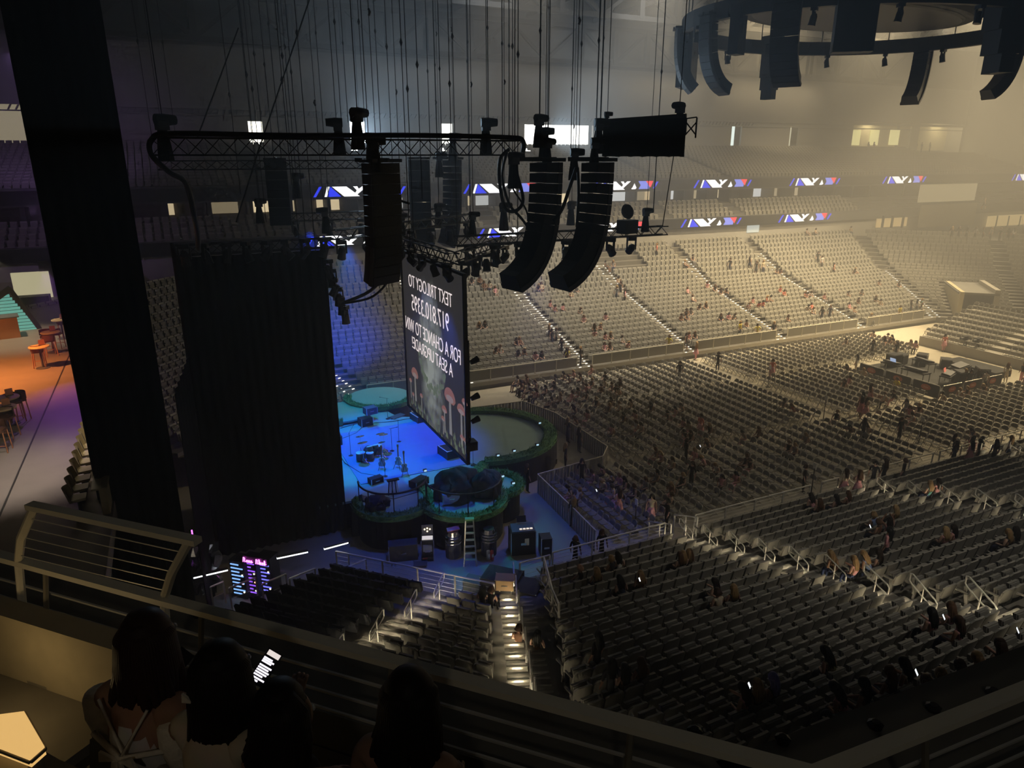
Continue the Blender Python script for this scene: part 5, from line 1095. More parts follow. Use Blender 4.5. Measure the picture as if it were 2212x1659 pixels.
# floor: seated people snap to a chair
def on_chair(x, y, name=''):
    g = at(x, y, Z=.85); b = min(CH, key=lambda c: (c[0].x-g.x)**2+(c[0].y-g.y)**2); return b
floor_sit = [z2(*q) for q in ((230, 130), (290, 230), (380, 190), (590, 130), (800, 90), (900, 60), (940, 180), (820, 210), (890, 310), (980, 350), (730, 360), (1150, 90), (1310, 190), (1420, 130), (1480, 110), (1490, 260), (1440, 310), (1530, 370), (1740, 340), (1570, 430), (1660, 470), (1560, 650), (1110, 620), (1180, 690), (1260, 740), (1730, 700), (1860, 770), (2110, 730), (370, 910), (480, 960), (620, 790), (700, 860), (830, 930), (890, 970), (990, 1040), (1050, 970), (1150, 890), (1260, 1010), (1380, 1130), (1450, 930), (1940, 910), (2000, 930), (190, 1050), (260, 1090), (620, 1060), (1160, 1180), (730, 1080), (600, 60))]
floor_sit += [z3(*q) for q in ((750, 110), (650, 70), (2100, 90), (1215, 190), (1280, 220), (1410, 340), (350, 400), (300, 420), (740, 570), (810, 580), (920, 450), (230, 720), (270, 750), (150, 890), (100, 900))]
floor_sit += [z5(*q) for q in ((320, 480), (370, 480), (570, 400), (680, 460), (740, 460), (790, 470), (830, 480), (920, 430), (980, 410), (1050, 490), (1090, 510), (540, 790), (340, 750), (390, 890), (280, 920), (800, 910), (850, 1080), (910, 1070), (1060, 1180), (1010, 1200), (1090, 1270), (1330, 1060), (1520, 1000), (1600, 1010), (1690, 940), (2180, 830), (160, 1260), (210, 1280), (320, 1390), (510, 1390), (1680, 1460), (1790, 1480), (2050, 830), (2080, 800))]
floor_sit += [(1040+ra.random()*300, 800+ra.random()*75) for _ in range(46)]
fused = set()
for x, y in floor_sit:
    c = on_chair(x, y); k = (c[1], c[2], c[3])
    if k in fused: continue
    fused.add(k); col = ra.choice(TOPS+['pink', 'white', 'cream'])
    if abs(x-1702) < 6 and abs(y-880) < 8: col = 'red'
    if abs(x-1924) < 6 and abs(y-826) < 8: col = 'yellow'
    person(ra.choice(SITS), c[0]+Vector((.0, 0, -.03)), RZC+ra.uniform(-.4, .4), col, ra.choice(('dark', 'navy', 'pink', 'black')), 'seated, %s row of %s, %s chair' % (ORD[c[2]], c[1], ORD[c[3]]), group='people seated on the floor chairs')
for q, top, leg, pose, sk_, lb in ((z2(1650, 300), 'coral', 'pink', 'stand', 1, 'between chairs near the front block'), (z2(1490, 590), 'black', 'black', 'stand', 0, 'beside the near front rows'), (z2(300, 830), 'black', 'black', 'stand', 0, 'at the front corner of the barricade'), (z2(720, 1180), 'pink', 'pink', 'stand_front', 1, 'at the end of the first near rows'), (z2(1550, 860), 'black', 'black', 'stand', 0, 'among the near front rows'), (z2(1090, 1250), 'cream', 'pink', 'walk', 1, 'walking by the near gate'), (z2(1270, 1300), 'black', 'black', 'stand', 0, 'by the near gate'), (z2(140, 350), 'black', 'black', 'stand_hips', 0, 'guarding inside the barricade, taller'), (z2(270, 460), 'black', 'black', 'stand', 0, 'guarding inside the barricade corner'), (z2(115, 650), 'navy', 'navy', 'stand', 0, 'inside the pit by the white rimmed box'),
                        (z2(200, 1270), 'black', 'black', 'stand', 0, 'behind the front barricade end'), (z3(1580, 90), 'pink', 'pink', 'walk', 1, 'walking along the cross aisle'), (z3(1640, 110), 'brown', 'pink', 'walk', 1, 'next to the walker on the cross aisle'), (z3(1610, 350), 'black', 'black', 'stand', 0, 'dark figure by the cross aisle'), (z3(2030, 340), 'black', 'black', 'stand', 0, 'usher at the cross aisle'), (z3(940, 900), 'black', 'black', 'stand', 0, 'usher at the end of the near rows'), (zA(930, 1340), 'black', 'black', 'stand', 0, 'usher with pale sleeve at the far cross aisle'), (zA(640, 1200), 'brown', 'pink', 'stand', 1, 'at the far front corner'), (zA(1650, 1440), 'coral', 'pink', 'stand', 1, 'by the far aisle sign'), (zA(420, 1470), 'dark', 'black', 'stand', 0, 'leaving the far front block'),
                        (z5(610, 540), 'black', 'black', 'stand', 0, 'dark figure in the far rear block'), (z5(1370, 480), 'coral', 'pink', 'stand', 1, 'pink figure by the end terrace'), (z5(440, 700), 'white', 'cream', 'stand', 0, 'pale figure near the mixing barrier'), (z5(590, 1020), 'brown', 'pink', 'walk', 1, 'walking past the middle rear rows'), (z5(500, 1110), 'black', 'pink', 'walk', 1, 'in pink skirt on the cross aisle'), (z5(860, 560), 'black', 'black', 'stand', 0, 'technician behind the mixing desk'), (z5(1580, 860), 'black', 'grey', 'stand', 0, 'first in the queue at the mixing barrier'), (z5(1640, 870), 'dark', 'black', 'stand', 0, 'second in the queue at the mixing barrier'), (z5(1720, 860), 'black', 'white', 'stand', 0, 'third in the queue at the mixing barrier'), (z5(1800, 880), 'white', 'black', 'walk', 0, 'fourth in the queue at the mixing barrier'), (z5(2030, 790), 'cream', 'cream', 'stand', 0, 'pale figure past the mixing desk'), (z5(2190, 790), 'black', 'pink', 'stand', 0, 'pair member past the mixing desk'), (z5(1470, 1570), 'black', 'black', 'stand', 0, 'usher by the near rear railing'), (z5(1660, 1590), 'pink', 'pink', 'stand', 1, 'pink figure by the near rear railing'), (z5(1750, 1600), 'black', 'dark', 'stand', 0, 'dark figure by the near rear railing'), (z5(1590, 440), 'black', 'black', 'stand', 0, 'camera operator on the riser'), (z5(1750, 450), 'black', 'black', 'stand', 0, 'second camera operator on the riser'),
                        ((1139, 1030), 'black', 'black', 'stand', 0, 'guard between platform and barricade'), ((1243, 1190), 'black', 'black', 'stand', 0, 'dark figure below the corner stairs rail'), ((1300, 1175), 'black', 'black', 'stand', 0, 'dark figure behind the near rail')):
    g = at(q[0], q[1], Z=.95); g.z = 0; person(pose, g, ra.uniform(0, 6.28) if 'guard' not in lb else R(-90), top, leg, 'standing, '+lb, skirt=bool(sk_), group='people standing on the floor')
# near stand: seated and standing
for q, top, pose, lb in ((z7(750, 330), 'dark', 'sit', 'beside a pale-striped companion in the front rows'), (z7(830, 320), 'white', 'sit_lean', 'in striped white in the front rows'), (z7(600, 450), 'black', 'sit', 'next to the man at the corner stairs'), (z7(1460, 330), 'black', 'sit', 'left of two by the first aisle'), (z7(1530, 320), 'dark', 'sit', 'right of two by the first aisle'), (z7(1040, 560), 'brown', 'sit_phone', 'with lit phone in the middle rows'), (z7(860, 600), 'navy', 'sit_lean', 'leaning over in the middle rows'), (z7(1820, 700), 'cream', 'sit_phone', 'in pale top in the middle rows'),
                         (z9(400, 650), 'cream', 'sit_phone', 'left of the pair in the middle rows'), (z9(500, 650), 'dark', 'sit', 'right of the pair in the middle rows'), (z9(190, 470), 'black', 'sit', 'behind the aisle handrails, left'), (z9(240, 465), 'dark', 'sit', 'behind the aisle handrails, right'), (z9(960, 130), 'pink', 'sit_lean', 'leftmost at the front near the stairs'), (z9(1000, 125), 'brown', 'sit', 'second at the front near the stairs'), (z9(1095, 110), 'dark', 'sit', 'third at the front near the stairs'), (z9(1160, 115), 'pink', 'sit', 'fourth at the front near the stairs'), (z9(1310, 230), 'blue', 'sit', 'in pale blue in front of the pink hoodie'), (z9(1340, 270), 'brown', 'sit', 'beside the pale blue top'), (z9(1390, 260), 'pink', 'sit_up', 'with raised hands'), (z9(1440, 180), 'olive', 'sit', 'blond near the third aisle'), (z9(1635, 45), 'teal', 'sit', 'left of the far pair by the handrail'), (z9(1680, 40), 'pink', 'sit', 'right of the far pair by the handrail'), (z9(1090, 480), 'brown', 'sit_lean', 'leftmost of the group by the pink hoodie'), (z9(1215, 460), 'pink', 'sit_phone', 'middle of the group by the pink hoodie'), (z9(1290, 480), 'blue', 'sit_lean', 'in light denim at the group by the pink hoodie'), (z9(1340, 460), 'dark', 'sit', 'rightmost of the group by the pink hoodie'), (z9(1720, 350), 'pink', 'sit', 'blond of the pink pair'), (z9(1770, 330), 'pink', 'sit', 'dark-haired of the pink pair'), (z9(2100, 300), 'dark', 'sit', 'left of two at the outer rows'), (z9(2140, 290), 'grey', 'sit', 'right of two at the outer rows'),
                         (z9(1660, 820), 'pink', 'sit_phone', 'leftmost of three with a lit phone'), (z9(1750, 820), 'pink', 'sit', 'middle of three with a lit phone'), (z9(1820, 810), 'pink', 'sit', 'rightmost of three with a lit phone'), (z9(580, 1250), 'pink', 'sit_phone', 'with a bright phone left of the blue hair'), (z9(640, 1220), 'black', 'sit', 'dark-haired beside the blue hair'), (z9(735, 1190), 'black', 'sit', 'with long lilac blue hair'), (z9(1080, 1090), 'olive', 'sit_lean', 'alone in the lower rows'), (z9(1160, 1280), 'pink', 'sit_lean', 'leftmost of the bottom row'), (z9(1260, 1240), 'dark', 'sit', 'second of the bottom row'), (z9(1400, 1210), 'black', 'sit', 'third of the bottom row'), (z9(1500, 1190), 'cream', 'sit_phone', 'fourth of the bottom row with lit phone'), (z9(1630, 1160), 'white', 'sit', 'fifth of the bottom row'), (z9(1720, 1100), 'brown', 'sit', 'sixth of the bottom row'), (z9(1830, 1060), 'pink', 'sit', 'seventh of the bottom row'), (z9(1930, 1020), 'pink', 'sit', 'eighth of the bottom row'), (z9(2070, 970), 'black', 'sit_phone', 'last of the bottom row with lit phone')):
    p, r = near_row(q[0], q[1], .95); hair = (.25, .24, .62) if 'lilac' in lb else ((.45, .30, .14) if 'blond' in lb else None)
    person(pose, p+Vector((0, .0, .0)), ra.uniform(-.35, .35), top, ra.choice(('dark', 'navy', 'black')), 'seated '+lb, hair=hair, long='pale' not in lb, group='people seated in the near stand')
for q, top, leg, pose, lb, sk_ in ((z9(1385, 350), 'pink', 'dark', 'stand', 'in pink and white hoodie in the middle rows', 0), (z3(1555, 950), 'pink', 'pink', 'stand_front', 'in pink dress on the second aisle', 1), (z3(1400, 930), 'cream', 'pink', 'stand', 'in pale top at the second aisle rail', 1), (z3(1730, 850), 'dark', 'dark', 'stand', 'with sign left of the black usher', 0), (z3(1850, 800), 'dark', 'dark', 'stand', 'leaning at the second aisle gate', 0), (z3(2070, 790), 'black', 'dark', 'stand', 'in black at the second aisle gate', 0), ((2065, 965), 'navy', 'black', 'stand', 'leftmost by the outer railing', 0), ((2098, 970), 'pink', 'pink', 'stand', 'in pink by the outer railing', 1), ((2115, 965), 'black', 'dark', 'stand', 'dark figure by the outer railing', 0), ((2182, 960), 'white', 'blue', 'stand', 'in white top and jeans by the outer railing', 0), ((2150, 970), 'grey', 'dark', 'stand', 'in grey by the outer railing', 0), ((1290, 1420), 'black', 'black', 'stand', 'dark long-haired figure at the corner stairs foot', 0), ((1320, 1450), 'dark', 'dark', 'stand', 'in hoodie at the corner stairs foot', 0)):
    p, r = near_row(q[0], q[1], 1.1); person(pose, p, ra.uniform(-.5, .5) if 'usher' not in lb else 2, top, leg, 'standing '+lb, skirt=bool(sk_), group='people standing in the near stand')
p, r = near_row(*z7(460, 480), .9); o = person('sit_sleeve', p+Vector((-.1, 0, 0)), R(70), 'black', 'olive', 'seated bald and turned to the corner stairs', long=False, hair=(.45, .25, .17), group='people seated in the near stand')
for q, lb in ((z7(890, 1400), 'left of two below the stairs foot'), (z7(1050, 1390), 'right of two below the stairs foot')):
    p, r = near_row(q[0], q[1], .95); person('sit', p, 0, 'black', 'black', 'seated '+lb, group='people seated in the near stand')
# corner stand pair, upper concourse silhouettes, club silhouettes
for q, top, lb in (((1120, 1372), 'brown', 'left of two in the corner stand'), ((1160, 1385), 'brown', 'right of two in the corner stand'), ((1042, 1285), 'black', 'left of two at the corner stand rail'), ((1060, 1287), 'black', 'right of two at the corner stand rail')):
    best = None
    for r, (d, z) in enumerate(CN[:-1]):
        pt = at(q[0], q[1], Z=z+.95); rel = pt-sec('corner_nl')[0]; dd = rel.dot(sec('corner_nl')[2])
        if best is None or abs(dd-d-.42) < best[0]: best = (abs(dd-d-.42), pt, z)
    pt = best[1].copy(); pt.z = best[2]; person('sit', pt, R(-45), top, 'dark', 'seated '+lb, group='people seated in the corner stand')
for (px, py) in ((1988, 300), (2000, 300), (2018, 298), (2088, 300), (2150, 298), (2162, 300), (1884, 300), (1896, 300)):
    p = at(px, py, Y=WY+.5)
    if p.x > 126: continue
    person('stand', Vector((p.x, WY+1.0, 17.9)), math.pi, 'black', 'black', 'silhouetted in the upper concourse openings', group='silhouettes in the upper concourse')
p = at(2043, 412, t=1); c = sp('corner_fr', 6, 20, 10.5); person('walk', sp('corner_fr', 5.0, 22, 10.75), R(-140), 'dark', 'black', 'walking across the wide lit corner portal', group='figures at the far corner')
for i in range(9): person('stand', sp('corner_fr', 2.2+.85*i+ra.uniform(-.2, .2), 17.2, 7.3), R(ra.uniform(0, 360)), ra.choice(('black', 'dark', 'grey', 'white')), 'black', 'standing at the top of the tunnel corner stand', group='figures at the far corner')
# unique labels
cnt = {}
for o, pose, top, where, hair in PEOPLE: cnt.setdefault('person in %s, %s' % (top, where), []).append((o, hair))
for k, os_ in cnt.items():
    os_.sort(key=lambda q: proj(q[0].location)[0])
    for i, (o, hair) in enumerate(os_):
        o['label'] = k if len(os_) == 1 else '%s, %s from the stage' % (k, ORD[i+1])
# lit phones held by some people
ph_w = emi('phone_screen', (.9, .95, 1), 1.6); ph_w.cycles.emission_sampling = 'NONE'
for q, lb in ((z9(585, 1180), 'bright phone left of the lilac hair'), (z9(1552, 1105), 'bright phone in the bottom row'), (z9(2138, 862), 'bright phone at the end of the bottom row'), (z9(1710, 785), 'lit phone held among the three in pink'), (z7(1020, 515), 'small lit phone in the middle rows'), (z9(1285, 260), 'small lit phone beside the pale blue top'), (z2(1645, 545), 'lit phone on the floor rows'), (z2(465, 1050), 'lit phone near the barricade')):
    p, r = near_row(q[0], q[1], .95) if q[1] > 1085 else (at(q[0], q[1], Z=.9), 0); g = at(q[0], q[1], Y=p.y); e = empty('phone', g, R(20), lb, 'phone'); m = MB(); m.obox(Matrix.Rotation(R(-30), 4, 'X'), .075, .012, .15); m.build('body', gear, e); m = MB(); m.obox(Matrix.Rotation(R(-30), 4, 'X') @ Matrix.Translation((0, -.008, 0)), .066, .004, .138); m.build('display', ph_w, e)
# ------------------------------------------------------------------ mixing position on the floor
ban = mat('black_banner', (.025, .025, .025), .7); orange = mat('logo_orange', (.48, .13, .07), .6); cream = mat('logo_cream', (.8, .75, .62), .6)
logo_txt = text_mesh('Dickies', 'logo_word', .17, cream, .8); logo_sub = text_mesh('Arena', 'logo_script', .22, cream, .9)
for v in logo_sub.vertices: v.co.x += v.co.y*.35
m = MB(); m.prism([(.40*math.cos(2*math.pi*k/20), .22*math.sin(2*math.pi*k/20), 0) for k in range(20)], (0, 0, .008)); ov = m.mesh('logo_oval', orange)
def banner(a, b, i):
    a, b = Vector(a), Vector(b); d = b-a; e = empty('banner_barrier', a, math.atan2(d.y, d.x), 'barrier with black banner and orange oval emblem, %s around the mixing desk' % ORD[i], 'barrier', 'banner barriers around the mixing desk'); L = d.length
    m = MB(); m.box(.04, L-.04, -.015, .015, .12, 1.1); m.build('banner', ban, e)
    m = MB(); m.tube([(.02, 0, 0), (.02, 0, 1.05), (.1, 0, 1.14), (L-.1, 0, 1.14), (L-.02, 0, 1.05), (L-.02, 0, 0)], .025, 5); m.build('frame', fold_f, e)
    for me, z, y in ((ov, .76, -.02), (logo_txt, .76, -.032), (logo_sub, .36, -.025)):
        o = link(me.name.split('.')[0], me, e, (L/2, y, z)); o.rotation_euler = (R(90), 0, 0)
for i, (a, b) in enumerate((((50.4, 38.6, 0), (50.4, 36.35, 0)), ((50.4, 36.2, 0), (50.4, 33.95, 0)), ((50.4, 33.8, 0), (50.4, 31.6, 0)), ((50.5, 31.5, 0), (52.8, 31.5, 0)), ((52.95, 31.5, 0), (55.2, 31.5, 0)), ((55.35, 31.5, 0), (57.7, 31.5, 0)))): banner(a, b, i+1)
m = MB(); m.box(51.2, 58.5, 32.2, 39.5, .01, .4); tag(m.build('mixing_riser', ban), 'low black platform of the mixing position', 'platform')
def desk(x, y, w, d, rz, label, lit=None):
    e = empty('mixing_desk', (x, y, .4), R(rz), label, 'desk'); m = MB(); m.box(-w/2, w/2, -d/2, d/2, .72, .80); m.build('top', gear, e)
    for a in (-1, 1):
        for b in (-1, 1): m = MB(); m.bar((a*(w/2-.06), b*(d/2-.06), 0), (a*(w/2-.06), b*(d/2-.06), .72), .05); m.build('leg', alu, e)
    m = MB(); m.obox(Matrix.Translation((0, 0, .9)) @ Matrix.Rotation(R(10), 4, 'X'), w*.8, d*.8, .14); m.build('console', gear2, e)
    if lit: m = MB(); m.obox(Matrix.Translation((-.2, d*.3, 1.15)) @ Matrix.Rotation(R(75), 4, 'X'), .5, .32, .03); m.build('screen', emi('desk_screen_%d' % int(x*10), lit, .9), e)
desk(52.4, 37.2, 1.6, .8, 90, 'mixing desk with bright laptop screen', (.55, .7, 1)); desk(52.3, 35.0, 2.0, .9, 90, 'long dark mixing console in the middle'); desk(53.6, 33.2, 1.8, .8, 20, 'grey table with red lit panel at the mixing position', (1, .25, .15)); desk(55.4, 36.5, 1.8, .8, 80, 'dark equipment table behind the mixing console'); desk(56.5, 34.2, 2.2, .9, 10, 'outermost equipment table with pale tubes')
for i, (x, y, h) in enumerate(((54.2, 38.4, 1.1), (55.4, 38.6, .9), (56.7, 37.6, 1.0), (57.8, 36.2, .8), (57.6, 33.0, .9), (54.8, 32.9, 1.0))):
    e = empty('road_case', (x, y, .4), R(i*13), 'black road case at the mixing position, %s from the far corner' % ORD[i+1], 'case', 'road cases at the mixing position'); m = MB(); m.box(-.5, .5, -.4, .4, 0, h); m.build('body', gear, e); m = MB(); m.box(-.52, .52, -.42, .42, h-.08, h-.04); m.build('edging', alu, e)
for i, (px, py) in enumerate(((2085, 745), (2112, 750))):
    p = at(px, py, Z=.9); e = empty('camera_tripod', p, 0, 'broadcast camera on tripod, %s by the end terrace' % ('nearer one' if i else 'farther one'), 'camera'); 
    for k in range(3): m = MB(); m.bar((.45*math.cos(k*2.1), .45*math.sin(k*2.1), -.9), (0, 0, .5), .05); m.build('leg', gear, e)
    m = MB(); m.box(-.4, .3, -.15, .15, .5, .85); m.build('camera_body', gear, e); m = MB(); m.tube([(-.4, 0, .68), (-.85, 0, .68)], .11, 8); m.build('lens', gear, e)
m = MB(); m.box(59.5, 61.6, 33.0, 37.5, .01, .55); tag(m.build('camera_riser', ban), 'low black riser under the camera tripods', 'platform')
# block signs on poles
for i, (px, py) in enumerate(((1371, 1150), (1616, 812), (1659, 836), (1757, 800), (1752, 1066), (1778, 908), (1854, 1092), (1984, 958))):
    p = at(px, py, Z=0); e = empty('row_sign', p, RZC, 'white block sign on black pole, %s from the barricade' % ORD[i+1], 'sign', 'block signs on the floor'); m = MB(); m.tube([(0, 0, 0), (0, 0, 1.5)], .03, 6); m.build('pole', gear, e); m = MB(); m.lathe([(.2, 0), (.2, .03), (.03, .05)], 10); m.build('base', gear, e); m = MB(); m.box(-.11, .11, -.01, .01, 1.45, 1.8); m.build('card', white_m, e)
# ------------------------------------------------------------------ backstage racks, tubes and ramp rails left of the corner stand
tube_m = emi('tube_light', (.92, .96, 1), 4, True)
for i, (a, b) in enumerate((((418, 1248), (492, 1231)), ((598, 1206), (665, 1192)), ((700, 1186), (752, 1172)))):
    p, q = at(*a, Z=1.9), at(*b, Z=1.9); e = empty('tube_lamp', p, 0, 'white tube light under the stage drape, %s from our balcony rail' % ORD[i+1], 'light', 'tube lights backstage'); m = MB(); m.bar((0, 0, 0), q-p, .06); m.build('tube', tube_m, e); m = MB(); m.bar((0, 0, .07), q-p+Vector((0, 0, .07)), .12, .05); m.build('housing', gear2, e)
for i, (px, py, cl, lb) in enumerate(((530, 1283, (.25, .5, 1), 'left equipment rack with blue lit slots'), (555, 1280, (.3, .1, .9), 'middle equipment rack under the pink neon'), (585, 1276, (.2, .2, 1), 'right equipment rack with blue lit slots'))):
    p = at(px, py, Z=0); e = empty('equipment_rack', p, R(-42), lb, 'rack'); m = MB(); m.box(-.35, .35, -.3, .3, 0, 1.75); m.build('cabinet', gear, e)
    for k in range(9): m = MB(); m.box(-.28, .1+.18*((k*7+i) % 2), -.325, -.30, .2+.17*k, .25+.17*k); m.build('lit_slot', emi('rack_led_%d' % i, cl, 1.4), e)
    for k in range(3): m = MB(); m.box(.2, .25, -.325, -.3, .3+.4*k, .35+.4*k); m.build('status_lamp', emi('rack_dot_%d' % (k % 2), (1, .3, .15) if k % 2 else (1, .9, .7), 5), e)
p = at(553, 1218, Z=2.05); e = empty('neon_sign', p, R(-42), 'pink neon script sign above the equipment racks', 'sign'); neon = emi('neon_pink', (1, .12, .85), 9)
x = -.6
for k, wgl in enumerate(((.16, .2), (.10, .1), (.10, .1), (.09, .1), (.14, .0), (.15, .2), (.06, .22), (.09, .1), (.09, .1), (.08, .2))):
    if k != 4: m = MB(); m.tube([(x, 0, 0), (x+wgl[0]*.2, 0, wgl[1]), (x+wgl[0]*.55, 0, wgl[1]*.9), (x+wgl[0]*.5, 0, .0), (x+wgl[0], 0, .04)], .016, 5); m.build('neon_letter', neon, e)
    x += wgl[0]
m = MB(); m.box(-.62, .5, .03, .05, -.05, .26); m.build('backing', gear, e)
m = MB(); m.tube([(0, 0, 0), (0, 0, .5)], .03, 6); p = at(418, 1170, Z=3.2); o = m.build('neon_tube', emi('neon_purple', (.75, .1, 1), 5), None, loc=p); tag(o, 'short vertical purple neon tube beside our rail end', 'light')
silver = mat('foil', (.7, .72, .85), .25, metal=.8, var=.3, scale=9)
p = at(430, 1285, Z=.0); m = MB(); rq = random.Random(3); m.grid(lambda u, v: (-1.0+2*u+rq.uniform(-.12, .12), rq.uniform(-.2, .2)+.3*v, 2.0*v+rq.uniform(-.1, .1)), 10, 8); tag(m.build('foil_cover', silver, None, loc=p), 'crumpled silver plastic sheet lit blue backstage', 'sheet')
for i, ((x0, y0), (x1, y1), zz) in enumerate((((455, 1268), (482, 1256), 1.3), ((495, 1270), (552, 1248), 1.3), ((566, 1262), (617, 1240), 1.3), ((625, 1250), (680, 1228), 1.3), ((688, 1240), (735, 1218), 1.3), ((740, 1230), (790, 1208), 1.3))):
    a, b = at(x0, y0, Z=zz), at(x1, y1, Z=zz); a.z -= 1; b.z -= 1; railing('ramp_railing', [a, b], 1.0, 'grey ramp rail backstage, %s from our balcony' % ORD[i+1], 2.0, 1, None, rail_m, 'ramp rails backstage')
drape('stage_drape', (.1, 31.3, 0), (-.5, 26.5, 0), .05, 9.5, 'dark return drape left of the racks', 6, .08)
# ------------------------------------------------------------------ club deck behind the stage corner
mz = 8.0; carpet = mat('club_floor', (.36, .30, .26), .55, var=.22, scale=1.2)
m = MB(); m.box(-39, -2.4, 8.0, 99, mz-.5, mz); struct(m.build('floor_club_deck', carpet), 'polished club deck floor with bar tables')
m = MB(); m.box(-5.25, -5.2, 12, 60, mz, mz+.012); struct(m.build('trim_deck_joint', mat('joint', (.05, .045, .04), .6)), 'dark joint line in the club deck')
tan = mat('tan_seat', (.62, .50, .30), .5); e0 = None
def bucket():
    out = {}; m = MB()
    m.grid(lambda u, v: ((u-.5)*.5*(1-.15*v), -.18-.10*v-.10*(1-(2*u-1)**2)+.06, .42+.42*v), 6, 4); m.grid(lambda u, v: ((.5-u)*.5*(1-.15*v), -.21-.10*v-.10*(1-(2*u-1)**2)+.06, .42+.42*v), 6, 4); out['backrest'] = m.mesh('backrest', tan, True)
    m = MB(); m.prism([(-.23, -.2, .42), (.23, -.2, .42), (.2, .2, .44), (-.2, .2, .44)], (0, 0, .07)); out['seat'] = m.mesh('seat', tan); m = MB(); m.tube([(0, 0, 0), (0, 0, .42)], .05, 8); out['pedestal'] = m.mesh('pedestal', gear2); return out
BK = bucket()
for k in range(14):
    y = 21.2+.68*k; e = empty('swivel_seat', (-3.2, y, mz), R(-90), 'tan bucket seat at the lit counter, %s from our balcony' % ORD[k+1], 'seat', 'bucket seats along the club counter')
    for n_, me in BK.items(): link(n_, me, e)
for k in range(9):
    y = 20.8+1.1*k; e = empty('counter_panel', (-2.62, y, mz), 0, 'pale lit drink counter panel, %s from our balcony' % ORD[k+1], 'counter', 'counter panels along the club edge'); m = MB(); m.box(-.02, .16, 0, 1.05, 0, .75); m.build('panel', tan, e); m = MB(); m.box(-.2, .2, 0, 1.06, .75, .80); m.build('top', mat('counter_top', (.6, .5, .32), .4), e); 
lamp('counter_lamp', 'AREA', (-3.0, 26, mz+2.6), 30, (1, .85, .55), (-3.6, 26, mz), 3.0)
cop = mat('copper', (.75, .32, .16), .35, metal=.5, var=.15, scale=3)
topm = mat('table_wood', (.75, .55, .30), .4); leath = mat('stool_leather', (.16, .07, .04), .5)
def bar_table(px, py, label):
    p = at(px, py, Z=mz+1.05); e = empty('bar_table', (p.x, p.y, mz), 0, label, 'table', 'high tables on the club deck'); m = MB(); m.lathe([(.42, 1.0), (.44, 1.03), (.42, 1.06)], 20); m.build('top', topm, e); m = MB(); m.tube([(0, 0, 0), (0, 0, 1.0)], .05, 8); m.build('column', gear2, e); m = MB(); m.lathe([(.3, 0), (.28, .03), (.05, .05)], 16); m.build('foot', gear2, e)
    q = empty('menu_stand', (p.x+.1, p.y+.15, mz+1.06), .4, 'small copper menu stand on '+label, 'menu'); m = MB(); m.box(-.12, .12, -.02, .02, 0, .26); m.build('card', cop, q); m = MB(); m.box(-.13, .13, -.06, .06, 0, .02); m.build('foot', gear2, q)
def stool(px, py, rz, label):
    p = at(px, py, Z=mz); e = empty('bar_stool', p, R(rz), label, 'stool', 'bar stools on the club deck'); m = MB(); m.box(-.22, .22, -.2, .22, .72, .80); m.build('seat', leath, e)
    m = MB(); m.grid(lambda u, v: (.24*math.cos(math.pi*(1+u)), -.05+.2*math.sin(math.pi*(1+u)), .80+.28*v), 10, 2); m.grid(lambda u, v: (.27*math.cos(math.pi*(2-u)), -.05+.23*math.sin(math.pi*(2-u)), .80+.28*v), 10, 2); m.build('backrest', leath, e)
    for a in (-1, 1):
        for b in (-1, 1): m = MB(); m.bar((a*.2, b*.18, .72), (a*.24, b*.22, 0), .03); m.build('leg', cop, e)
    m = MB(); m.bar((-.22, .2, .25), (.22, .2, .25), .025); m.build('footrest', cop, e)
for px, py, lb in ((130, 690, 'farthest high table on the club deck'), (108, 717, 'middle high table on the club deck'), (84, 748, 'high table nearest the drape edge'), (12, 858, 'high table at the picture edge, farther'), (5, 880, 'high table at the picture edge, nearer')): bar_table(px, py, lb)
for px, py, rz, lb in ((88, 793, 0, 'bar stool closest to us in the row of tables'), (112, 768, 20, 'bar stool behind the closest one'), (128, 752, -20, 'bar stool beside the middle table'), (140, 728, 10, 'bar stool near the farthest table'), (105, 757, 180, 'bar stool between first and middle table'), (152, 712, 30, 'bar stool farthest down the row'), (38, 910, 200, 'bar stool with wide dark back by the edge table'), (22, 945, 160, 'dark bar stool below the edge table'), (5, 975, 170, 'lowest bar stool at the picture edge'), (48, 905, 120, 'bar stool behind the wide dark one')): stool(px, py, rz, lb)
p = at(10, 733, Z=mz); e = empty('copper_bar', p, R(12), 'copper fronted bar counter on the club deck', 'bar'); m = MB(); m.box(-2.4, .75, 0, .9, 0, 1.12); m.build('front', cop, e); m = MB(); m.box(-2.5, .85, -.1, 1.0, 1.12, 1.18); m.build('top', gear2, e)
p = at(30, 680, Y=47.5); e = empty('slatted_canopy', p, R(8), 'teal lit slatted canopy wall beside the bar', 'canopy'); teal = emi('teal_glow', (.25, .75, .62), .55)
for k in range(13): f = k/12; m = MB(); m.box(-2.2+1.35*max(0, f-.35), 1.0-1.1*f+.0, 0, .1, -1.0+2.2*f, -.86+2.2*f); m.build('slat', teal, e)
m = MB(); m.bar((-2.4, .05, -.2), (.1, .05, 1.5), .3); m.bar((1.25, .05, -1.4), (.05, .05, 1.5), .22); m.build('frame', gear, e)
def wallpx(x0, y0, x1, y1, Y, mt, name, label):
    p, q = at(x0, y1, Y=Y), at(x1, y0, Y=Y); m = MB(); m.box(p.x, q.x, Y, Y+.2, p.z, q.z); return struct(m.build(name, mt), label)
wallpx(36, 586, 104, 656, 58.5, emi('screen_wall', (1, .9, .55), .62), 'window_club', 'yellow lit wall opening behind the club deck'); wallpx(100, 560, 175, 660, 58.6, mat('purple_wall', (.22, .16, .30), .8), 'wall_club', 'purple lit wall behind the club deck')
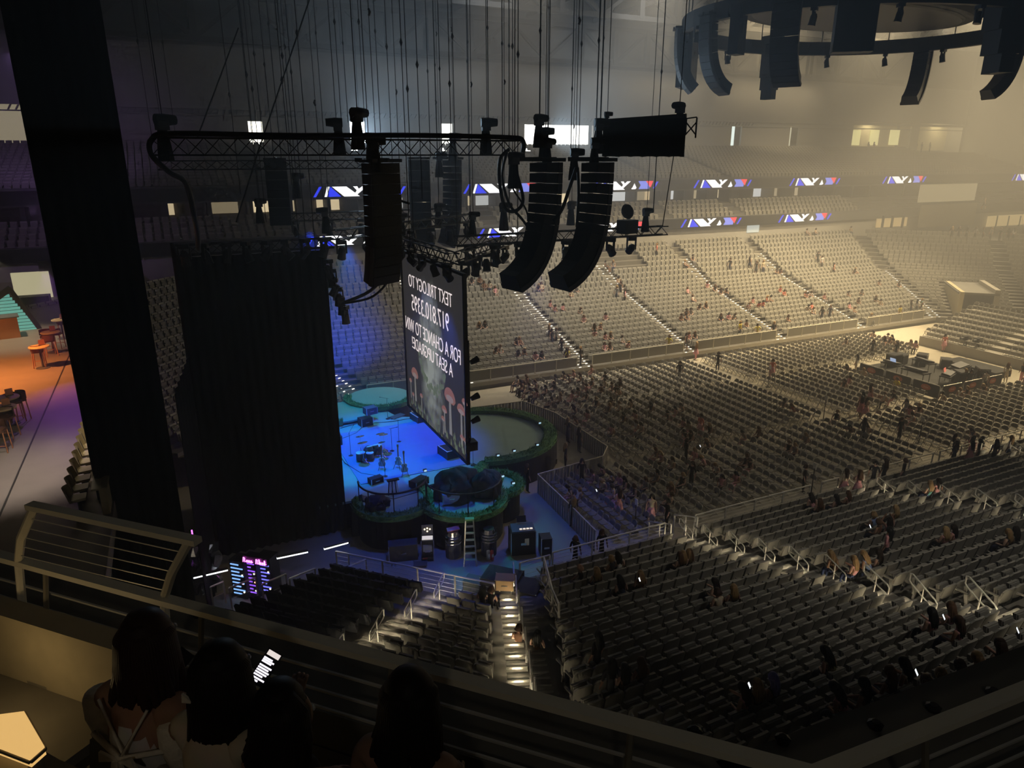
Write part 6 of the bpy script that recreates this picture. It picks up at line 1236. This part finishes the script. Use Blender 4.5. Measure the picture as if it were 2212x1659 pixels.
wallpx(42, 657, 116, 690, 57, mat('bench_back', (.40, .34, .18), .7), 'wall_bench', 'tan bench back along the club deck'); wallpx(117, 659, 152, 686, 57, mat('pale_screen', (.55, .60, .55), .5), 'wall_partition', 'pale partition panel at the bench end')
m = MB(); p = at(42, 690, Y=56.6); q = at(118, 690, Y=56.6); m.box(p.x, q.x, 56.0, 57, mz, mz+.5); tag(m.build('bench', mat('bench_seat', (.2, .2, .22), .6)), 'long low bench at the back of the club deck', 'bench')
lamp('club_orange_lamp', 'SPOT', (-8.5, 36.5, 12.8), 3000, (1, .32, .07), (-8, 37, mz), .1, 115, .9); lamp('club_warm_lamp', 'SPOT', (-8.5, 45, 12.8), 900, (1, .8, .5), (-8, 45, mz), .1, 90, .8); lamp('club_purple_lamp', 'SPOT', (-5, 36, 12.8), 700, (.5, .14, 1), (-3.6, 32, mz), .1, 70, .9); lamp('club_white_lamp', 'SPOT', (-5.5, 24, 12.8), 620, (1, .9, .8), (-5.6, 25, mz), .1, 80, .8); lamp('club_back_lamp', 'SPOT', (-8, 58, 14), 500, (.65, .35, 1), (-7, 66, 12), .1, 110, .8)
lamp('upper_purple_lamp', 'SPOT', (-8, 62, 24), 2600, (.5, .3, .9), (-9, 80, 17), .2, 80, .9)
p = at(198, 1011, X=-3.2); m = MB(); m.box(-.12, .12, -.1, .1, -.06, .06); o = m.build('uplight', emi('purple_uplight', (.55, .15, 1), 12), None, loc=p); tag(o, 'small purple uplight on the counter edge', 'light')
# ------------------------------------------------------------------ our own balcony
AZ, FZ = 15.2, 14.52
K = Vector((2.0, 1.449, 0)); dl = Vector((-.696, .718, 0)); nl = Vector((.718, .696, 0)); dr = Vector((.998, -.06, 0)); nr = Vector((.06, .998, 0))
deckm = mat('balcony_concrete', (.20, .18, .14), .8, var=.2, scale=5, bump=.2); capm = mat('balcony_cap', (.16, .15, .13), .7, var=.15, scale=6)
far_l = K+dl*14; far_r = K+dr*10
m = MB(); m.prism([v.to_tuple() for v in (Vector((K.x, K.y, FZ-.35)), Vector((far_l.x, far_l.y, FZ-.35)), Vector((far_l.x-3, far_l.y-3, FZ-.35)), Vector((-6, -4, FZ-.35)), Vector((far_r.x, -4, FZ-.35)), Vector((far_r.x, far_r.y, FZ-.35)))][::-1], (0, 0, .35)); struct(m.build('floor_balcony', deckm), 'dark concrete floor of our balcony front row')
rb = K-nl*1.35
m = MB(); m.prism([(p.x, p.y, FZ) for p in (rb+dl*-.6, rb+dl*14, rb+dl*14-nl*3, rb-nl*2.2+dl*.5, Vector((8, -2.5, 0)), Vector((8, -.25, 0)))], (0, 0, .4)); struct(m.build('floor_balcony_row', deckm), 'raised second row step of our balcony')
def ledge(d, n, L, o0, o1, z, label, nm):
    m = MB(); a, b = K+n*.02, K+d*L+n*.02; c, e_ = K+d*L+n*o1, K+n*o0
    m.prism([(p.x, p.y, z-.7) for p in (a, b, c, e_)], (0, 0, .7)); return struct(m.build(nm, capm), label)
ledge(dl, nl, 14, .55, .25, AZ-.46, 'concrete ledge outside our railing toward the stage', 'trim_ledge_stage'); ledge(dr, nr, 10, .55, .6, AZ-.46, 'concrete ledge outside our railing toward the hall', 'trim_ledge_hall')
def bal_rail(d, n, L, label, off):
    e = empty('balcony_railing', K, 0, label, 'railing'); m = MB(); m.bar(Vector((0, 0, AZ))-n*0+d*(-.02), d*L+Vector((0, 0, AZ)), .065, .035); m.build('top_rail', rail_t, e)
    for z in (AZ-.17, AZ-.3, AZ-.41): m = MB(); m.bar(Vector((0, 0, z)), d*L+Vector((0, 0, z)), .012); m.build('cable', rail_m, e)
    k = off
    while k < L:
        p = d*k; m = MB(); m.tube([p-n*.10+Vector((0, 0, FZ)), p-n*.08+Vector((0, 0, AZ-.4)), p-n*.03+Vector((0, 0, AZ-.15)), p+Vector((0, 0, AZ))], .016, 6); m.build('post', rail_d, e)
        m = MB(); M = Matrix.Translation(p-n*.12+Vector((0, 0, FZ+.01))) @ Matrix.Rotation(math.atan2(d.y, d.x), 4, 'Z'); m.obox(M, .16, .16, .02); m.build('base_plate', rail_d, e); k += 1.15
bal_rail(dl, nl, 14, 'pale flat-topped balcony railing running toward the stage corner', .72); bal_rail(dr, nr, 10, 'pale flat-topped balcony railing running along the hall', .6)
# parapet wall inside the railing beside the stairs
def on_rail(px, py): p = at(px, py, Z=AZ); return (p-K).dot(dl)
s0 = on_rail(330, 1285)
m = MB(); a = K+dl*(s0-.1)-nl*.06; b = K+dl*9-nl*.06; m.prism([(p.x, p.y, FZ) for p in (a, b, b-nl*.14, a-nl*.14)], (0, 0, .45)); struct(m.build('wall_parapet', mat('parapet_concrete', (.42, .36, .24), .85, var=.15, scale=8, bump=.2)), 'low concrete parapet wall lit by the step light')
# raised guard by the stairs
g0, g1 = at(40, 1213, Z=AZ), at(355, 1290, Z=AZ); t0, t1 = at(75, 1094, Z=AZ+.5), at(410, 1166, Z=AZ+.5)
e = empty('guard_railing', (g0.x, g0.y, AZ), 0, 'raised curved guard frame with thin cables at the stairs foot', 'railing'); o0 = e.location.copy()
for g, t in ((g0, t0), (g1, t1)):
    mid = g.lerp(t, .5)-nl*.03; m = MB(); m.tube([g-Vector((0, 0, .45))-nl*.06-o0, g-o0, mid-o0, t-o0], .024, 8); m.build('post', rail_t, e)
m = MB(); ex = (t1-t0).normalized(); m.bar(t0-ex*.04-o0, t1+ex*.05-o0, .055, .03); m.build('top_rail', rail_t, e)
for k in range(1, 6): f = k/6; m = MB(); m.bar(g0.lerp(t0, f)-o0-nl*.02, g1.lerp(t1, f)-o0-nl*.02, .0045); m.build('cable', rail_m, e)
# clamp blocks on the ledge
for i, (px, py) in enumerate(((430, 1330), (930, 1462), (1180, 1528), (1500, 1585), (1690, 1602), (1890, 1570), (2015, 1533), (2145, 1500))):
    p = at(px, py, Z=AZ-.45); m = MB(); m.lathe([(.035, 0), (.04, .02), (.02, .035)], 8); tag(m.build('ledge_fitting', gear, None, loc=p), 'small dark fitting on the balcony ledge, %s along it' % ORD[i+1], 'fitting', 'fittings on the balcony ledge')
# step light at the stairs
e = empty('step_lamp', at(40, 1588, t=2.15), 0, 'glowing warm step light in the balcony stairs', 'light'); o0 = e.location.copy()
quad = [at(x, y, t=tt)-o0 for x, y, tt in ((-40, 1548, 2.2), (52, 1536, 2.25), (96, 1612, 2.1), (64, 1640, 2.05), (-40, 1600, 2.1))]
m = MB(); m.prism(quad, (0, 0, -.03)); m.build('lens', emi('step_lens', (1, .60, .20), .75, True), e)
fr = MB()
for k in range(5): fr.bar(quad[k]+Vector((0, 0, -.01)), quad[(k+1) % 5]+Vector((0, 0, -.01)), .01)
fr.build('frame', deckm, e)
m = MB(); a = at(20, 1560, t=2.15); m.prism([(a.x-.9, a.y-.6, FZ), (a.x+.02, a.y-.45, FZ), (a.x+.06, a.y+.0, FZ), (a.x-.9, a.y+.1, FZ)], (0, 0, a.z-FZ-.08)); struct(m.build('floor_stair_block', deckm), 'dark concrete stair block beside the seats')
_s = on_rail(150, 1240); _p = K+dl*_s-nl*.62; lamp('step_lamp_light', 'POINT', (_p.x, _p.y, FZ+.32), 2.0, (1, .70, .32), None, .05)
# front row seats of our balcony
def headbase(px, py, t, pose_lean, s, rz):
    h = at(px, py, t=t); a = R(pose_lean); yh = .01*math.cos(a)+(1.19-.52)*math.sin(a); return Vector((h.x+math.sin(rz)*yh*s, h.y-math.cos(rz)*yh*s, FZ)), h
RZL = math.atan2(-nl.x, nl.y)
for i, (px, py, t) in enumerate(((300, 1500, 2.8), (480, 1540, 2.6), (660, 1600, 2.4), (880, 1640, 2.3), (1120, 1680, 2.3))):
    p = at(px, py, t=t); q = p-K; off = q.dot(dl); b = K+dl*off-nl*.82; e = empty('arena_seat', (b.x, b.y, FZ), RZL, 'dark balcony seat in our front row, %s from the stairs' % ORD[i+1], 'seat', 'front row seats of our balcony')
    for k, me in SM.items(): link(k, me, e)
# four people in front of us --------------------------------------------------
def locks(m, cx, cy, cz, length, n, seed, spread=1.0, r=.03, back=True):
    rnd = random.Random(seed)
    for k in range(n):
        an = R(150+240*k/(n-1)); x, y = .092*math.cos(an), .092*math.sin(an); L = length*rnd.uniform(.85, 1.08); w_ = rnd.uniform(-.035, .035)
        m.tube([(cx+x*.5, cy+y*.5, cz+.10), (cx+x, cy+y, cz+.03), (cx+x*1.15*spread, cy+y*1.1-.01, cz-.10), (cx+x*1.2*spread+w_, cy+y*1.05-.03, cz-.10-L*.5), (cx+x*1.05*spread+w_, cy+y*.9-.02, cz-.10-L)], [r*.8, r, r*1.05, r*.9, r*.25], 6)
def fg_person(label, px, py, t, lean, s, rz, top, skin, hair, arm, hair_len, upper_bare, extra, turn=0):
    J, E = seated(lean, arm, False, True)
    E = [(a, b, (0 if (upper_bare and (a, b) in (('chest', 'neckb'), ('chest', 'shl'), ('chest', 'shr'))) else mi)) for a, b, mi in E]
    # fingers: five short chains per hand, thumb off the side of the palm
    for n in ('l', 'r'):
        ha, fi = Vector(J['ha'+n][0]), Vector(J['fi'+n][0]); f = (fi-ha).normalized(); sd = f.cross(Vector((0, 0, 1))).normalized(); dn = Vector((0, 0, -1)); J.pop('fi'+n); E = [q for q in E if 'fi'+n not in q[:2]]
        pl = ha+f*.055; J['pa'+n] = (tuple(pl), (.034, .018)); E.append(('ha'+n, 'pa'+n, 0)); J['ha'+n] = (tuple(ha), .026)
        for k, (o_, L) in enumerate(((-.027, .055), (-.009, .065), (.009, .06), (.027, .045))):
            a1 = pl+sd*o_+f*.03; a2 = a1+f*L*.55+dn*.008; a3 = a2+f*L*.35+dn*.022; J['f%d%s1' % (k, n)] = (tuple(a1), .0095); J['f%d%s2' % (k, n)] = (tuple(a2), .009); J['f%d%s3' % (k, n)] = (tuple(a3), .008); E += [('pa'+n, 'f%d%s1' % (k, n), 0), ('f%d%s1' % (k, n), 'f%d%s2' % (k, n), 0), ('f%d%s2' % (k, n), 'f%d%s3' % (k, n), 0)]
        th = ha+f*.03+sd*(-.035 if n == 'r' else .035); th2 = th+f*.04+sd*(-.012 if n == 'r' else .012)+dn*.01; J['t1'+n] = (tuple(th), .011); J['t2'+n] = (tuple(th2), .009); E += [('ha'+n, 't1'+n, 0), ('t1'+n, 't2'+n, 0)]
    a = R(lean); T_ = lambda x, y, z: (x, y*math.cos(a)+(z-.52)*math.sin(a), .52+(z-.52)*math.cos(a)-y*math.sin(a))
    if turn:   # head turned to the side
        c = Vector(J['head'][0]); nz = Vector(J['nose'][0])-c; nz = Matrix.Rotation(turn, 3, 'Z') @ nz; J['nose'] = (tuple(c+nz), .017); J['chin'] = (tuple(c+nz*.62+Vector((0, 0, -.085))), .026); E.append(('head', 'chin', 0)); J['lip'] = (tuple(c+nz*.86+Vector((0, 0, -.048))), .016); E.append(('head', 'lip', 0))
    for sx, n in ((-1, 'l'), (1, 'r')): hc = Vector(J['head'][0]); ev = Matrix.Rotation(turn, 3, 'Z') @ Vector((sx*.09, -.005, -.005)); J['ear'+n] = (tuple(hc+ev), .016); E.append(('head', 'ear'+n, 0))
    b, h = headbase(px, py, t, lean, s, rz); me = skin_body('person', J, E, 2); o = link('person', me, None, b, rz); o.scale = (s, s, s); tag(o, label, 'person', 'people in the row in front of us')
    hc = Vector(J['head'][0]); m = MB(); M = Matrix.Translation((hc.x, hc.y-.015, hc.z+.02)) @ Matrix.Rotation(-a*.6, 4, 'X') @ Matrix.Rotation(turn, 4, 'Z')
    m.lathe([(.02, .125), (.06, .112), (.09, .07), (.102, .01), (.10, -.04), (.085, -.085)], 16, M @ Matrix.Translation((0, -.02, 0)))
    l2 = MB(); locks(l2, 0, -.02, 0, hair_len, 46, int(px), 1.0, .021); l2.v = [tuple(M @ Vector(v)) if False else tuple(Vector(v)+Vector((hc.x, hc.y-.015, hc.z+.02))) for v in l2.v]
    n0 = len(m.v); m.v += l2.v; m.f += [[i+n0 for i in f] for f in l2.f]; m.mi += l2.mi; hm = m.build('hair', M_HAIR, o, True); parts = [o, hm]
    for nm, fn in extra:
        x = MB(); mt, sm_ = fn(x, T_, hc); parts.append(x.build(nm, mt, o, sm_))
    for sx in (-1, 1):
        ev = Matrix.Rotation(turn, 3, 'Z') @ Vector((sx*.032, .082, .012)); x = MB(); x.lathe([(.003, -.012), (.011, -.006), (.012, 0), (.011, .006), (.003, .012)], 8, Matrix.Translation(hc+ev)); x.build('eye', mat('eye', (.5, .5, .5), .3), o)
    for q in parts: q['skin_tone'] = skin; q['top_tone'] = top; q['leg_tone'] = (.03, .03, .04); q['hair_tone'] = hair
    return o
lace = mat('white_lace', (.66, .61, .52), .9, var=.2, scale=30, bump=.4)
def puff(s):
    def f(x, T_, hc):
        c = Vector(T_(s*.205, -.02, .88)); x.lathe([(.03, -.13), (.062, -.10), (.072, 0), (.06, .07), (.045, .09)], 12, Matrix.Translation(c) @ Matrix.Rotation(R(s*12), 4, 'Y')); return lace, True
    return f
def bow(z, sz):
    def f(x, T_, hc):
        c = Vector(T_(.0, -.16, z)); 
        for s in (-1, 1):
            x.prism([tuple(c+Vector(p)) for p in ((0, 0, 0), (s*.07*sz, -.01, .035*sz), (s*.085*sz, -.005, -.02*sz))], (0, -.012, 0)); x.prism([tuple(c+Vector(p)) for p in ((0, 0, 0), (s*.02*sz, -.01, 0), (s*.075*sz, -.02, -.22*sz), (s*.03*sz, -.02, -.24*sz))], (0, -.012, 0))
        return lace, False
    return f
def straps(x, T_, hc):
    x.tube([T_(-.12, -.135, 1.0), T_(.02, -.155, .80), T_(.0, -.16, .78)], .006, 5); x.tube([T_(.10, -.135, 1.0), T_(-.0, -.16, .80)], .006, 5); x.tube([T_(-.17, -.11, .84), T_(0, -.16, .80), T_(.17, -.11, .84)], .012, 5)
    return lace, True
def hairbow(x, T_, hc):
    c = hc+Vector((-.03, -.14, -.03))
    for s in (-1, 1): x.prism([tuple(c+Vector(p)) for p in ((0, 0, 0), (s*.05, 0, .03), (s*.055, 0, -.01))], (0, -.01, 0)); x.prism([tuple(c+Vector(p)) for p in ((0, 0, 0), (s*.012, 0, 0), (s*.045, -.01, -.2), (s*.02, -.01, -.21))], (0, -.008, 0))
    return lace, False
def hem(x, T_, hc):
    pts = [T_(.17*math.cos(t), -.05+.145*math.sin(t), .60) for t in [R(180+k*15) for k in range(13)]]; x.tube(pts, .035, 8); return lace, True
def armlet(x, T_, hc):
    x.tube([T_(.20, -.03, .97), T_(.225, -.01, .90), T_(.235, .0, .84)], [.055, .062, .05], 10); return lace, True
SKF = (.42, .24, .16); HB = (.012, .008, .007)
fg_person('dark-haired person with bare upper back and white tied top, beside the stairs', 322, 1335, 2.75, 12, 1.0, RZL+.1, TONES['white'], SKF, (.03, .012, .010), 'lap', .2, True, (('sleeve', puff(-1)), ('sleeve', puff(1)), ('bow', bow(.80, 1.0)), ('straps', straps)))
fg_person('person with waist-long dark hair and small white ribbon, knitted cream top', 482, 1392, 2.6, 10, .98, RZL+.05, TONES['cream'], SKF, HB, 'phone', .52, False, (('hair_ribbon', hairbow), ('fluffy_hem', hem), ('sleeve', puff(-1)), ('sleeve', puff(1))))
fg_person('person in profile turned away from the stage, dark bobbed hair, brown back', 622, 1528, 2.5, 6, .93, RZL-.25, (.34, .20, .13), SKF, HB, 'lap', .10, True, (('lace_band', armlet),), -1.15)
fg_person('dark long-haired person with bare shoulders, last in the row', 893, 1502, 2.55, 8, .95, RZL+.02, (.26, .16, .11), (.36, .21, .14), HB, 'lap', .20, True, ())
for px, py, t, lb, rot in ((574, 1442, 2.95, 'phone with bright page held by the ribbon-haired person', 28), (378, 1440, 2.95, 'dim bluish phone held by the person beside the stairs', 34)):
    c = at(px, py, t=t); vdir = ray(px, py).normalized(); ux = Vector((CA, -SA, 0)); uy = ux.cross(-vdir).normalized()*-1; uy = vdir.cross(ux)*-1
    if uy.z < 0: uy = -uy
    e = empty('phone', c, 0, lb, 'phone'); an = R(rot); X_ = ux*math.cos(an)-uy*math.sin(an); Y_ = uy*math.cos(an)+ux*math.sin(an); tl = R(18); N_ = (-vdir*math.cos(tl)+Y_*math.sin(tl)).normalized(); Y_ = (Y_*math.cos(tl)+vdir*math.sin(tl)).normalized(); X_ = Y_.cross(N_)
    M = Matrix((X_, Y_, N_)).transposed().to_4x4(); m = MB(); m.obox(M, .07, .145, .009); m.build('body', gear, e)
    def strip(x0, x1, y0, y1, mt, nm): m = MB(); m.obox(M @ Matrix.Translation(((x0+x1)/2, (y0+y1)/2, .0055)), x1-x0, y1-y0, .001); m.build(nm, mt, e)
    if rot == 28:
        pw = emi('page_white', (.95, .88, 1), 1.5); strip(-.028, .028, .045, .066, emi('page_photo', (.9, .8, .75), .9), 'photo_block')
        for k, (y, w_) in enumerate(((.032, .02), (.024, .026), (.016, .022), (.0, .028), (-.01, .024), (-.02, .028), (-.03, .026), (-.04, .02), (-.052, .028), (-.062, .016))): strip(-.03, -.03+w_*2, y-.0032, y+.0032, pw, 'text_line')
    else:
        pb = emi('page_blue', (.45, .68, 1), .8)
        for k in range(6): strip(-.028, -.004+.012*(k % 3), -.06+.012*k-.004, -.06+.012*k+.004, pb, 'text_line')
HAZE = .0095
# ------------------------------------------------------------------ haze filling the hall
nt = w.node_tree; vs = nt.nodes.new('ShaderNodeVolumeScatter'); vs.inputs['Density'].default_value = HAZE; vs.inputs['Anisotropy'].default_value = .45
vs.inputs['Color'].default_value = (.9, .9, .9, 1)
nt.links.new(vs.outputs[0], nt.nodes['World Output'].inputs['Volume'])
